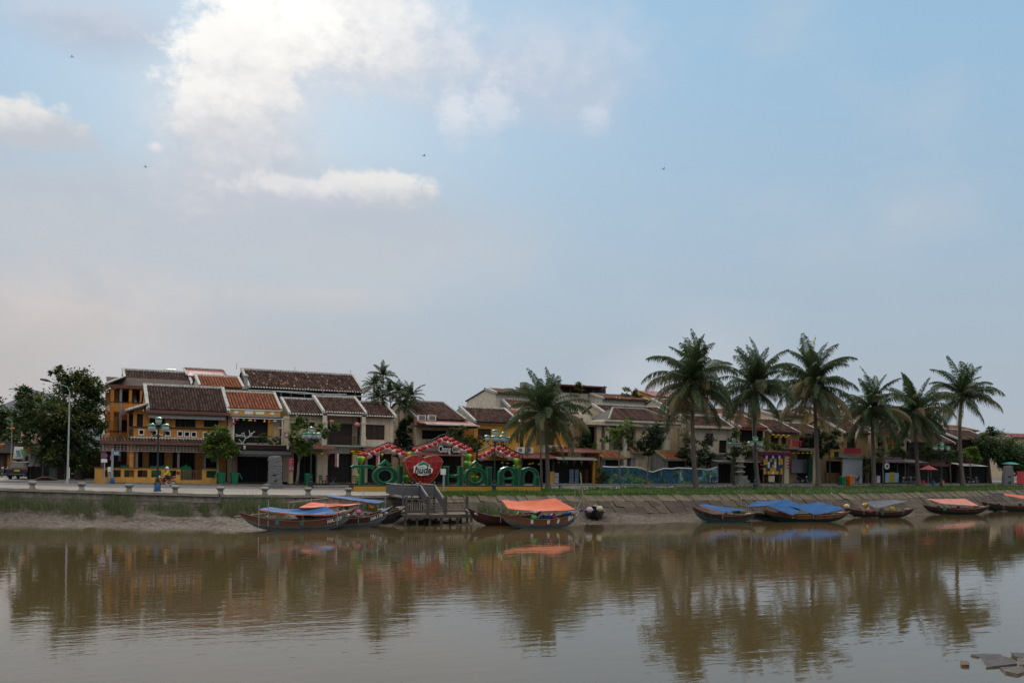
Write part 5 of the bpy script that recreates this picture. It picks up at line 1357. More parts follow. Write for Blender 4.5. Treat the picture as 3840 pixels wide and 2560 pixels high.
part('box', MB().rect(404, 1750, 416, 1768, 9.6, 9.75), m_trim, o); part('post', MB().tube([(a.x+.05, 9.7, a.z), (a.x+.05, 9.7, at(409, 1768, 9.7).z)], .05, 6), m_metal, o)
a = gpt(391, 1812, 9.7); o = thing('no_parking_sign', a, 'round blue no parking sign with red rim and plate below', 'sign')
part('pole', MB().tube([(a.x, 9.75, a.z), (a.x, 9.75, at(391, 1700, 9.7).z)], .05, 6), m_metal, o); c_ = at(391, 1708, 9.65)
di = lambda r, y, n=18: MB().prism([(c_.x+r*math.cos(2*PI*t/n), y, c_.z+r*math.sin(2*PI*t/n)) for t in range(n)], (0, .012, 0))
dk = part('disc', di(.28, 9.66), m_signr, o); part('face', di(.23, 9.645), m_signb, dk); part('slash', MB().prism([(c_.x-.17, 9.63, c_.z+.13), (c_.x-.13, 9.63, c_.z+.17), (c_.x+.17, 9.63, c_.z-.13), (c_.x+.13, 9.63, c_.z-.17)], (0, .012, 0)), m_signr, dk)
part('plate', MB().rect(379, 1720, 402, 1733, 9.64, 9.66), m_trim, o)


# ---- wheeled bins
def bin_(px, py, w, label, lid=0, m=m_plast, k=1.0):
    f = gpt(px, py, w); o = thing('wheeled_bin', f, label, 'bin', 'green wheeled bins' if m is m_plast else None); h = 1.0*k; r0, r1 = .25*k, .33*k
    bd = MB(); bd.v = [(f.x+sx*r, f.y+sy*r*1.05, f.z+z) for z, r in ((.06, r0), (h, r1)) for sx, sy in ((-1, -1), (1, -1), (1, 1), (-1, 1))]
    bd.f = [(0, 3, 2, 1), (4, 5, 6, 7)]+[(i, (i+1) % 4, (i+1) % 4+4, i+4) for i in range(4)]
    part('body', bd, m, o); part('rim', MB().box(f.x-r1-.03, f.x+r1+.03, f.y-r1-.05, f.y+r1+.05, f.z+h, f.z+h+.07), m, o)
    if lid:
        part('lid', MB().prism([(f.x+lid*(r1+.02), f.y-.32*k, f.z+h+.05), (f.x+lid*(r1+.30), f.y-.32*k, f.z+h-.55), (f.x+lid*(r1+.36), f.y-.32*k, f.z+h-.52), (f.x+lid*(r1+.08), f.y-.32*k, f.z+h+.07)], (0, .64*k, 0)), m, o)
    else:
        part('lid', MB().prism([(f.x-r1, f.y-r1, f.z+h+.07), (f.x+r1, f.y-r1, f.z+h+.07), (f.x+r1*.8, f.y, f.z+h+.17), (f.x-r1*.8, f.y, f.z+h+.17)], (0, r1, 0)), m, o)
    for s in (-1, 1):
        part('wheel', MB().tube([(f.x+s*r0-.03, f.y+.24, f.z+.09), (f.x+s*r0+.03, f.y+.24, f.z+.09)], .09, 10), m_black, o)


bin_(829, 1815, 9.0, 'green wheeled bin with lid hanging left, left one under the porch tree', -1); bin_(879, 1815, 9.1, 'green wheeled bin with lid hanging right, right one under the porch tree', 1)
bin_(1155, 1817, 9.3, 'green wheeled bin with closed lid behind the lamp by the leaning tree'); bin_(3158, 1820, 8.2, 'dark green wheeled bin beside the orange bin under the palms'); bin_(3186, 1822, 8.0, 'large orange bin under the palms', 0, mat('bin_orange', (.58, .14, .02), rough=.5), 1.15)
# ---- carved stone stele
f = gpt(1030, 1832, 5.6); o = thing('stone_stele', f, 'upright grey rough stone stele with carved marks on the promenade', 'monument'); st = MB(); rn = random.Random(3)
wd, hh_ = .62, 2.75; n = 22
for i in range(n+1):
    z = hh_*i/n; k = (1.0-.06*math.sin(PI*i/n)) if i < n-1 else (.8 if i < n else .62); j = rn.uniform(-.03, .03)
    for sx, sy in ((-1, -1), (-.3, -1.12), (.3, -1.12), (1, -1), (1, 1), (-1, 1)):
        st.v.append((f.x+sx*wd*k+j+rn.uniform(-.015, .015), f.y+sy*.28+rn.uniform(-.03, .03), f.z+.2+z-(.12 if i == n and abs(sx) < .5 else 0)))
for i in range(n):
    st.f += [(i*6+j, i*6+(j+1) % 6, i*6+6+(j+1) % 6, i*6+6+j) for j in range(6)]
st.f.append(tuple(n*6+j for j in range(6))); m_stele = mat('grey_stele_stone', (.165, .16, .158), c2=(.10, .098, .097), ns=5, vs=4, bump=.6, bs=9)
part('slab', st, m_stele, o)
part('plinth', MB().box(f.x-.62, f.x+.68, f.y-.5, f.y+.4, f.z-.05, f.z+.3).ell(f+Vector((-.75, -.25, .15)), .45, .4, .3, 7, 5), m_stele, o)
for z0, x0_, x1_ in ((1.18, -.22, .10), (1.12, -.2, -.05), (.62, -.15, .15), (.75, .05, .12)):
    part('carved_mark', MB().box(f.x+x0_, f.x+x1_, f.y-.345, f.y-.30, f.z+z0, f.z+z0+.09), m_black, o)
# ---- menu board, hanging banners, shop signs
f = gpt(1091, 1814, 9.5); o = thing('menu_board', f, 'tall red menu board on a pale post beside the black awning', 'sign')
bd = part('board', MB().rect(1081, 1714, 1102, 1766, 9.45, 9.52), m_signr, o); part('post', MB().rect(1087, 1766, 1097, 1813, 9.52, 9.7), mat('pale_wood', (.42, .32, .17)), o)
pr_ = MB()
for k in range(5):
    pr_.rect(1084, 1719+k*6.2, 1084+random.uniform(9, 15), 1722+k*6.2, 9.435, 9.448)
part('print', pr_.rect(1084, 1749, 1091, 1762, 9.435, 9.448).rect(1093, 1750, 1100, 1761, 9.435, 9.448), mat('print_grey', (.32, .33, .33)), bd)
for px, lb in ((1261, 'red vertical banner with white edge between the dark shop fronts, left one'), (1415, 'red vertical banner with white edge behind the letter O')):
    o = thing('hanging_banner', at(px, 1750, 11), lb, 'banner', 'red vertical shop banners'); b_ = part('cloth', MB().rect(px-5, 1699, px+4, 1750, 11.0, 11.06), m_signr, o)
    part('edge', MB().rect(px+4, 1699, px+9, 1750, 11.0, 11.12), m_trim, o); q = MB()
    for k in range(5):
        q.rect(px-4, 1704+k*9, px+3, 1709+k*9, 10.985, 10.998)
    part('print', q, mat('print_pale_red', (.5, .25, .22)), b_)
o = thing('shop_sign', at(1336, 1700, 11.2), 'dark red shop sign with yellow lettering under the balcony', 'sign'); b_ = part('board', MB().rect(1312, 1683, 1362, 1702, 11.2, 11.26), mat('maroon_board2', (.07, .012, .014)), o)
part('lettering', MB().rect(1316, 1688, 1330, 1694, 11.18, 11.198).rect(1334, 1689, 1337, 1692, 11.18, 11.198).rect(1341, 1689, 1356, 1692, 11.18, 11.198).rect(1322, 1697, 1350, 1699, 11.18, 11.198), m_yell, b_)


# ---- covered tables on the ochre porch, cafe chairs and tables
for i, (px0, px1, py, lb) in enumerate(((452, 488, 1744, 'green cloth covered table at the left end of the ochre porch'), (563, 642, 1746, 'long green cloth covered table in the middle of the ochre porch'), (678, 716, 1748, 'peaked green cloth cover behind the porch gate'), (770, 818, 1752, 'green cloth covered table at the right end of the ochre porch'))):
    x0_, x1_ = pxx(px0, 11.6, 1760), pxx(px1, 11.6, 1760); zt = at((px0+px1)/2, py, 11.4).z; o = thing('covered_table', ((x0_+x1_)/2, 11.8, .45), lb, 'table', 'cloth covered porch tables'); cl = MB(); nx = 10
    for j in range(nx+1):
        xx = x0_+(x1_-x0_)*j/nx; wv = .05*math.sin(j*2.1+i)
        for yy, zz in ((11.2+wv, .45), (11.3, zt-.1+wv*.5), (11.5, zt+wv+(.18 if i == 2 and 3 < j < 7 else 0)), (12.2, zt+wv), (12.4, .45)):
            cl.v.append((xx, yy, zz))
    cl.f = [(j*5+k, (j+1)*5+k, (j+1)*5+k+1, j*5+k+1) for j in range(nx) for k in range(4)]
    part('cover', cl, mat('green_cover_cloth', (.01, .15, .065), c2=(.008, .10, .045), ns=2), o, smooth=True); part('frame', MB().box(x0_+.1, x1_-.1, 11.4, 12.2, .45, zt-.2), m_wood, o)


def chair(px, py, w, rz, label):
    f = gpt(px, py, w); o = thing('cafe_chair', (0, 0, 0), label, 'chair', 'dark wooden cafe chairs')
    part('seat', MB().box(-.21, .21, -.21, .21, .43, .47), m_wood, o)
    for sx in (-1, 1):
        for sy in (-1, 1):
            part('leg', MB().box(sx*.19-.02, sx*.19+.02, sy*.19-.02, sy*.19+.02, 0, .43 if sy < 0 else .98), m_wood, o)
    part('backrest', MB().box(-.19, .19, .17, .20, .86, .96).box(-.19, .19, .17, .20, .64, .7).box(-.03, .03, .175, .195, .5, .88), m_wood, o); place(o, f, rz)


def cafe_table(px, py, w, label):
    f = gpt(px, py, w); o = thing('cafe_table', f, label, 'table'); part('top', MB().lathe(f+Vector((0, 0, .70)), [(.38, 0), (.38, .04)], 12), m_wood, o)
    part('crossed_legs', MB().tube([f+Vector((-.28, 0, 0)), f+Vector((.25, 0, .7))], .02, 5).tube([f+Vector((.28, 0, 0)), f+Vector((-.25, 0, .7))], .02, 5), m_metal, o)


chair(1208, 1812, 10.6, .6, 'dark cafe chair leaning on the cream pier, left of the pair'); chair(1222, 1812, 10.3, -1.2, 'dark cafe chair leaning on the cream pier, right of the pair'); cafe_table(1250, 1813, 10.2, 'round cafe table with crossed metal legs before the balcony house')
chair(1330, 1812, 10.2, .2, 'dark cafe chair behind the letter T, left of the pair'); chair(1342, 1813, 10.0, -.5, 'dark cafe chair behind the letter T, right of the pair')

# ---- lanterns
PROF = {'round': [(.06, -.9), (.5, -.75), (.9, -.35), (1, 0), (.9, .35), (.5, .75), (.06, .9)], 'drop': [(.08, -1.1), (.35, -.6), (.75, 0), (1, .45), (.85, .75), (.3, .9), (.08, .95)],
        'disc': [(.05, -.45), (.55, -.3), (1, 0), (.55, .3), (.05, .45)], 'bell': [(.95, -.9), (.7, -.6), (.5, 0), (.38, .6), (.1, .9)], 'cone': [(.05, -1.0), (.55, -.3), (1, .45), (.95, .7), (.2, .75)]}
LM = {}


def lantern(px, py, w, r_px, shape, m, label, group, tassel=True, stripe=None):
    c = at(px, py, w); sc = FPX/((c-CAM).dot(FW)); r = r_px/sc; key = (shape, m.name, bool(stripe))
    if key not in LM:
        n = 12; body = MB().lathe((0, 0, 0), PROF[shape], n); LM[key] = mesh_of('lantern_body', body, m, True)
        h1 = PROF[shape][-1][1]; h0 = PROF[shape][0][1]
        LM['cap'] = LM.get('cap') or mesh_of('cap', MB().lathe((0, 0, 0), [(.22, 0), (.22, .1)], 8), m_black)
        LM['tassel'] = LM.get('tassel') or mesh_of('tassel', MB().tube([(0, 0, 0), (0, 0, -.35), (0, 0, -1.1)], [.04, .12, .14], 5), m_red)
        if stripe:
            sm = MB(); pf = PROF[shape]
            for a0 in (-PI/2-.05, PI/6, PI*5/6):
                k = len(sm.v)
                for rr, z in pf:
                    for da in (-.36, 0, .36):
                        sm.v.append((rr*1.03*math.cos(a0+da), rr*1.03*math.sin(a0+da), z))
                sm.f += [(k+i*3+j, k+i*3+j+1, k+i*3+4+j, k+i*3+3+j) for i in range(len(pf)-1) for j in range(2)]
            LM[key+('s',)] = mesh_of('stripe', sm, stripe, True)
    o = thing('lantern', c, label, 'lantern', group)
    s = (r, r, r); inst('lantern_body', LM[key], o, (0, 0, 0), (0, 0, random.uniform(0, 1) if not stripe else random.uniform(-.5, .3)), s)
    inst('cap', LM['cap'], o, (0, 0, PROF[shape][-1][1]*r), (0, 0, 0), s)
    if stripe:
        inst('stripe', LM[key+('s',)], o, (0, 0, 0), (0, 0, random.uniform(-.5, .3)), s)
    elif tassel:
        inst('tassel', LM['tassel'], o, (0, 0, PROF[shape][0][1]*r), (0, 0, 0), s)
    return o


ORD = ['first', 'second', 'third', 'fourth', 'fifth', 'sixth', 'seventh', 'eighth', 'ninth', 'tenth', 'eleventh', 'twelfth']
G = 'lanterns on the plant balcony'
for px, py, r, sh, m, t in ((889, 1574, 8.5, 'disc', m_mag, 'magenta disc'), (914, 1571, 5.5, 'bell', m_lgrn, 'pale green bell'), (938, 1576, 9, 'disc', m_yell, 'yellow disc'), (956, 1575, 5.5, 'bell', m_mag, 'magenta bell'), (992, 1577, 5.5, 'bell', m_yell, 'yellow bell'), (1010, 1578, 5.5, 'bell', m_red, 'red bell'), (1031, 1579, 8.5, 'disc', m_lglass, 'white disc'), (878, 1588, 7, 'drop', m_red, 'red balloon'), (1049, 1605, 8.5, 'disc', m_yell, 'yellow low hanging oval'), (868, 1594, 7, 'disc', m_mag, 'magenta lower disc')):
    lantern(px, py, 10.9, r, sh, m, '%s lantern hung at the plant balcony of the orange roof shop' % t, G, False)
for px, py, m, t in ((1184, 1702, m_red, 'red cone lantern under the brown awning, left'), (1207, 1702, m_yell, 'yellow cone lantern under the brown awning'), (1231, 1704, m_red, 'red cone lantern under the brown awning, right')):
    lantern(px, py, 10.2, 7, 'cone', m, t, 'cone lanterns under the brown awning')
m_pink = mat('faded_pink_silk', (.50, .16, .17), rough=.5)
lantern(1339, 1592, 11.8, 11, 'round', m_pink, 'faded pink round lantern hanging at the brown railed balcony', None); lantern(1244, 1583, 11, 9, 'drop', m_pink, 'faded pink lantern hanging in the leaning street tree', None); lantern(788, 1674, 9.4, 7.5, 'drop', m_yell, 'yellow lantern hanging in the small porch tree', None); lantern(1433, 1705, 9, 6, 'drop', m_yell, 'small yellow lantern under the left lantern arch', None)
for k, (px, py) in enumerate(((1885, 1734), (1903, 1736), (1985, 1739), (1997, 1736), (2021, 1740), (2028, 1741), (2050, 1739))):
    lantern(px, py, 10.8, 7, 'disc', m_yell, 'yellow oval lantern, %s from left in the row over the dark shop behind AN' % ORD[k], 'yellow lanterns behind the letters AN', False)
for px, m, t in ((2095, m_org, 'orange'), (2126, m_lgrn, 'bright green'), (2154, m_mag, 'magenta, nearer the middle'), (2181, m_yell, 'yellow'), (2212, m_red, 'dark red')):
    lantern(px, 1733, 10.9, 5.5, 'drop', m, '%s small lantern under the grey awning of the low shop' % t, 'small lanterns of the low shop')
for k, (px, py) in enumerate(((2030, 1675), (2075, 1676), (2100, 1678), (2121, 1678))):
    lantern(px, py, 12.6, 6, 'cone', m_red, 'red cone lantern, %s from left along the white balustrade' % ORD[k], 'red lanterns on the white balustrade')
for k, (x_, y_) in enumerate(((0, 300), (60, 350), (115, 310), (170, 350), (235, 315), (285, 355), (350, 325))):
    lantern(2900+x_*.1658, 1580+y_*.1658, 12.2, 7.5, 'disc', m_yell, 'yellow oval lantern, %s from left in the zigzag row over the hedge balcony' % ORD[k], 'yellow lanterns over the hedge balcony', False)
for k, x_ in enumerate((455, 560, 665, 765, 850)):
    lantern(2900+x_*.1658, 1698, 11.6, 7, 'disc', m_yell, 'yellow oval lantern, %s from left in the row over the bar entrance' % ORD[k], 'yellow lanterns of the bar', False)
for k in range(6):
    lantern(2959, 1697+k*11.5, 10.6, 7.5, 'disc', m_red, 'red disc lantern, %s from top in the string right of the patterned panel' % ORD[k], 'red lantern string right of the panel', False)
for k in range(5):
    lantern(2856, 1700+k*14, 10.6, 7.5, 'disc', m_red if k % 2 == 0 else m_org, '%s disc lantern, %s from top in the string left of the patterned panel' % ('red' if k % 2 == 0 else 'orange', ORD[k]), 'lantern string left of the panel', False)
for px, py, m, sh, t in ((46, 1610, m_org, 'drop', 'orange lantern before the far light pole, upper'), (99, 1604, m_yell, 'drop', 'yellow lantern on the wire left of the big tree, upper'), (153, 1593, m_lglass, 'disc', 'pale green lantern with tail against the big tree'), (9, 1670, m_org, 'drop', 'orange lantern at the left picture edge, lower'), (75, 1659, m_yell, 'disc', 'yellow oval lantern on the lower wire at left'), (89, 1659, m_lglass, 'disc', 'pale oval lantern touching the lower yellow one at left')):
    lantern(px, py, 21, 8.5, sh, m, t, 'lanterns strung over the left street')
o = thing('overhead_wires', at(80, 1600, 21), 'thin dark wires strung over the left street', 'wire')
for a, b_, dz in (((-30, 1648, 21), (145, 1652, 21), -.2), ((-30, 1595, 21), (200, 1582, 21), -.3), ((-30, 1660, 21), (60, 1662, 21), -.05)):
    p, q = at(*a), at(*b_); part('wire', MB().tube([p.lerp(q, t/6)+Vector((0, 0, dz*math.sin(PI*t/6))) for t in range(7)], .02, 4), m_black, o)

o = thing('service_cable', at(1490, 1600, 12), 'slack dark service cable hanging in the gap beside the shuttered house', 'wire')
for a, b_, dz in (((1476, 1580, 12.6), (1562, 1700, 12.2), -.5), ((1060, 1572, 12.2), (1210, 1566, 12.2), -.12)):
    p, q = at(*a), at(*b_); part('cable', MB().tube([p.lerp(q, t/8)+Vector((0, 0, dz*math.sin(PI*t/8))) for t in range(9)], .022, 4), m_black, o)

# ---- lantern arches over the big letters
WA = 2.6
Pq = lambda cx, cy: (1300+cx*.3316, 1600+cy*.3316)
ARCH = [('left', [(140, 330), (235, 290), (330, 240), (420, 205), (465, 190), (520, 195), (590, 240), (690, 290), (735, 330)],
         [(165, 310), (222, 310), (285, 288), (345, 262), (405, 235), (458, 215), (522, 232), (578, 270), (638, 297), (690, 318)], [(255, 325), (340, 290), (440, 250), (540, 285), (625, 325)]),
        ('middle', [(700, 240), (800, 225), (900, 185), (1000, 145), (1060, 110), (1120, 95), (1180, 105), (1270, 165), (1400, 235), (1480, 270)],
         [(762, 255), (830, 255), (882, 232), (940, 212), (998, 187), (1050, 150), (1108, 135), (1172, 150), (1222, 187), (1280, 212), (1330, 237), (1382, 265)], [(800, 285), (910, 240), (1000, 205), (1085, 165), (1160, 190), (1245, 235), (1330, 275)]),
        ('right', [(1470, 290), (1540, 260), (1620, 225), (1700, 205), (1740, 205), (1800, 235), (1880, 280), (1960, 310), (1990, 330)],
         [(1505, 328), (1555, 312), (1608, 288), (1655, 255), (1718, 240), (1768, 257), (1810, 288), (1872, 312), (1922, 337)], [(1525, 350), (1600, 310), (1690, 270), (1760, 300), (1850, 345)])]
for nm, arc, red, wht in ARCH:
    p0 = at(*Pq(*arc[0]), WA); o = thing('lantern_arch', (p0.x, WA, 0), 'black iron lantern arch over the letters, %s one of three' % nm, 'arch', 'iron lantern arches over the letters')
    for wq, nm2 in ((WA, 'front_hoop'), (WA+1.6, 'rear_hoop')):
        part(nm2, MB().tube([at(*Pq(*p), wq)+Vector((0, 0, .1)) for p in arc], .055, 6), m_black, o)
    for p in (arc[0], arc[-1]):
        for wq in (WA, WA+1.6):
            t_0 = at(*Pq(*p), wq); part('post', MB().tube([t_0+Vector((0, 0, .1)), (t_0.x, wq, gz(t_0.x, wq))], .05, 6), m_black, o)
    for p in arc[1:-1:2]:
        part('strut', MB().tube([at(*Pq(*p), WA)+Vector((0, 0, .1)), at(*Pq(*p), WA+1.6)+Vector((0, 0, .1))], .03, 5), m_black, o)
    for k, p in enumerate(red):
        lantern(*Pq(*p), WA-.15, 8.8, 'round', m_red, 'small red lantern, %s from left in the front row of the %s lantern arch' % (ORD[k], nm), 'red lanterns, front of the %s arch' % nm, False)
    for k, p in enumerate(red):
        a, b_ = Pq(*p); lantern(a+8, b_-3, WA+1.7, 8.2, 'round', m_red, 'small red lantern, %s from left in the rear row of the %s lantern arch' % (ORD[k], nm), 'red lanterns, rear of the %s arch' % nm, False)
    for k, p in enumerate(wht):
        lantern(*Pq(*p), WA+.55, 13.5, 'round', m_pinkl, 'large white lantern with red pattern, %s from left under the %s lantern arch' % (ORD[k], nm), 'white patterned lanterns of the %s arch' % nm, False)
for px, py, w, t in ((1354, 1725, 2.2, 'at the left end of the arches, top'), (1351, 1760, 2.4, 'behind the letter T, middle'), (1347, 1790, 2.2, 'behind the letter T, lowest'), (1524, 1796, 2.2, 'left of the heart, low'), (1535, 1708, 2.6, 'half hidden behind the heart top'), (1516, 1762, 2.8, 'between the first I and the heart'), (1757, 1716, 2.2, 'above the letters HO, top of its stack'), (1755, 1743, 2.2, 'above the letters HO, below the top one'), (1782, 1765, 2.6, 'inside the second O, upper'), (1782, 1797, 2.6, 'inside the second O, lower'), (1937, 1732, 2.2, 'above the letter A, upper'), (1938, 1757, 2.6, 'above the letter A, lower')):
    lantern(px, py, w, 17, 'drop', m_lgrn, 'green lantern with yellow gores %s' % t, 'green and yellow lanterns', False, m_yell)

# ---- giant letters on a patterned plinth
WL = 1.3
pat = bpy.data.materials.new('gold_wave_pattern'); pat.use_nodes = True; t = pat.node_tree; p = t.nodes['Principled BSDF']; p.inputs['Roughness'].default_value = .6
tc = t.nodes.new('ShaderNodeTexCoord'); mp = t.nodes.new('ShaderNodeMapping'); t.links.new(tc.outputs['Object'], mp.inputs[0]); mp.inputs['Scale'].default_value = (1, 1, 1); mp.inputs['Rotation'].default_value = (0, PI/4, 0)
wv = t.nodes.new('ShaderNodeTexChecker'); t.links.new(mp.outputs[0], wv.inputs[0]); wv.inputs['Scale'].default_value = 9; wv.inputs[1].default_value = (.50, .27, .02, 1); wv.inputs[2].default_value = (.26, .13, .012, 1); t.links.new(wv.outputs[0], p.inputs['Base Color'])
xa, xb = pxx(1320, WL-.3, 1830), pxx(2033, WL-.3, 1830); zb0 = at(1670, 1841, WL-.3).z; zb1 = at(1670, 1820, WL-.3).z
o = thing('letter_plinth', ((xa+xb)/2, WL, zb0), 'long low plinth with gold wave pattern under the giant letters', 'plinth')
part('frame', MB().box(xa, xb, WL-.28, WL+.75, zb0-.15, zb1), mat('plinth_brown', (.05, .022, .018)), o); part('pattern_panel', MB().box(xa+.12, xb-.12, WL-.31, WL-.285, zb0+.02, zb1-.09), pat, o)
S = zb1+.0


def ltr(name, label, px0, px1, pytop, strokes, rings=(), pybot=1820):
    x0_, x1_ = pxx(px0, WL, 1790), pxx(px1, WL, 1790); zt = at((px0+px1)/2, pytop, WL).z; W_, H_ = x1_-x0_, zt-S
    o = thing(name, ((x0_+x1_)/2, WL, S), label, 'letter', 'giant green letters')
    def bld(ins, y0, y1, m, nm, par):
        b = MB()
        for i, st in enumerate(strokes):
            # a stroke is a list of (u, v, half width) along its centre line
            pts = [Vector((x0_+u*W_, 0, S+v_*H_)) for u, v_, _ in st]; L_, R_ = [], []
            for j, q in enumerate(pts):
                d = (pts[min(j+1, len(pts)-1)]-pts[max(j-1, 0)]).normalized(); nn = Vector((-d.z, 0, d.x)); hw = max(.02, st[j][2]-ins)
                e_ = d*ins*(1 if j == 0 else -1 if j == len(pts)-1 else 0)
                L_.append(q+nn*hw+e_); R_.append(q-nn*hw+e_)
            dy = .003*i
            for j in range(len(pts)-1):
                b.prism([(v.x, y0-dy, v.z) for v in (R_[j], R_[j+1], L_[j+1], L_[j])], (0, y1-y0, 0))
        for (u, v_, ru, rv_, th, tv) in rings:
            n = 28
            for j in range(n):
                q = []
                for a, f_ in ((2*PI*j/n, 0), (2*PI*(j+1)/n, 0), (2*PI*(j+1)/n, 1), (2*PI*j/n, 1)):
                    ra = ru*W_-(ins if not f_ else th-ins); rb = rv_*H_-(ins if not f_ else tv-ins)
                    q.append((x0_+u*W_+ra*math.cos(a), y0, S+v_*H_+rb*math.sin(a)))
                b.prism(q, (0, y1-y0, 0))
        return part(nm, b, m, par)
    bod = bld(0, WL, WL+.42, m_green, 'letter_body', o)
    bld(.065, WL-.03, WL-.012, m_dgreen, 'letter_face', bod)


s_ = .24
def serif(u, H=1.0):
    return [(u, 0, s_*1.35), (u, .08, s_), (u, .5, s_*.9), (u, H-.08, s_), (u, H, s_*1.3)]
hat = [(.22, 1.03, .07), (.36, 1.10, .12), (.5, 1.27, .13), (.64, 1.10, .12), (.78, 1.03, .07)]
ltr('giant_letter', 'giant green letter T at the left end of the plinth', 1321, 1402, 1743, [[(.47, 0, s_*1.3), (.47, .06, s_*1.05), (.47, .9, s_*.9)], [(0, .86, .18), (.08, .925, .13), (.5, .93, .12), (.92, .925, .13), (1, .86, .18)]])
ltr('giant_letter', 'giant green letter O with circumflex beside the letter T', 1398, 1493, 1747, [hat], [(.5, .49, .5, .51, .52, .36)])
ltr('giant_letter', 'giant green letter I partly hidden by the red heart', 1491, 1515, 1746, [serif(.5)])
ltr('giant_letter', 'giant green letter H right of the red heart', 1656, 1746, 1747, [serif(.2), serif(.8), [(.2, .52, .14), (.5, .49, .10), (.8, .52, .14)]])
ltr('giant_letter', 'giant green letter O with circumflex between H and I', 1742, 1826, 1750, [hat], [(.5, .49, .5, .51, .46, .34)])
ltr('giant_letter', 'giant green letter I behind the street lamp', 1823, 1848, 1750, [serif(.5)])
arc_ = lambda u0, u1, v0, k: [((u0+u1)/2-(u1-u0)/2*math.cos(PI*j/8), v0+(1-.06-v0)*math.sin(PI*j/8), k*(1.15 if j < 2 else .72 if 2 < j < 6 else .95)) for j in range(9)]
ltr('giant_letter', 'giant green round topped letter A', 1868, 1948, 1750, [[(.13, 0, s_*1.05), (.13, .55, s_*.95)], arc_(.13, .82, .5, s_*.95), [(.84, 0, s_*1.25), (.84, .5, s_*1.0), (.84, .96, s_)], [(.13, .40, .11), (.5, .38, .08), (.84, .40, .11)]])
ltr('giant_letter', 'giant green round topped letter N at the right end of the plinth', 1946, 2026, 1752, [[(.14, 0, s_*1.2), (.14, .9, s_*.95)], arc_(.14, .86, .5, s_*.95), [(.86, 0, s_*1.2), (.86, .5, s_*1.0)]])

# ---- red heart with brewery logo
WH = .4
Hq = lambda cx, cy: at(1450+cx*.2551, 1640+cy*.2551, WH)
o = thing('heart_sign', Hq(540, 700), 'big faceted red heart with gold ribs and a white and green beer logo', 'sign')
rows = [(258, [(285, 300), (370, 258), (452, 262), (541, 300), (628, 268), (712, 258), (790, 300)]), (352, [(258, 352), (366, 352), (455, 352), (541, 352), (632, 352), (722, 352), (820, 352)]), (440, [(288, 440), (375, 440), (460, 440), (541, 440), (625, 440), (705, 440), (790, 440)]), (525, [(325, 525), (398, 525), (470, 525), (541, 525), (612, 525), (685, 525), (757, 525)]), (604, [(385, 604), (437, 604), (490, 604), (541, 604), (592, 604), (648, 604), (700, 604)]), (700, [(485, 700), (505, 700), (523, 700), (541, 704), (560, 700), (580, 700), (600, 700)])]
dp = lambda r, c: -.42*math.sin(PI*(c+.6)/7.2)*(1, 1.1, 1.1, 1, .8, .4)[r]
grid = [[Hq(*q)+Vector((0, dp(r, c), 0)) for c, q in enumerate(rw[1])] for r, rw in enumerate(rows)]
m_hr = mat('heart_red_panel', (.30, .012, .018), c2=(.26, .01, .016), rough=.35); m_gold = mat('gold_rib', (.45, .26, .09), rough=.4)
for r in range(5):
    for c in range(6):
        part('panel', MB().poly([grid[r+1][c], grid[r+1][c+1], grid[r][c+1], grid[r][c]]), m_hr, o)
rb = MB()
for r in range(6):
    rb.tube([q+Vector((0, -.015, 0)) for q in grid[r]], .008 if 0 < r < 5 else .02, 4)
for c in range(7):
    rb.tube([grid[r][c]+Vector((0, -.015, 0)) for r in range(6)], .008 if 0 < c < 6 else .026, 4)
part('rib', rb, m_gold, o)
bk = MB(); per = grid[0]+[grid[r][6] for r in range(1, 6)]+grid[5][::-1][1:]+[grid[r][0] for r in range(4, 0, -1)]
for a, b_ in zip(per, per[1:]+per[:1]):
    bk.poly([a, b_, (b_.x, WH+.7, b_.z), (a.x, WH+.7, a.z)])
bk.poly([(q.x, WH+.7, q.z) for q in per])
part('side', bk, mat('heart_side', (.20, .10, .05)), o); part('stand', MB().box(Hq(470, 700).x, Hq(610, 700).x, WH+.1, WH+.5, zb0-.1, Hq(540, 690).z), m_dmetal, o)
WG = WH-.75; cG = at(1588, 1762, WG)
out = [(405, 420), (440, 408), (470, 420), (520, 408), (560, 400), (600, 425), (640, 440), (682, 462), (668, 520), (640, 528), (600, 552), (560, 550), (510, 560), (470, 552), (450, 525), (400, 515)]
crn = [(440, 418), (455, 390), (485, 372), (505, 375), (520, 352), (545, 345), (565, 362), (590, 368), (600, 382), (630, 392), (645, 430), (600, 440), (560, 402), (520, 408)]
lg = lambda pts, y: [(at(1450+q[0]*.2551, 1640+q[1]*.2551, WG).x, y, at(1450+q[0]*.2551, 1640+q[1]*.2551, WG).z) for q in pts]
shr = lambda pts, k: [(sum(p[0] for p in pts)/len(pts)*(1-k)+q[0]*k, sum(p[1] for p in pts)/len(pts)*(1-k)+q[1]*k) for q in pts]
lgp = part('logo_plate', MB().prism(lg(crn, WG+.05), (0, .06, 0)).prism(lg(out, WG), (0, .1, 0)), m_trim, o)
part('logo_crown', MB().prism(lg(shr(crn, .84), WG+.03), (0, .018, 0)), mat('logo_green', (.02, .22, .09)), lgp)
part('lettering', MB().add(text_mb('huda', .84, .012, .018, .22), at(1585, 1762, WG-.03)), m_black, lgp)
part('flourish', MB().tube([Vector(v) for v in lg([(455, 512), (480, 530), (520, 528), (570, 538), (620, 522)], WG-.01)], .022, 4).tube([Vector(v) for v in lg([(440, 440), (480, 442), (520, 430), (555, 440)], WG-.01)], .02, 4), m_black, lgp)
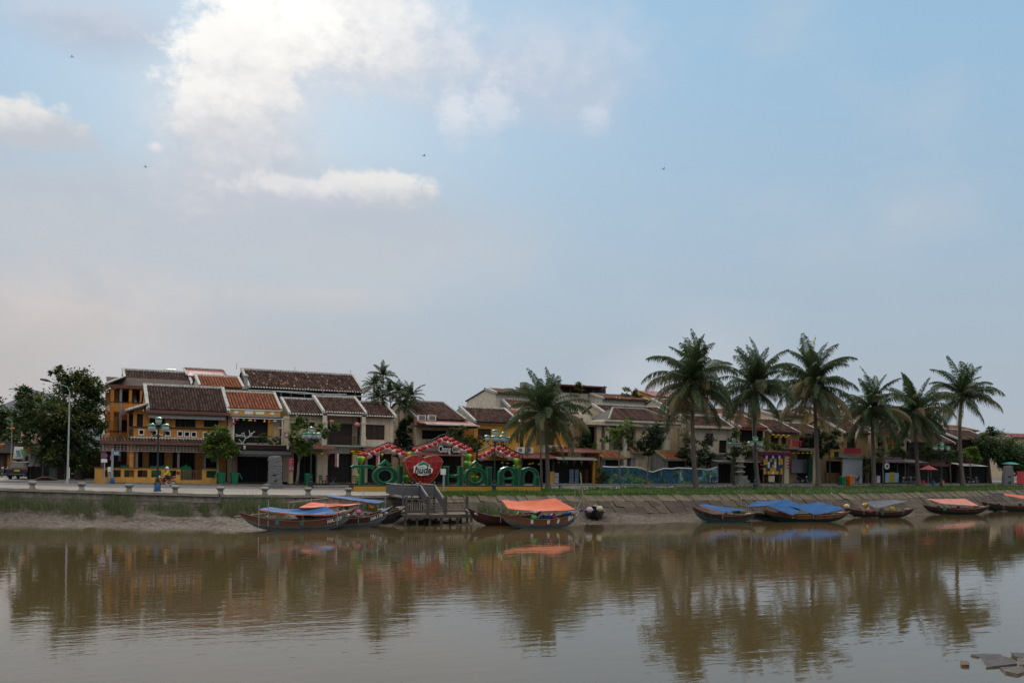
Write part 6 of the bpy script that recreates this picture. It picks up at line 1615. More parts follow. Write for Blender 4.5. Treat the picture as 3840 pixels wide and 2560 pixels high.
f = gpt(1664, 1832, -1.0); o = thing('small_notice', f, 'small blank pale notice board on a grey post right of the heart', 'sign'); part('board', MB().rect(1653, 1757, 1672, 1779, -1.05, -1.0), m_trim, o); part('post', MB().tube([(f.x, -.95, f.z-.2), (f.x, -.95, at(1664, 1779, -1).z)], .09, 6), m_metal, o)

# ---- timber pier with steps up to the quay
WP = -13.2; zd = at(1650, 1928, WP).z; px_ = lambda px, w=WP: pxx(px, w, 1930)
o = thing('timber_pier', ((px_(1517)+px_(1777))/2, WP+2, -2.1), 'weathered timber landing pier with railings and steps up to the quay', 'pier')
nb = 22; xa, xb = px_(1515), px_(1778)
pm = mesh_of('plank', MB().box(-.5, .5, 0, 1, -.05, 0), mat('weathered_plank', (.13, .10, .075), c2=(.075, .06, .048), ns=5, rnd=.2, bump=.3))
for i in range(nb):
    inst('plank', pm, o, Vector((xa+(xb-xa)*(i+.5)/nb, WP, zd))-Vector(o.location), (0, 0, 0), ((xb-xa)/nb-.02, 2.6, 1))
m_tim = mat('old_timber', (.095, .073, .056), c2=(.055, .043, .035), ns=6, vs=.4, bump=.3)
part('front_beam', MB().box(xa, xb, WP-.06, WP+.1, zd-.28, zd-.055), m_tim, o); part('rear_beam', MB().box(xa, xb, WP+2.4, WP+2.55, zd-.28, zd-.055), m_tim, o)
for i, px in enumerate((1520, 1534, 1564, 1592, 1612, 1634, 1655, 1688, 1716, 1728, 1752, 1768)):
    for w_ in (WP+.12, WP+2.3) if i % 2 == 0 else (WP+1.2,):
        xx = px_(px, w_); part('pile', MB().tube([(xx, w_, -3.2), (xx, w_, zd-.06)], .10, 6), m_tim, o)
zr_ = at(1650, 1871, WP).z
for pa, pb in ((1524, 1604), (1672, 1752)):
    rl_ = part('railing', MB().rect(pa, 1871, pb, 1874, WP+.05, WP+.13).rect(pa, 1882, pb, 1885.5, WP+.06, WP+.12).rect(pa, 1913, pb, 1917, WP+.06, WP+.12), m_tim, o)
    for k in range(9):
        part('baluster', MB().rect(pa+5+k*8.4, 1885, pa+8.4+k*8.4, 1914, WP+.07, WP+.11), mat('pale_baluster', (.24, .185, .14)), rl_)
    for px in (pa, pb):
        xx = px_(px); part('rail_post', MB().box(xx-.09, xx+.09, WP, WP+.18, zd, zr_+.25), m_tim, rl_)
# steps: short steep flight from the deck up to a landing that runs back to the quay
y0_, y1_ = WP+1.6, -9.5; ztop_ = -.12; xs0, xs1 = px_(1612, WP+1.6), px_(1662, WP+1.6); xl_ = pxx(1512, y1_, 1840)
for i in range(6):
    t = i/5; yy = y0_+(y1_-y0_)*t; zz = zd+.2+(ztop_-zd-.2)*t
    part('step', MB().box(xs0, xs1, yy, yy+.45, zz-.06, zz), mat('steel_tread', (.12, .11, .10), c2=(.08, .075, .07)), o)
m_gs = mat('grey_steel_panel', (.088, .090, .10), c2=(.07, .072, .08), ns=3, rough=.5)
for xx in (xs0-.08, xs1+.04):
    sp_ = part('stair_guard', MB().prism([(xx, y0_, zd+.3), (xx, y1_, ztop_+.15), (xx, y1_, ztop_+.85), (xx, y0_, zd+1.0)], (.04, 0, 0)), m_gs, o); part('hand_rail', MB().tube([(xx+.02, y0_, zd+1.15), (xx+.02, y1_, ztop_+1.02)], .04, 6), m_metal, sp_)
    part('guard_post', MB().box(xx-.05, xx+.09, y0_-.1, y0_+.04, zd, zd+1.3), m_gs, sp_); part('guard_post', MB().box(xx-.05, xx+.09, y1_, y1_+.14, -2.2, ztop_+1.3), m_gs, sp_)
part('landing', MB().box(xl_, xs1+.1, y1_, -5.1, ztop_-.1, ztop_), m_tim, o)
part('landing_guard', MB().box(xl_, xs0, y1_+.02, y1_+.06, ztop_+.15, ztop_+.85), m_gs, o); part('landing_rail', MB().tube([(xl_, y1_+.04, ztop_+1.02), (xs0, y1_+.04, ztop_+1.02)], .04, 6), m_metal, o)
for xx in (xl_, (xl_+xs0)/2):
    part('guard_post', MB().box(xx-.06, xx+.06, y1_-.02, y1_+.1, -2.2, ztop_+1.25), m_gs, o)
for xx in (xl_, xs1+.04):
    part('side_guard', MB().box(xx, xx+.04, y1_+.1, -5.1, ztop_+.15, ztop_+.85), m_gs, o); part('landing_rail', MB().tube([(xx+.02, y1_, ztop_+1.02), (xx+.02, -5.1, ztop_+1.02)], .04, 6), m_metal, o)

# ---- bench, pillars, panel, umbrella and other things under the palms
f = gpt(2078, 1826, 3.6); o = thing('stone_bench', f, 'low grey stone bench at the foot of the nearest palm', 'bench')
part('seat', MB().box(f.x-1.2, f.x+1.2, 3.4, 3.85, f.z+.40, f.z+.5), m_grey, o)
for s in (-.8, .8):
    part('leg', MB().box(f.x+s-.13, f.x+s+.13, 3.45, 3.8, f.z-.1, f.z+.4), m_grey, o)
f = gpt(2775, 1816, 9.4); o = thing('carved_stone_pillar', f, 'ornate grey carved stone pillar before the dark shop front', 'monument')
part('pedestal', MB().box(f.x-.85, f.x+.85, 8.6, 10, f.z, f.z+.45).box(f.x-.65, f.x+.65, 8.8, 9.8, f.z+.45, f.z+1.0), m_stone, o)
for k, (r, z) in enumerate(((.35, 1.0), (.62, 1.35), (.38, 1.65), (.66, 2.0), (.36, 2.3), (.6, 2.6), (.3, 2.85))):
    b_ = MB().lathe((f.x, 9.4, f.z+z), [(r*.55, -.12), (r, .06), (r*.9, .2), (r*.5, .28)], 8); b_.v = [(v[0]+random.uniform(-.05, .05), v[1], v[2]+random.uniform(-.04, .04)) for v in b_.v]; part('carved_tier', b_, m_stone, o)
f = gpt(3778, 1822, 6.5); o = thing('stone_monument', f, 'leaning grey stone monument at the far right under the trees', 'monument')
part('slab', MB().prism([(f.x-.9, 6.3, f.z-.1), (f.x+1.2, 6.3, f.z-.1), (f.x+1.0, 6.3, f.z+1.9), (f.x+.7, 6.3, f.z+2.9), (f.x-.55, 6.3, f.z+2.8), (f.x-.85, 6.3, f.z+1.3)], (0, .5, 0)), m_stele, o); part('inscription', MB().box(f.x-.1, f.x+.5, 6.27, 6.295, f.z+.3, f.z+.7).box(f.x-.2, f.x+.5, 6.27, 6.295, f.z+1.2, f.z+1.45), m_dmetal, o)
o = thing('patterned_panel', at(2900, 1812, 10.2), 'colourful checkered lantern panel in purple, yellow and green under a maroon bar', 'panel')
bd = part('board', MB().rect(2862, 1706, 2936, 1778, 10.3, 10.4), mat('panel_purple', (.06, .025, .12)), o)
pc = {'Y': m_yell, 'G': mat('panel_green', (.01, .13, .06)), 'W': m_trim, 'R': m_signr}
for r, row in enumerate(('.W..W..W.', 'YY.YGY.YY', 'YYW.GW.YY', '.GW.YW.G.', 'YG.YYY.GY', 'YRYYWYYRY')):
    for k, ch_ in enumerate(row):
        if ch_ in pc:
            part('tile', MB().rect(2864+k*8, 1707+r*11.8, 2871+k*8, 1718+r*11.8, 10.26, 10.298), pc[ch_], bd)
part('top_bar', MB().rect(2858, 1694, 2964, 1706, 10.1, 10.6), mat('maroon_paint', (.17, .025, .06)), o); part('post', MB().rect(2880, 1778, 2884, 1814, 10.3, 10.4).rect(2922, 1778, 2926, 1814, 10.3, 10.4), m_dmetal, o)
part('notice', MB().rect(2882, 1783, 2905, 1806, 10.15, 10.2), m_cream, o)
f = gpt(3480, 1812, 8.5); o = thing('parasol', f, 'coral pink parasol over stools before the dark shops', 'umbrella'); c_ = at(3482, 1750, 8.5)
cp = MB(); cp.v.append((c_.x, 8.5, c_.z+.25))
for j in range(10):
    cp.v.append((c_.x+1.25*math.cos(2*PI*j/10), 8.5+1.25*math.sin(2*PI*j/10), c_.z-.35))
cp.f = [(0, 1+j, 1+(j+1) % 10) for j in range(10)]; part('canopy', cp, mat('coral_cloth', (.58, .16, .14)), o); part('pole', MB().tube([f, (f.x, 8.5, c_.z+.2)], .03, 6), m_metal, o)
for i, (px, m, t) in enumerate(((3462, m_signr, 'red'), (3500, m_bluet, 'blue'), (3535, m_org, 'orange'))):
    f = gpt(px, 1814, 8.2); o = thing('stool_stack', f, 'stack of %s plastic stools by the parasol' % t, 'stool')
    for k in range(3):
        part('stool', MB().lathe(f+Vector((0, 0, k*.14)), [(.22, 0), (.19, .3), (.2, .34), (.2, .42)], 8), m, o)
f = gpt(3328, 1810, 10.5); o = thing('round_sign', at(3327, 1747, 10.6), 'round white shop sign hanging beside the slim street tree', 'sign'); c_ = at(3327, 1747, 10.6)
dk = part('disc', di(.44, 10.6), m_trim, o) if False else part('disc', MB().prism([(c_.x+.45*math.cos(2*PI*t/18), 10.6, c_.z+.45*math.sin(2*PI*t/18)) for t in range(18)], (0, .06, 0)), m_trim, o); part('emblem', MB().prism([(c_.x+.2*math.cos(2*PI*t/9), 10.58, c_.z+.2*math.sin(2*PI*t/9)) for t in range(9)], (0, .018, 0)), m_leafy, dk)
for i, (px, t, m) in enumerate(((3292, 'pale lilac standing sign at the foot of the slim street tree', mat('pale_lilac', (.48, .42, .56))), (3825, 'red signboard beside the far stone monument', m_signr))):
    f = gpt(px, 1812, 9.4); o = thing('standing_sign', f, t, 'sign'); part('board', MB().box(f.x-.3-.5*i, f.x+.3+.5*i, 9.3, 9.36, f.z+.15, f.z+1.1+.9*i), m, o); part('foot', MB().box(f.x-.25, f.x+.25, 9.2, 9.5, f.z, f.z+.15), m_dmetal, o)
f = gpt(3765, 1812, 11); o = thing('parasol', f, 'flat turquoise parasol at the far right before the trees', 'umbrella'); c_ = at(3788, 1737, 11); part('canopy', MB().lathe((c_.x, 11, c_.z-.1), [(1.3, 0), (.7, .22), (.03, .34)], 10), mat('turquoise_cloth', (.10, .42, .36)), o); part('pole', MB().tube([(c_.x, 11, f.z), (c_.x, 11, c_.z)], .03, 6), m_metal, o)

# ---- white branch ornament and flower tree on the balcony edge
f = at(916, 1684, 10.9); o = thing('branch_ornament', f, 'white painted bare branch ornament in a pale pot on the balcony edge', 'ornament')
part('pot', MB().lathe(f, [(.12, 0), (.18, .36)], 8), m_trim, o)
br = MB(); bq = lambda x_, y_: at(840+x_*.1105, 1540+y_*.1105, 10.9)
for pts in ([(655, 1130), (650, 1060), (730, 940), (850, 880), (940, 830), (960, 760), (1050, 690)], [(650, 1110), (560, 1020), (510, 950)], [(730, 940), (700, 840), (670, 770), (700, 720)], [(850, 880), (880, 790), (850, 650)], [(700, 880), (600, 820), (480, 830), (390, 780)], [(670, 770), (590, 765)], [(880, 790), (960, 745)], [(480, 830), (390, 850)]):
    br.tube([bq(*q) for q in pts], .03, 5)
part('branches', br, m_trim, o)
f = at(1079, 1685, 10.9); o = thing('flower_tree', f, 'small red and white blossom tree in a white pot at the balcony corner', 'plant'); part('pot', MB().lathe(f, [(.13, 0), (.2, .42)], 8), m_trim, o); tr_ = bq(2140, 940)
part('stem', MB().tube([f+Vector((0, 0, .4)), tr_, bq(2120, 800)], .035, 5).tube([tr_, bq(2250, 880)], .025, 5).tube([tr_, bq(2090, 720)], .02, 5), m_trim, o); rn = random.Random(8)
for nm, m in (('red_blossom', mat('blossom_red', (.40, .03, .05))), ('white_blossom', mat('blossom_white', (.62, .52, .50)))):
    part(nm, leaf_crown([(bq(2120, 760), .32), (bq(2240, 900), .3), (bq(2160, 860), .3)], 150, .11, rn, long=1.1), m, o)


# ================================================================ BOATS
random.seed(12)
m_hbrown = mat('hull_brown_paint', (.165, .060, .030), c2=(.12, .045, .025), ns=3, rough=.55); m_hgrey = mat('hull_grey_bottom', (.17, .165, .155), c2=(.11, .105, .098), ns=4)
m_hblack = mat('hull_black', (.022, .020, .020), c2=(.035, .03, .028), ns=3, rough=.6); m_hteal = mat('hull_teal_bottom', (.045, .13, .125), c2=(.03, .08, .08), ns=3)
m_hmar = mat('hull_maroon', (.075, .020, .016), c2=(.05, .016, .014), ns=3, rough=.55); m_horange = mat('hull_orange_brown', (.235, .075, .028), c2=(.18, .058, .024), ns=3, rough=.5)
m_hblue = mat('deck_blue', (.03, .14, .28), c2=(.025, .11, .22), ns=3); m_hgreen = mat('hull_dark_green', (.018, .055, .042), c2=(.012, .035, .03), ns=3); m_hwood = mat('boat_deck_wood', (.12, .07, .045), c2=(.075, .045, .03), ns=5)


def boat(name, label, px, w, L, B, rz, up_m, lo_m, deck_m, bow=(.95, .62), z=-2.1, mid=.55, tilt=0.0, eye=True, patches=None, text=None, flip=1):
    c = at(px, 1960, w); o = thing(name, (0, 0, 0), label, 'boat', 'wooden sampans along the bank')
    n = 18; lo, hi, gun, inn = MB(), MB(), MB(), MB(); st = []
    for i in range(n+1):
        t = -1+2*i/n; e = abs(t)
        b = B/2*max(.03, (1-e**2.4))**.75; zs = mid+((bow[0] if t > 0 else bow[1])-.1)*e**2.3; zb = -.18+.75*(zs+.1)*e**3.2
        xx = t*L/2; st.append((xx, b, zs, zb))
    for k, (xx, b, zs, zb) in enumerate(st):
        zm = zb+(zs-zb)*.5
        for s in (-1, 1):
            lo.v += [(xx*.94, s*b*.55, zb), (xx*.97, s*b*.86, zm)]; hi.v += [(xx*.97, s*b*.86, zm), (xx, s*b, zs)]
    for k in range(n):
        a, d = 4*k, 4*k+4
        lo.f += [(a, d, d+1, a+1), (a+2, a+3, d+3, d+2), (a, a+2, d+2, d)]
        hi.f += [(a, d, d+1, a+1), (a+2, a+3, d+3, d+2)]
    hu = part('hull_bottom', lo, lo_m, o, smooth=False); sk = part('upper_strake', hi, up_m, o)
    for s in (-1, 1):
        gun.tube([(xx, s*b, zs+.01) for xx, b, zs, zb in st], .04, 5)
    part('gunwale', gun, mat('gunwale_wood', (.16, .10, .065), c2=(.10, .065, .045), ns=5), o)
    dk = MB()
    for k in range(2, n-2):
        (x0, b0, s0, q0), (x1, b1, s1, q1) = st[k], st[k+1]
        dk.poly([(x0, -b0*.8, q0+.22), (x1, -b1*.8, q1+.22), (x1, b1*.8, q1+.22), (x0, b0*.8, q0+.22)])
    part('floor_boards', dk, deck_m, o)
    for k in (4, 7, 10, 13):
        x0, b0, s0, q0 = st[k]; part('thwart', MB().box(x0-.13, x0+.13, -b0*.95, b0*.95, s0-.12, s0-.07), deck_m, o)
    for k in (0, n-2):
        (x0, b0, s0, q0), (x1, b1, s1, q1), (x2, b2, s2, q2) = st[k:k+3]
        part('end_deck', MB().poly([(x0, -b0, s0+.005), (x1, -b1, s1+.005), (x2, -b2, s2+.005), (x2, b2, s2+.005), (x1, b1, s1+.005), (x0, b0, s0+.005)]), deck_m, o)
    rb_ = random.Random(int(px)); k0 = st[5]
    part('oar', MB().tube([(-L*.3, .25, mid+.05), (L*.34, -.2, mid+.16)], .025, 5).prism([(L*.34, -.26, mid+.16), (L*.42, -.28, mid+.19), (L*.42, -.14, mid+.19), (L*.34, -.14, mid+.16)], (0, 0, .02)), m_bamboo, o)
    for u in (-.25, .05, .3):
        xx = u*L; part('seat', MB().box(xx-.2, xx+.2, -.28, .22, .2, mid-.05).box(xx-.2, xx-.14, -.28, .22, mid-.05, mid+.32), rb_.choice((m_hwood, m_hmar, m_hblue, m_redbrown, m_bamboo)), o)
    rp = MB(); e0 = st[-2]; rp.tube([(e0[0]-.2, 0, e0[2]+.03), (e0[0]-.5, -.1, e0[2]-.02), (e0[0]-.35, .12, e0[2]+.02), (e0[0]-.7, .05, e0[2]-.05)], .02, 4); part('rope_coil', rp, m_trim, o)
    side = -1

    def spot(u, f, d=.02):
        k = (u+1)/2*n; j = min(int(k), n-1); g = k-j; x0, b0, s0, q0 = [a_+(b_-a_)*g for a_, b_ in zip(st[j], st[j+1])]
        zm = q0+(s0-q0)*.5; return Vector((x0*(.97+.03*f), side*(b0*(.86+.14*f))-d, zm+(s0-zm)*f))
    if eye:
        for u in ((.82,) if eye == 1 else (-.82,)):
            p0 = spot(u, .55); q = MB().prism([p0+Vector((.22*math.cos(t*PI/6), -.012, .085*math.sin(t*PI/6)+.03*math.cos(t*PI/6)*abs(u)/u)) for t in range(12)], (0, .01, 0)); ey = part('eye', q, m_trim, o)
            part('pupil', MB().prism([p0+Vector((.10*math.cos(t*PI/5), -.022, .045*math.sin(t*PI/5))) for t in range(10)], (0, .008, 0)), m_black, ey)
    for u, m in patches or ():
        a_, b_, c_, d_ = spot(u-.03, .12), spot(u+.03, .12), spot(u+.03, .98), spot(u-.03, .98); part('painted_patch', MB().prism([a_, b_, c_, d_], (0, .015, 0)), m, o)
    if text:
        p0, pa, pb = spot(text[1], .5, .035), spot(text[1]-.09, .5), spot(text[1]+.09, .5); an = math.atan2(pb.y-pa.y, pb.x-pa.x); sl_ = (pb.z-pa.z)/(pb.x-pa.x); tm_ = text_mb(text[0], .36, .008, .008)
        tm_.v = [(v[0]*math.cos(an)-v[1]*math.sin(an), v[0]*math.sin(an)+v[1]*math.cos(an)-v[2]*.16-.02, v[2]+v[0]*sl_) for v in tm_.v]; part('registration', MB().add(tm_, p0), m_trim, o)
    o.location = (c.x, w, z+.12); o.rotation_euler = (0, tilt, rz)
    return o


def tarp(label, pts, m, sag=.15, group='boat tarpaulins', under=None, poles=(), pm=None, name='tarpaulin'):
    """sheet between four corners given as (px, py, plane): near-left, near-right, far-right, far-left; poles: corner index or (px,py,plane)"""
    a, b, c_, d_ = [at(*p) for p in pts]; n = 16; s = MB(); o = thing(name, (a+b+c_+d_)/4-Vector((0, 0, 1.2)), label, 'tarpaulin', group)
    for i in range(n+1):
        for j in range(n+1):
            u, v = i/n, j/n; p = (a*(1-u)+b*u)*(1-v)+(d_*(1-u)+c_*u)*v
            p.z -= sag*(math.sin(PI*u)*.6+math.sin(PI*v)*.4*math.sin(PI*u))+.014*math.sin(u*17+v*5+3*math.sin(v*4))+.012*math.sin(u*9-v*13)+random.uniform(-.005, .005); s.v.append(tuple(p))
    k = n+1; s.f = [(i*k+j, (i+1)*k+j, (i+1)*k+j+1, i*k+j+1) for i in range(n) for j in range(n)]
    part('sheet', s, m, o, smooth=True)
    if under:
        e = MB()
        for i in range(n):
            p, q = Vector(s.v[i*k]), Vector(s.v[(i+1)*k]); e.poly([p+Vector((0, -.006, 0)), q+Vector((0, -.006, 0)), q+Vector((0, -.006, -.09)), p+Vector((0, -.006, -.09))])
        part('hem', e, under, o)
    for q in poles:
        p = [a, b, c_, d_][q] if isinstance(q, int) else at(*q)
        part('pole', MB().tube([(p.x, p.y+.05, -1.75), (p.x, p.y+.05, p.z+.25)], .028, 5), pm or m_bamboo, o)
    return o


teal = mat('teal_patch', (.04, .22, .21)); redp = mat('red_patch', (.35, .03, .03)); wht = m_trim
boat('sampan', 'brown sampan marked HA.137 under a bright blue tarpaulin, nearest the water on the left', 1122, -15.3, 8.3, 1.55, .03, m_hbrown, m_hgrey, m_hwood, (.95, .70), patches=[(-.42, teal), (0, teal), (.74, teal), (.46, redp)], text=('HA.137', .58))
boat('sampan', 'dark sampan marked HA170 with blue interior, moored behind the brown one', 1290, -13.7, 7.6, 1.5, .06, m_hmar, m_hgrey, m_hblue, (.95, .6), text=('HA170', .62))
boat('sampan', 'black sampan with its prow against the pier, rearmost of the left group', 1360, -11.9, 7.6, 1.5, .04, m_hblack, m_hblack, m_hwood, (1.0, .6))
tarp('bright blue sagging tarpaulin over the brown sampan', [(972, 1908, -16.0), (1266, 1924, -16.0), (1222, 1895, -14.3), (1010, 1900, -14.3)], m_bluet, .32, under=m_oranget, poles=(0, 1, 2, (1007, 1890, -16)), pm=m_metal)
tarp('low maroon and orange tarpaulin over the dark sampan', [(1120, 1902, -14.6), (1345, 1889, -14.4), (1362, 1886, -13.0), (1168, 1882, -13.0)], m_oranget, .12, under=m_tarpu, poles=(1, 3), pm=m_metal)
tarp('steeply tilted maroon tarpaulin with blue edge over the black sampan', [(1222, 1858, -12.6), (1418, 1886, -12.6), (1446, 1877, -11.4), (1224, 1852, -11.4)], m_bluet, .05, under=m_tarpu, poles=(1, 2, (1363, 1850, -12)), pm=m_metal)
o = thing('bamboo_gangway', at(1100, 1890, -9), 'bamboo gangway pole on forked sticks from the grass to the boats', 'pole')
part('pole', MB().tube([at(1085, 1884, -9.5), at(1240, 1866, -9.5)], .06, 6), m_bamboo, o); part('prop', MB().tube([at(1085, 1880, -9.5), at(1081, 1915, -9.5)], .04, 5).tube([at(1108, 1884, -9.5), at(1090, 1915, -9.5)], .035, 5), m_bamboo, o)
o = thing('bamboo_pole', at(950, 1930, -14), 'long bamboo pole resting on a stake at the stern of the brown sampan', 'pole'); part('pole', MB().tube([at(880, 1936, -13.5), at(1000, 1924, -14.6)], .05, 6), m_bamboo, o); part('stake', MB().tube([at(946, 1920, -13.8), at(950, 1946, -13.8)], .04, 5), m_bamboo, o)
for px, py, w, r, m, t in ((1276, 1923, -14.9, 9.5, m_pink, 'pink lantern on the brown sampan, left one'), (1345, 1919, -14.6, 11.5, mat('lantern_pink2', (.55, .10, .30)), 'bright pink lantern at the prow of the brown sampan'), (1300, 1902, -13.2, 10, m_lgrn, 'green lantern on the dark sampan'), (1392, 1900, -12.3, 11.5, m_org, 'orange lantern on the black sampan'), (1279, 1906, -13.4, 9, m_pinkl, 'red and white patterned lantern on the dark sampan'),
                          (1948, 1929, -17.2, 11.5, m_yell, 'yellow lantern on the orange canopied sampan'), (2003, 1940, -18.0, 12.5, m_lgrn, 'green lantern on the orange canopied sampan'), (2075, 1935, -17.6, 12, m_mag, 'magenta lantern on the orange canopied sampan'), (3245, 1893, -12.6, 11, m_yell, 'yellow lantern under the grey tarpaulin'), (3263, 1912, -12.9, 12, m_pink, 'salmon lantern on the grey tarpaulin boat'), (3345, 1908, -12.9, 12, mat('lantern_olive', (.30, .22, .06)), 'olive lantern on the grey tarpaulin boat'), (3175, 1897, -13.5, 11, mat('lantern_straw', (.60, .46, .22)), 'straw yellow lantern between the blue and grey tarpaulins'), (3540, 1908, -9.9, 9, m_lgrn, 'green lantern on the far orange canopied boat')):
    lantern(px, py, w, r, 'round', m, t, 'lanterns on the boats', False)
boat('sampan', 'orange brown sampan with white patches under the large orange tarpaulin', 2028, -17.4, 7.0, 1.6, -.02, m_horange, m_hgrey, m_hwood, (.85, .60), patches=[(-.32, wht), (.08, wht), (.33, wht), (.63, wht)], text=('HA 157', .76), eye=False)
boat('sampan', 'maroon sampan with pale prow tied to the pier by a rope', 1895, -14.2, 6.6, 1.4, .02, m_hmar, m_hmar, m_hblue, (.6, .8), eye=2)
tarp('large bright orange tarpaulin over the right hand sampan', [(1905, 1905, -18.2), (2158, 1908, -18.2), (2080, 1866, -15.8), (1880, 1873, -15.8)], m_oranget, .28, poles=(1, 2, 3), pm=m_metal)
o = thing('mooring_rope', at(1775, 1915, -13.5), 'pale mooring rope from the pier to the maroon sampan', 'rope'); p, q = at(1747, 1908, -13.2), at(1795, 1930, -14.5); part('rope', MB().tube([p.lerp(q, t/6)+Vector((0, 0, -.1*math.sin(PI*t/6))) for t in range(7)], .022, 5), m_trim, o)
o = thing('cloth_bundle', at(2050, 1944, -17.4), 'rolled blue cloth bundle lying in the orange canopied sampan', 'bundle'); part('roll', MB().tube([at(2025, 1940, -17.4), at(2060, 1940, -17.4)], [.16, .2], 8), m_bluet, o); part('roll', MB().tube([at(2110, 1930, -17.0), at(2185, 1910, -17.0)], [.12, .14], 8), m_bluet, o)
boat('small_boat', 'small dark rowing boat seen end on, pulled up on the mud', 2228, -10.6, 5.2, 1.75, 1.0, m_hblack, m_hblack, m_hgrey, (.6, .7), z=-2.0, eye=False)
for px, py, m, t in ((2211, 1910, mat('bag_bluepink', (.40, .42, .48), c2=(.5, .28, .28), ns=2), 'bagged blue and pink lantern on the end on rowing boat'), (2249, 1906, mat('bag_yellow', (.50, .36, .14), c2=(.45, .45, .42), ns=2), 'bagged yellow lantern on the end on rowing boat')):
    lantern(px, py, -13.2, 13, 'round', m, t, 'bagged lanterns on the rowing boat', False)
o = thing('pole_tripod', at(2175, 1920, -12), 'bamboo pole tripod lashed together between the boats', 'pole')
part('pole', MB().tube([at(2176, 1770, -12.5), at(2190, 1900, -12.5)], [.05, .08], 6), m_bamboo, o)
for a_, b_ in (((2187, 1862, -12.4), (2160, 1915, -12.8)), ((2187, 1866, -12.4), (2212, 1893, -12.4)), ((2156, 1818, -12), (2156, 1900, -12)), ((2158, 1812, -12), (2182, 1866, -12))):
    part('brace', MB().tube([at(*a_), at(*b_)], .035, 5), m_bamboo, o)
boat('sampan', 'teal bottomed sampan with small blue tarpaulin, leftmost of the right group', 2716, -15.0, 5.9, 1.5, -.34, m_hmar, m_hteal, m_hwood, (.4, .85), mid=.45, eye=False, patches=[(-.5, m_hwood), (-.72, m_hwood)])
boat('sampan', 'dark teal sampan hidden between the blue tarpaulins', 2856, -13.2, 6.2, 1.4, -.3, m_hblack, m_hteal, m_hwood, (.5, .6), mid=.42, eye=False)
boat('sampan', 'green bottomed sampan under the two broad blue tarpaulins', 3025, -16.0, 8.2, 1.6, -.36, m_horange, m_hgreen, m_hwood, (.5, .5), mid=.45, eye=False, patches=[(-.3, m_hwood), (.1, m_hwood), (.35, m_hwood), (.6, m_hwood)])
tarp('small pale blue tarpaulin with orange hem', [(2622, 1892, -15.6), (2712, 1920, -15.8), (2808, 1909, -14.8), (2640, 1889, -14.0)], m_bluet, .1, under=m_oranget, poles=(1, 2))
tarp('broad blue tarpaulin, left of the two overlapping ones', [(2876, 1893, -16.2), (2975, 1930, -17.0), (3022, 1896, -15.0), (2950, 1870, -13.2)], m_bluet, .1, under=m_tarpu, poles=(1,))
tarp('dark red edged blue flap at the left of the broad tarpaulins', [(2800, 1897, -14.2), (2880, 1893, -15.0), (2950, 1871, -13.4), (2842, 1877, -12.6)], m_bluet, .1, under=m_tarpu, poles=(0,))
tarp('broad blue tarpaulin, right of the two overlapping ones', [(3052, 1928, -17.0), (3169, 1906, -17.0), (3072, 1880, -14.6), (2956, 1894, -15.2)], m_bluet, .12, under=m_tarpu, poles=(0, 1))
boat('sampan', 'black sampan under the grey tarpaulin with coloured lanterns', 3295, -12.6, 7.8, 1.6, -.32, m_hmar, m_hblack, m_hwood, (.55, .5), mid=.45, eye=False, patches=[(0, teal), (.6, teal)])
tarp('rippled grey tarpaulin over the black sampan', [(3242, 1880, -13.2), (3290, 1904, -13.6), (3404, 1876, -11.6), (3358, 1872, -11.2)], m_greyt, .12, poles=(0, 1, 2))
boat('sampan', 'dark sampan under the salmon orange tarpaulin further right', 3585, -9.9, 8.0, 1.6, -.3, m_hmar, m_hblack, m_hwood, (.5, .5), mid=.45, eye=False, patches=[(-.6, m_hwood), (.2, m_hwood), (.5, m_hwood)])
tarp('salmon orange tarpaulin further right along the bank', [(3528, 1886, -10.6), (3672, 1895, -10.4), (3618, 1868, -8.6), (3474, 1869, -8.8)], mat('salmon_tarpaulin', (.58, .20, .14), rough=.5), .08, poles=(1, 2))
boat('sampan', 'long dark sampan with green bottom cut by the right picture edge', 3815, -6.6, 10.0, 1.7, -.25, m_hmar, m_hgreen, m_hwood, (.5, .6), mid=.45, eye=False)
tarp('dark navy tarpaulin on the rightmost boat', [(3707, 1852, -7.2), (3765, 1857, -7.2), (3762, 1848, -5.8), (3715, 1848, -5.8)], mat('navy_tarpaulin', (.012, .014, .035)), .05, poles=(0,))
tarp('orange tarpaulin cut by the right picture edge', [(3766, 1855, -7.4), (3900, 1878, -7.4), (3900, 1862, -5.6), (3764, 1849, -5.6)], m_oranget, .06, poles=(0, 1))
for i, (px, py0, py1, w) in enumerate(((2780, 1845, 1935, -13), (2820, 1840, 1930, -13.5), (2968, 1835, 1880, -12), (3118, 1825, 1880, -12), (1904, 1850, 1880, -12.5), (2101, 1853, 1885, -13))):
    o = thing('mooring_stake', at(px, py1, w), ('thin bamboo mooring stake left of the blue tarpaulins', 'thin bamboo mooring stake, second left of the blue tarpaulins', 'mooring stake behind the left broad blue tarpaulin', 'pale mooring stake behind the right broad blue tarpaulin', 'mooring stake behind the orange tarpaulin, left one', 'mooring stake behind the orange tarpaulin, right one')[i], 'pole', 'bamboo mooring stakes')
    b_, t_0 = at(px, py1, w), at(px, py0, w); b_.z = -2.2; part('stake', MB().tube([b_, t_0], [.045, .03], 6), m_bamboo, o); part('knot', MB().lathe(b_.lerp(t_0, .8), [(.05, -.03), (.06, 0), (.05, .03)], 6), m_trim, o)
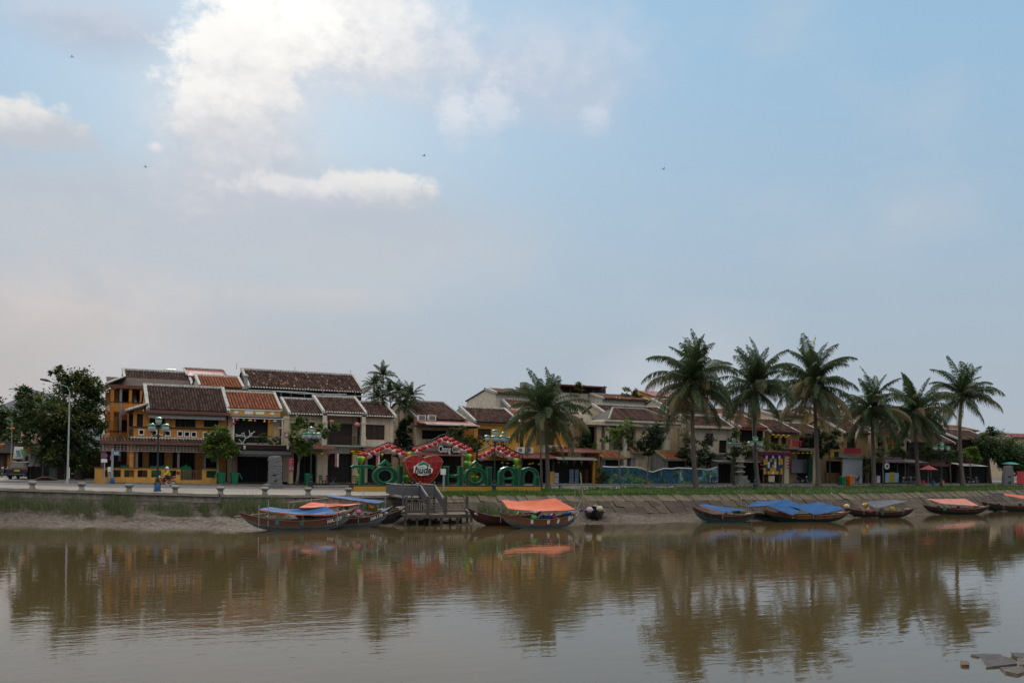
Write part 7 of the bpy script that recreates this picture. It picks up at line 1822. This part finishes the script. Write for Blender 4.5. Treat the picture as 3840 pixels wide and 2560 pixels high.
# stone slabs in the water, near bank
m_slab = mat('wet_grey_slab', (.055, .050, .050), c2=(.028, .026, .026), ns=3, bump=.6, bs=6, rough=.7)
m_slab2 = mat('wet_tan_slab', (.085, .065, .052), c2=(.045, .036, .03), ns=3, bump=.6, bs=6, rough=.7)
for i, (pts, zt, m, t) in enumerate((([(1380, 500), (1800, 430), (2060, 500), (2180, 630), (1500, 690)], -2.05, m_slab, 'large flat grey stone slab in the near water'), ([(1830, 700), (2300, 680), (2420, 790), (2200, 860), (1950, 800)], -2.055, m_slab2, 'tan stone slab below the large grey one'), ([(1190, 430), (1500, 405), (1870, 430), (1860, 460), (1400, 480)], -2.06, m_slab, 'thin dark stone slab behind the large grey one'), ([(2080, 395), (2420, 380), (2480, 500), (2200, 480)], -2.04, m_slab, 'grey stone slab at the right picture edge'), ([(2200, 500), (2420, 500), (2500, 640), (2240, 640)], -2.05, m_slab2, 'tan stone slab at the right picture edge'), ([(950, 555), (1110, 560), (1120, 640), (960, 630)], -2.03, m_hwood, 'small brown block standing off in the near water'))):
    pp = [gp(3440+a*.17, 2380+b_*.17, zt) for a, b_ in pts]; c_ = sum(pp, Vector())/len(pp)
    s = MB(); n = len(pp); s.v = [tuple(p) for p in pp]+[tuple(c_+(p-c_)*1.06+Vector((0, 0, -.06))) for p in pp]+[tuple(c_+(p-c_)*1.0+Vector((0, 0, -.4))) for p in pp]
    s.v = [(v[0]+random.uniform(-.03, .03), v[1]+random.uniform(-.03, .03), v[2]+random.uniform(-.015, .015)) for v in s.v]
    s.f = [tuple(range(n))]+[(k*n+j, k*n+n+j, k*n+n+(j+1) % n, k*n+(j+1) % n) for k in range(2) for j in range(n)]
    part('stone_slab', s, m, None, loc=(c_.x, c_.y, -2.2), label=t, cat='stone', group='broken slabs in the near water')

# ================================================================ CAR, MOTORCYCLES, RIDER, STALLS
f = gpt(88, 1799, 20); o = thing('parked_car', (0, 0, 0), 'black sport utility car seen from behind at the left street corner', 'car')
m_car = mat('black_car_paint', (.012, .012, .014), rough=.3, spec=.35)
prof = [(-2.2, .35), (-2.28, .62), (-2.22, .98), (-2.05, 1.06), (1.1, 1.02), (2.1, .86), (2.22, .6), (2.2, .35)]
bd = MB(); k = len(prof)
for s in (-1, 1):
    bd.v += [(s*.92, y, z) for y, z in prof]
bd.f = [tuple(range(k)), tuple(range(2*k-1, k-1, -1))]+[((i+1) % k, i, k+i, k+(i+1) % k) for i in range(k)]
part('body', bd, m_car, o)
cb = MB(); cb.v = [(s*w_, y, z) for y, z, w_ in ((-2.1, 1.04, .88), (-1.75, 1.62, .70), (.1, 1.66, .70), (1.0, 1.02, .86)) for s in (-1, 1)]
cb.f = [(0, 1, 3, 2), (2, 3, 5, 4), (4, 5, 7, 6), (0, 2, 4, 6), (1, 7, 5, 3)]; part('cabin', cb, m_car, o)
part('rear_window', MB().poly([(-.72, -2.06, 1.12), (.72, -2.06, 1.12), (.60, -1.80, 1.56), (-.60, -1.80, 1.56)]), m_glass, o)
for s in (-1, 1):
    part('side_window', MB().poly([(s*.885, -1.8, 1.1), (s*.875, .75, 1.1), (s*.72, .1, 1.6), (s*.72, -1.6, 1.57)]), m_glass, o)
    part('tail_light', MB().box(s*.45 if s > 0 else -.9, s*.9 if s > 0 else -.45, -2.31, -2.25, .92, 1.0), m_red, o)
    for y in (-1.35, 1.35):
        w_ = part('wheel', MB().tube([(s*.72, y, .34), (s*.93, y, .34)], .34, 16), m_black, o); part('rim', MB().tube([(s*.93, y, .34), (s*.945, y, .34)], .2, 10), m_metal, w_)
part('number_plate', MB().box(-.24, .24, -2.32, -2.27, .74, .9), m_yell, o); part('bumper', MB().box(-.9, .9, -2.36, -2.2, .35, .55), m_black, o); part('trim_strip', MB().box(-.7, .7, -2.375, -2.361, .50, .53), m_metal, o); part('roof_rail', MB().tube([(-.66, -1.6, 1.7), (-.66, 0, 1.72)], .025, 5).tube([(.66, -1.6, 1.7), (.66, 0, 1.72)], .025, 5), m_metal, o)
place(o, f, -.22, .98)


def moto(label, m_body, loc, rz):
    o = thing('motorcycle', (0, 0, 0), label, 'motorcycle', 'small motorcycles')
    for x in (-.62, .62):
        t = MB(); n = 20
        t.tube([(x+.27*math.cos(2*PI*j/n), 0, .29+.27*math.sin(2*PI*j/n)) for j in range(n+1)], .035, 6, False); w_ = part('wheel', t, m_black, o)
        r = MB().tube([(x+.22*math.cos(2*PI*j/n), 0, .29+.22*math.sin(2*PI*j/n)) for j in range(n+1)], .014, 4, False).tube([(x, -.05, .29), (x, .05, .29)], .05, 8)
        for j in range(8):
            r.tube([(x, 0, .29), (x+.22*math.cos(PI*j/4), 0, .29+.22*math.sin(PI*j/4))], .006, 3)
        part('rim', r, m_metal, w_)
    part('frame', MB().tube([(-.35, 0, .78), (-.22, 0, .48), (.1, 0, .38), (.62, 0, .30)], .05, 6).tube([(.1, 0, .38), (.45, 0, .66)], .04, 6), m_dmetal, o)
    part('engine', MB().ell((0, 0, .36), .2, .13, .13, 8, 6), m_metal, o)
    part('leg_shield', MB().prism([(-.42, -.14, .82), (-.30, -.18, .80), (-.10, -.16, .42), (-.18, -.14, .36), (-.34, -.17, .5)], (0, .32, 0)), m_body, o)
    part('body_panel', MB().prism([(-.12, -.12, .52), (.3, -.13, .60), (.85, -.1, .84), (.9, -.1, .92), (.2, -.13, .74)], (0, .25, 0)), m_body, o)
    part('seat', MB().prism([(-.02, -.13, .70), (.85, -.11, .90), (.86, -.11, .96), (.35, -.13, .80), (0, -.13, .77)], (0, .25, 0)), m_black, o)
    part('fork', MB().tube([(-.62, -.07, .29), (-.42, -.07, .85)], .025, 5).tube([(-.62, .07, .29), (-.42, .07, .85)], .025, 5), m_metal, o)
    part('front_fender', MB().tube([(-.85, 0, .48), (-.72, 0, .58), (-.55, 0, .59), (-.42, 0, .50)], .07, 6), m_body, o)
    part('handlebar', MB().tube([(-.28, -.32, .98), (-.36, -.1, .95), (-.36, .1, .95), (-.28, .32, .98)], .022, 5), m_black, o); part('headlight', MB().ell((-.46, 0, .88), .1, .14, .12, 8, 6), m_lglass, o)
    part('mirror', MB().tube([(-.32, -.25, .97), (-.28, -.3, 1.16)], .01, 4).ell((-.28, -.3, 1.2), .03, .07, .05, 6, 4), m_black, o); part('exhaust', MB().tube([(-.05, -.12, .25), (.3, -.14, .25), (.8, -.14, .36)], [.025, .04, .05], 6), m_metal, o)
    part('rear_rack', MB().tube([(.6, -.1, .9), (.98, -.1, .98), (.98, .1, .98), (.6, .1, .9)], .016, 4), m_metal, o)
    place(o, loc, rz); return o


fm = gpt(620, 1821, 4.6); moto('red motorcycle ridden past the ochre porch', mat('moto_red', (.26, .012, .02), rough=.3), fm, .06)
m2_ = gpt(18, 1790, 26); moto('dark motorcycle parked at the left picture edge', m_black, m2_, 1.2); m3_ = gpt(44, 1788, 27); moto('dark motorcycle parked left of the black car', m_hmar, m3_, 1.9)
m4_ = gpt(3215, 1814, 9.6); moto('dark motorcycle parked behind the orange bin', m_black, m4_, .5)


for k, (px, w, rz, t) in enumerate(((2672, 8.8, .3, 'dark motorcycle parked against the right end of the mural'), (3010, 10.2, 2.6, 'dark motorcycle parked before the bar screen'), (3395, 9.6, .2, 'dark motorcycle parked before the dark shops, left one'), (3420, 9.4, .35, 'dark motorcycle parked before the dark shops, right one'), (3650, 9.8, 2.9, 'dark motorcycle parked before the last shop'))):
    moto(t, (m_bluet, m_black, m_hmar, m_black, m_dmetal)[k], gpt(px, 1814, w), rz)


def skin(name, joints, edges, m, parent, loc=(0, 0, 0), sub=2):
    """continuous limb-and-trunk surface grown round a skeleton; joints: (x, y, z, rx, ry)"""
    me = bpy.data.meshes.new(name); me.from_pydata([j[:3] for j in joints], edges, []); o = bpy.data.objects.new(name, me); COL.objects.link(o)
    md = o.modifiers.new('s', 'SKIN'); md.use_smooth_shade = True
    for v, j in zip(me.skin_vertices[0].data, joints):
        v.radius = (j[3], j[4])
    me.skin_vertices[0].data[0].use_root = True
    o.modifiers.new('u', 'SUBSURF').levels = sub
    dg = bpy.context.evaluated_depsgraph_get(); nm = bpy.data.meshes.new_from_object(o.evaluated_get(dg)); bpy.data.objects.remove(o)
    nm.materials.clear(); nm.materials.append(m); r = bpy.data.objects.new(name, nm); COL.objects.link(r); r.parent = parent; r.location = loc
    return r


rd = thing('person', fm+Vector((0, 0, 0)), 'rider in yellow jacket, dark trousers and white helmet on the red motorcycle', 'person')
J = [(.30, 0, .90, .14, .16), (.27, 0, 1.10, .12, .15), (.20, 0, 1.32, .12, .17), (.16, 0, 1.44, .05, .05), (.13, 0, 1.56, .085, .08), (.11, 0, 1.66, .07, .07)]; Eg = [(0, 1), (1, 2), (2, 3), (3, 4), (4, 5)]
for s in (-1, 1):
    k = len(J); J += [(.18, s*.17, 1.38, .06, .06), (.05, s*.25, 1.16, .048, .048), (-.14, s*.27, 1.04, .038, .038), (-.25, s*.28, 1.01, .04, .028)]; Eg += [(2, k), (k, k+1), (k+1, k+2), (k+2, k+3)]
    k = len(J); J += [(.22, s*.11, .86, .085, .085), (-.12, s*.17, .78, .065, .065), (-.02, s*.17, .40, .045, .045), (-.14, s*.17, .34, .04, .035)]; Eg += [(0, k), (k, k+1), (k+1, k+2), (k+2, k+3)]
m_skin = mat('skin', (.36, .20, .13), rough=.6)
skin('body', J, Eg, m_skin, rd)
Jt = [(.29, 0, .92, .17, .175), (.26, 0, 1.12, .155, .175), (.20, 0, 1.33, .145, .19), (.165, 0, 1.43, .075, .08)]; Et = [(0, 1), (1, 2), (2, 3)]
for s in (-1, 1):
    k = len(Jt); Jt += [(.18, s*.18, 1.38, .08, .08), (.05, s*.255, 1.16, .065, .065), (-.15, s*.27, 1.035, .05, .05)]; Et += [(2, k), (k, k+1), (k+1, k+2)]
skin('jacket', Jt, Et, mat('yellow_jacket', (.58, .36, .03), c2=(.48, .29, .025)), rd)
Jp = [(.30, 0, .88, .15, .17)]; Ep = []
for s in (-1, 1):
    k = len(Jp); Jp += [(.2, s*.11, .85, .105, .105), (-.13, s*.175, .78, .082, .082), (-.02, s*.17, .44, .06, .06)]; Ep += [(0, k), (k, k+1), (k+1, k+2)]
skin('trousers', Jp, Ep, mat('dark_trousers', (.015, .015, .018)), rd)
L0 = world_loc(rd)
part('helmet', MB().ell(L0+Vector((.125, 0, 1.66)), .145, .13, .13, 12, 8), mat('white_helmet', (.66, .66, .68), rough=.3), rd, smooth=True)
part('face', MB().ell(L0+Vector((.035, 0, 1.575)), .05, .065, .075, 8, 6).tube([L0+Vector((-.01, 0, 1.60)), L0+Vector((-.035, 0, 1.565))], [.012, .018], 5), m_skin, rd, smooth=True)
part('eyes', MB().ell(L0+Vector((-.01, -.028, 1.605)), .01, .014, .008, 6, 4).ell(L0+Vector((-.01, .028, 1.605)), .01, .014, .008, 6, 4), m_black, rd)
for s in (-1, 1):
    b_ = MB()
    for j in range(4):
        b_.tube([L0+Vector((-.25-.0, s*(.26+.022*j), 1.02)), L0+Vector((-.30, s*(.26+.022*j), 1.0)), L0+Vector((-.30, s*(.26+.022*j), .965)), L0+Vector((-.265, s*(.26+.022*j), .955))], .011, 4)
    b_.tube([L0+Vector((-.24, s*.25, 1.0)), L0+Vector((-.26, s*.235, .965)), L0+Vector((-.285, s*.24, .955))], .012, 4); part('fingers', b_, m_skin, rd)
    part('shoe', MB().ell(L0+Vector((-.14, s*.17, .30)), .13, .05, .045, 8, 5), m_black, rd)
rd.rotation_euler = (0, 0, .06)

# ---- corrugated sheet stalls under the big tree
f = gpt(185, 1805, 19.5); o = thing('market_stall', f, 'shabby sheet metal stall with rusty roof and grey flaps under the big tree', 'stall')
xa, xb = pxx(112, 19.5, 1750), pxx(258, 19.5, 1750); zr_ = at(185, 1702, 18.5).z
rf = part('roof', MB().prism([(xa, 18.2, zr_), (xb, 18.2, zr_-.15), (xb-.4, 21.5, zr_+1.1), (xa+.6, 21.5, zr_+1.25)], (0, 0, -.05)), mat('rusty_sheet', (.15, .07, .05), c2=(.10, .085, .08), ns=1.5), o)
rr = MB()
for i in range(18):
    xx = xa+.1+(xb-xa-.3)*i/18; rr.tube([(xx, 18.2, zr_-.15*i/18+.02), (xx+.6-1.0*i/18, 21.5, zr_+1.25-.15*i/18+.02)], .05, 4, False)
part('corrugation', rr, mat('rusty_sheet', (.15, .07, .05)), rf)
part('back_wall', MB().box(xa, xb, 20.2, 20.3, f.z, zr_+.3), mat('stall_board', (.07, .06, .055), c2=(.14, .13, .12), ns=1.2, vs=.3), o)
for i, (p0, p1) in enumerate(((120, 140), (144, 166), (172, 193))):
    a, b_ = at(p0+6, 1706, 18.4), at(p1+6, 1706, 18.4); part('flap', MB().prism([(a.x, 18.4, a.z), (b_.x, 18.4, a.z), (b_.x-.5, 17.8, a.z-1.05), (a.x-.5, 17.8, a.z-1.05)], (0, .04, 0)), m_awning, o)
for px in (114, 160, 205, 244, 256):
    xx = pxx(px, 18.6, 1770); part('post', MB().tube([(xx, 18.6, f.z), (xx, 18.6, zr_-.05)], .05, 5), m_grey, o)
for p0, p1, m in ((118, 150, m_wood), (185, 215, m_grey), (222, 245, m_hwood)):
    part('panel', MB().rect(p0, 1752, p1, 1801, 18.9, 19.0), m, o)
part('yellow_placard', MB().rect(201, 1708, 217, 1725, 18.3, 18.34), m_yell, o); part('shelf', MB().rect(265, 1772, 305, 1778, 17.5, 18.1), mat('pale_wood', (.42, .32, .17)), o); part('shelf_leg', MB().rect(267, 1778, 270, 1803, 17.6, 17.7).rect(300, 1778, 303, 1803, 17.6, 17.7), m_hwood, o)
f = gpt(205, 1806, 14); o = thing('timber_pile', f, 'pile of loose timbers on the street corner before the stall', 'timber')
for i in range(5):
    p = at(130+i*6, 1802-i, 14.5-i*.2); q = at(215-i*8, 1807-i*2, 14.3-i*.2); part('timber', MB().tube([(p.x, p.y, f.z+.08+.06*i), (q.x, q.y, f.z+.08+.06*i)], .07, 4), m_hwood, o)
for i, (px0, px1, pyt, w, m, t) in enumerate(((-60, 62, 1690, 40, m_wood, 'dark row of small shops up the left street'), (60, 112, 1712, 34, m_redbrown, 'small grey roofed stall house beside the far light pole'), (85, 150, 1655, 30, m_grey, 'low house with red roof behind the big tree'))):
    xa, xb = pxx(px0, w, 1750), pxx(px1, w, 1750); zt = at((px0+px1)/2, pyt, w).z; o = thing('street_stall_house', ((xa+xb)/2, w+2, .2), t, 'house', 'small houses up the left street')
    part('wall', MB().box(xa, xb, w+.6, w+5, .1, zt-.1), m_wood if i != 2 else m_grey, o); part('roof', MB().prism([(xa-.3, w-.2, zt-.2), (xb+.3, w-.2, zt-.2), (xb+.3, w+3, zt+1.1), (xa-.3, w+3, zt+1.1)], (0, 0, -.08)).prism([(xa-.3, w+3, zt+1.1), (xb+.3, w+3, zt+1.1), (xb+.3, w+6, zt-.2), (xa-.3, w+6, zt-.2)], (0, 0, -.08)), (m_tileb, m_grey, m_redbrown)[i], o)
    for k in range(3):
        x0_ = xa+(xb-xa)*(.1+.3*k); part('doorway', MB().box(x0_, x0_+(xb-xa)*.2, w+.56, w+.59, .3, 2.5), (m_dark, m_hwood, m_yel)[(k+i) % 3] if k else m_dark, o)
for px, py, m, t in ((67, 1700, mat('flag_blue', (.16, .38, .55)), 'pale blue pennant hanging by the black car'), (84, 1697, mat('flag_green', (.10, .55, .12)), 'bright green pennant hanging by the black car'), (102, 1686, m_org, 'orange pennant hanging by the black car')):
    c_ = at(px, py, 22); o = thing('pennant', c_, t, 'flag', 'pennants at the left street corner'); part('cloth', MB().prism([(c_.x-.14, 22, c_.z+.3), (c_.x+.16, 22, c_.z+.33), (c_.x+.2, 22, c_.z-.3), (c_.x-.02, 22, c_.z-.36)], (0, .02, 0)), m, o); part('staff', MB().tube([(c_.x-.15, 22, c_.z-.9), (c_.x-.13, 22, c_.z+.4)], .02, 4), m_bamboo, o)
# ---- pedestrian by the far shops, standing
# ---- dragonflies over the water, near the camera
for i, (px, py, t) in enumerate(((270, 215, 'tiny dark dragonfly high at the upper left of the sky'), (545, 627, 'tiny dark dragonfly under the left edge of the big cloud'), (1590, 585, 'tiny dark dragonfly in the blue gap below the big cloud'), (2488, 635, 'tiny dark dragonfly alone in the right half of the sky'))):
    c_ = CAM+ray(px, py)*17; o = thing('dragonfly', c_, t, 'dragonfly', 'dragonflies in the sky')
    part('abdomen', MB().tube([c_+RT*.03, c_-RT*.035], [.006, .003], 5), m_dmetal, o)
    for s in (-1, 1):
        part('wing', MB().prism([c_+Vector((0, 0, .004)), c_+RT*.02+FW*s*.03+Vector((0, 0, .02)), c_+RT*.008+FW*s*.04+Vector((0, 0, .024)), c_-RT*.008+Vector((0, 0, .004))], (0, 0, .001)), m_dmetal, o)
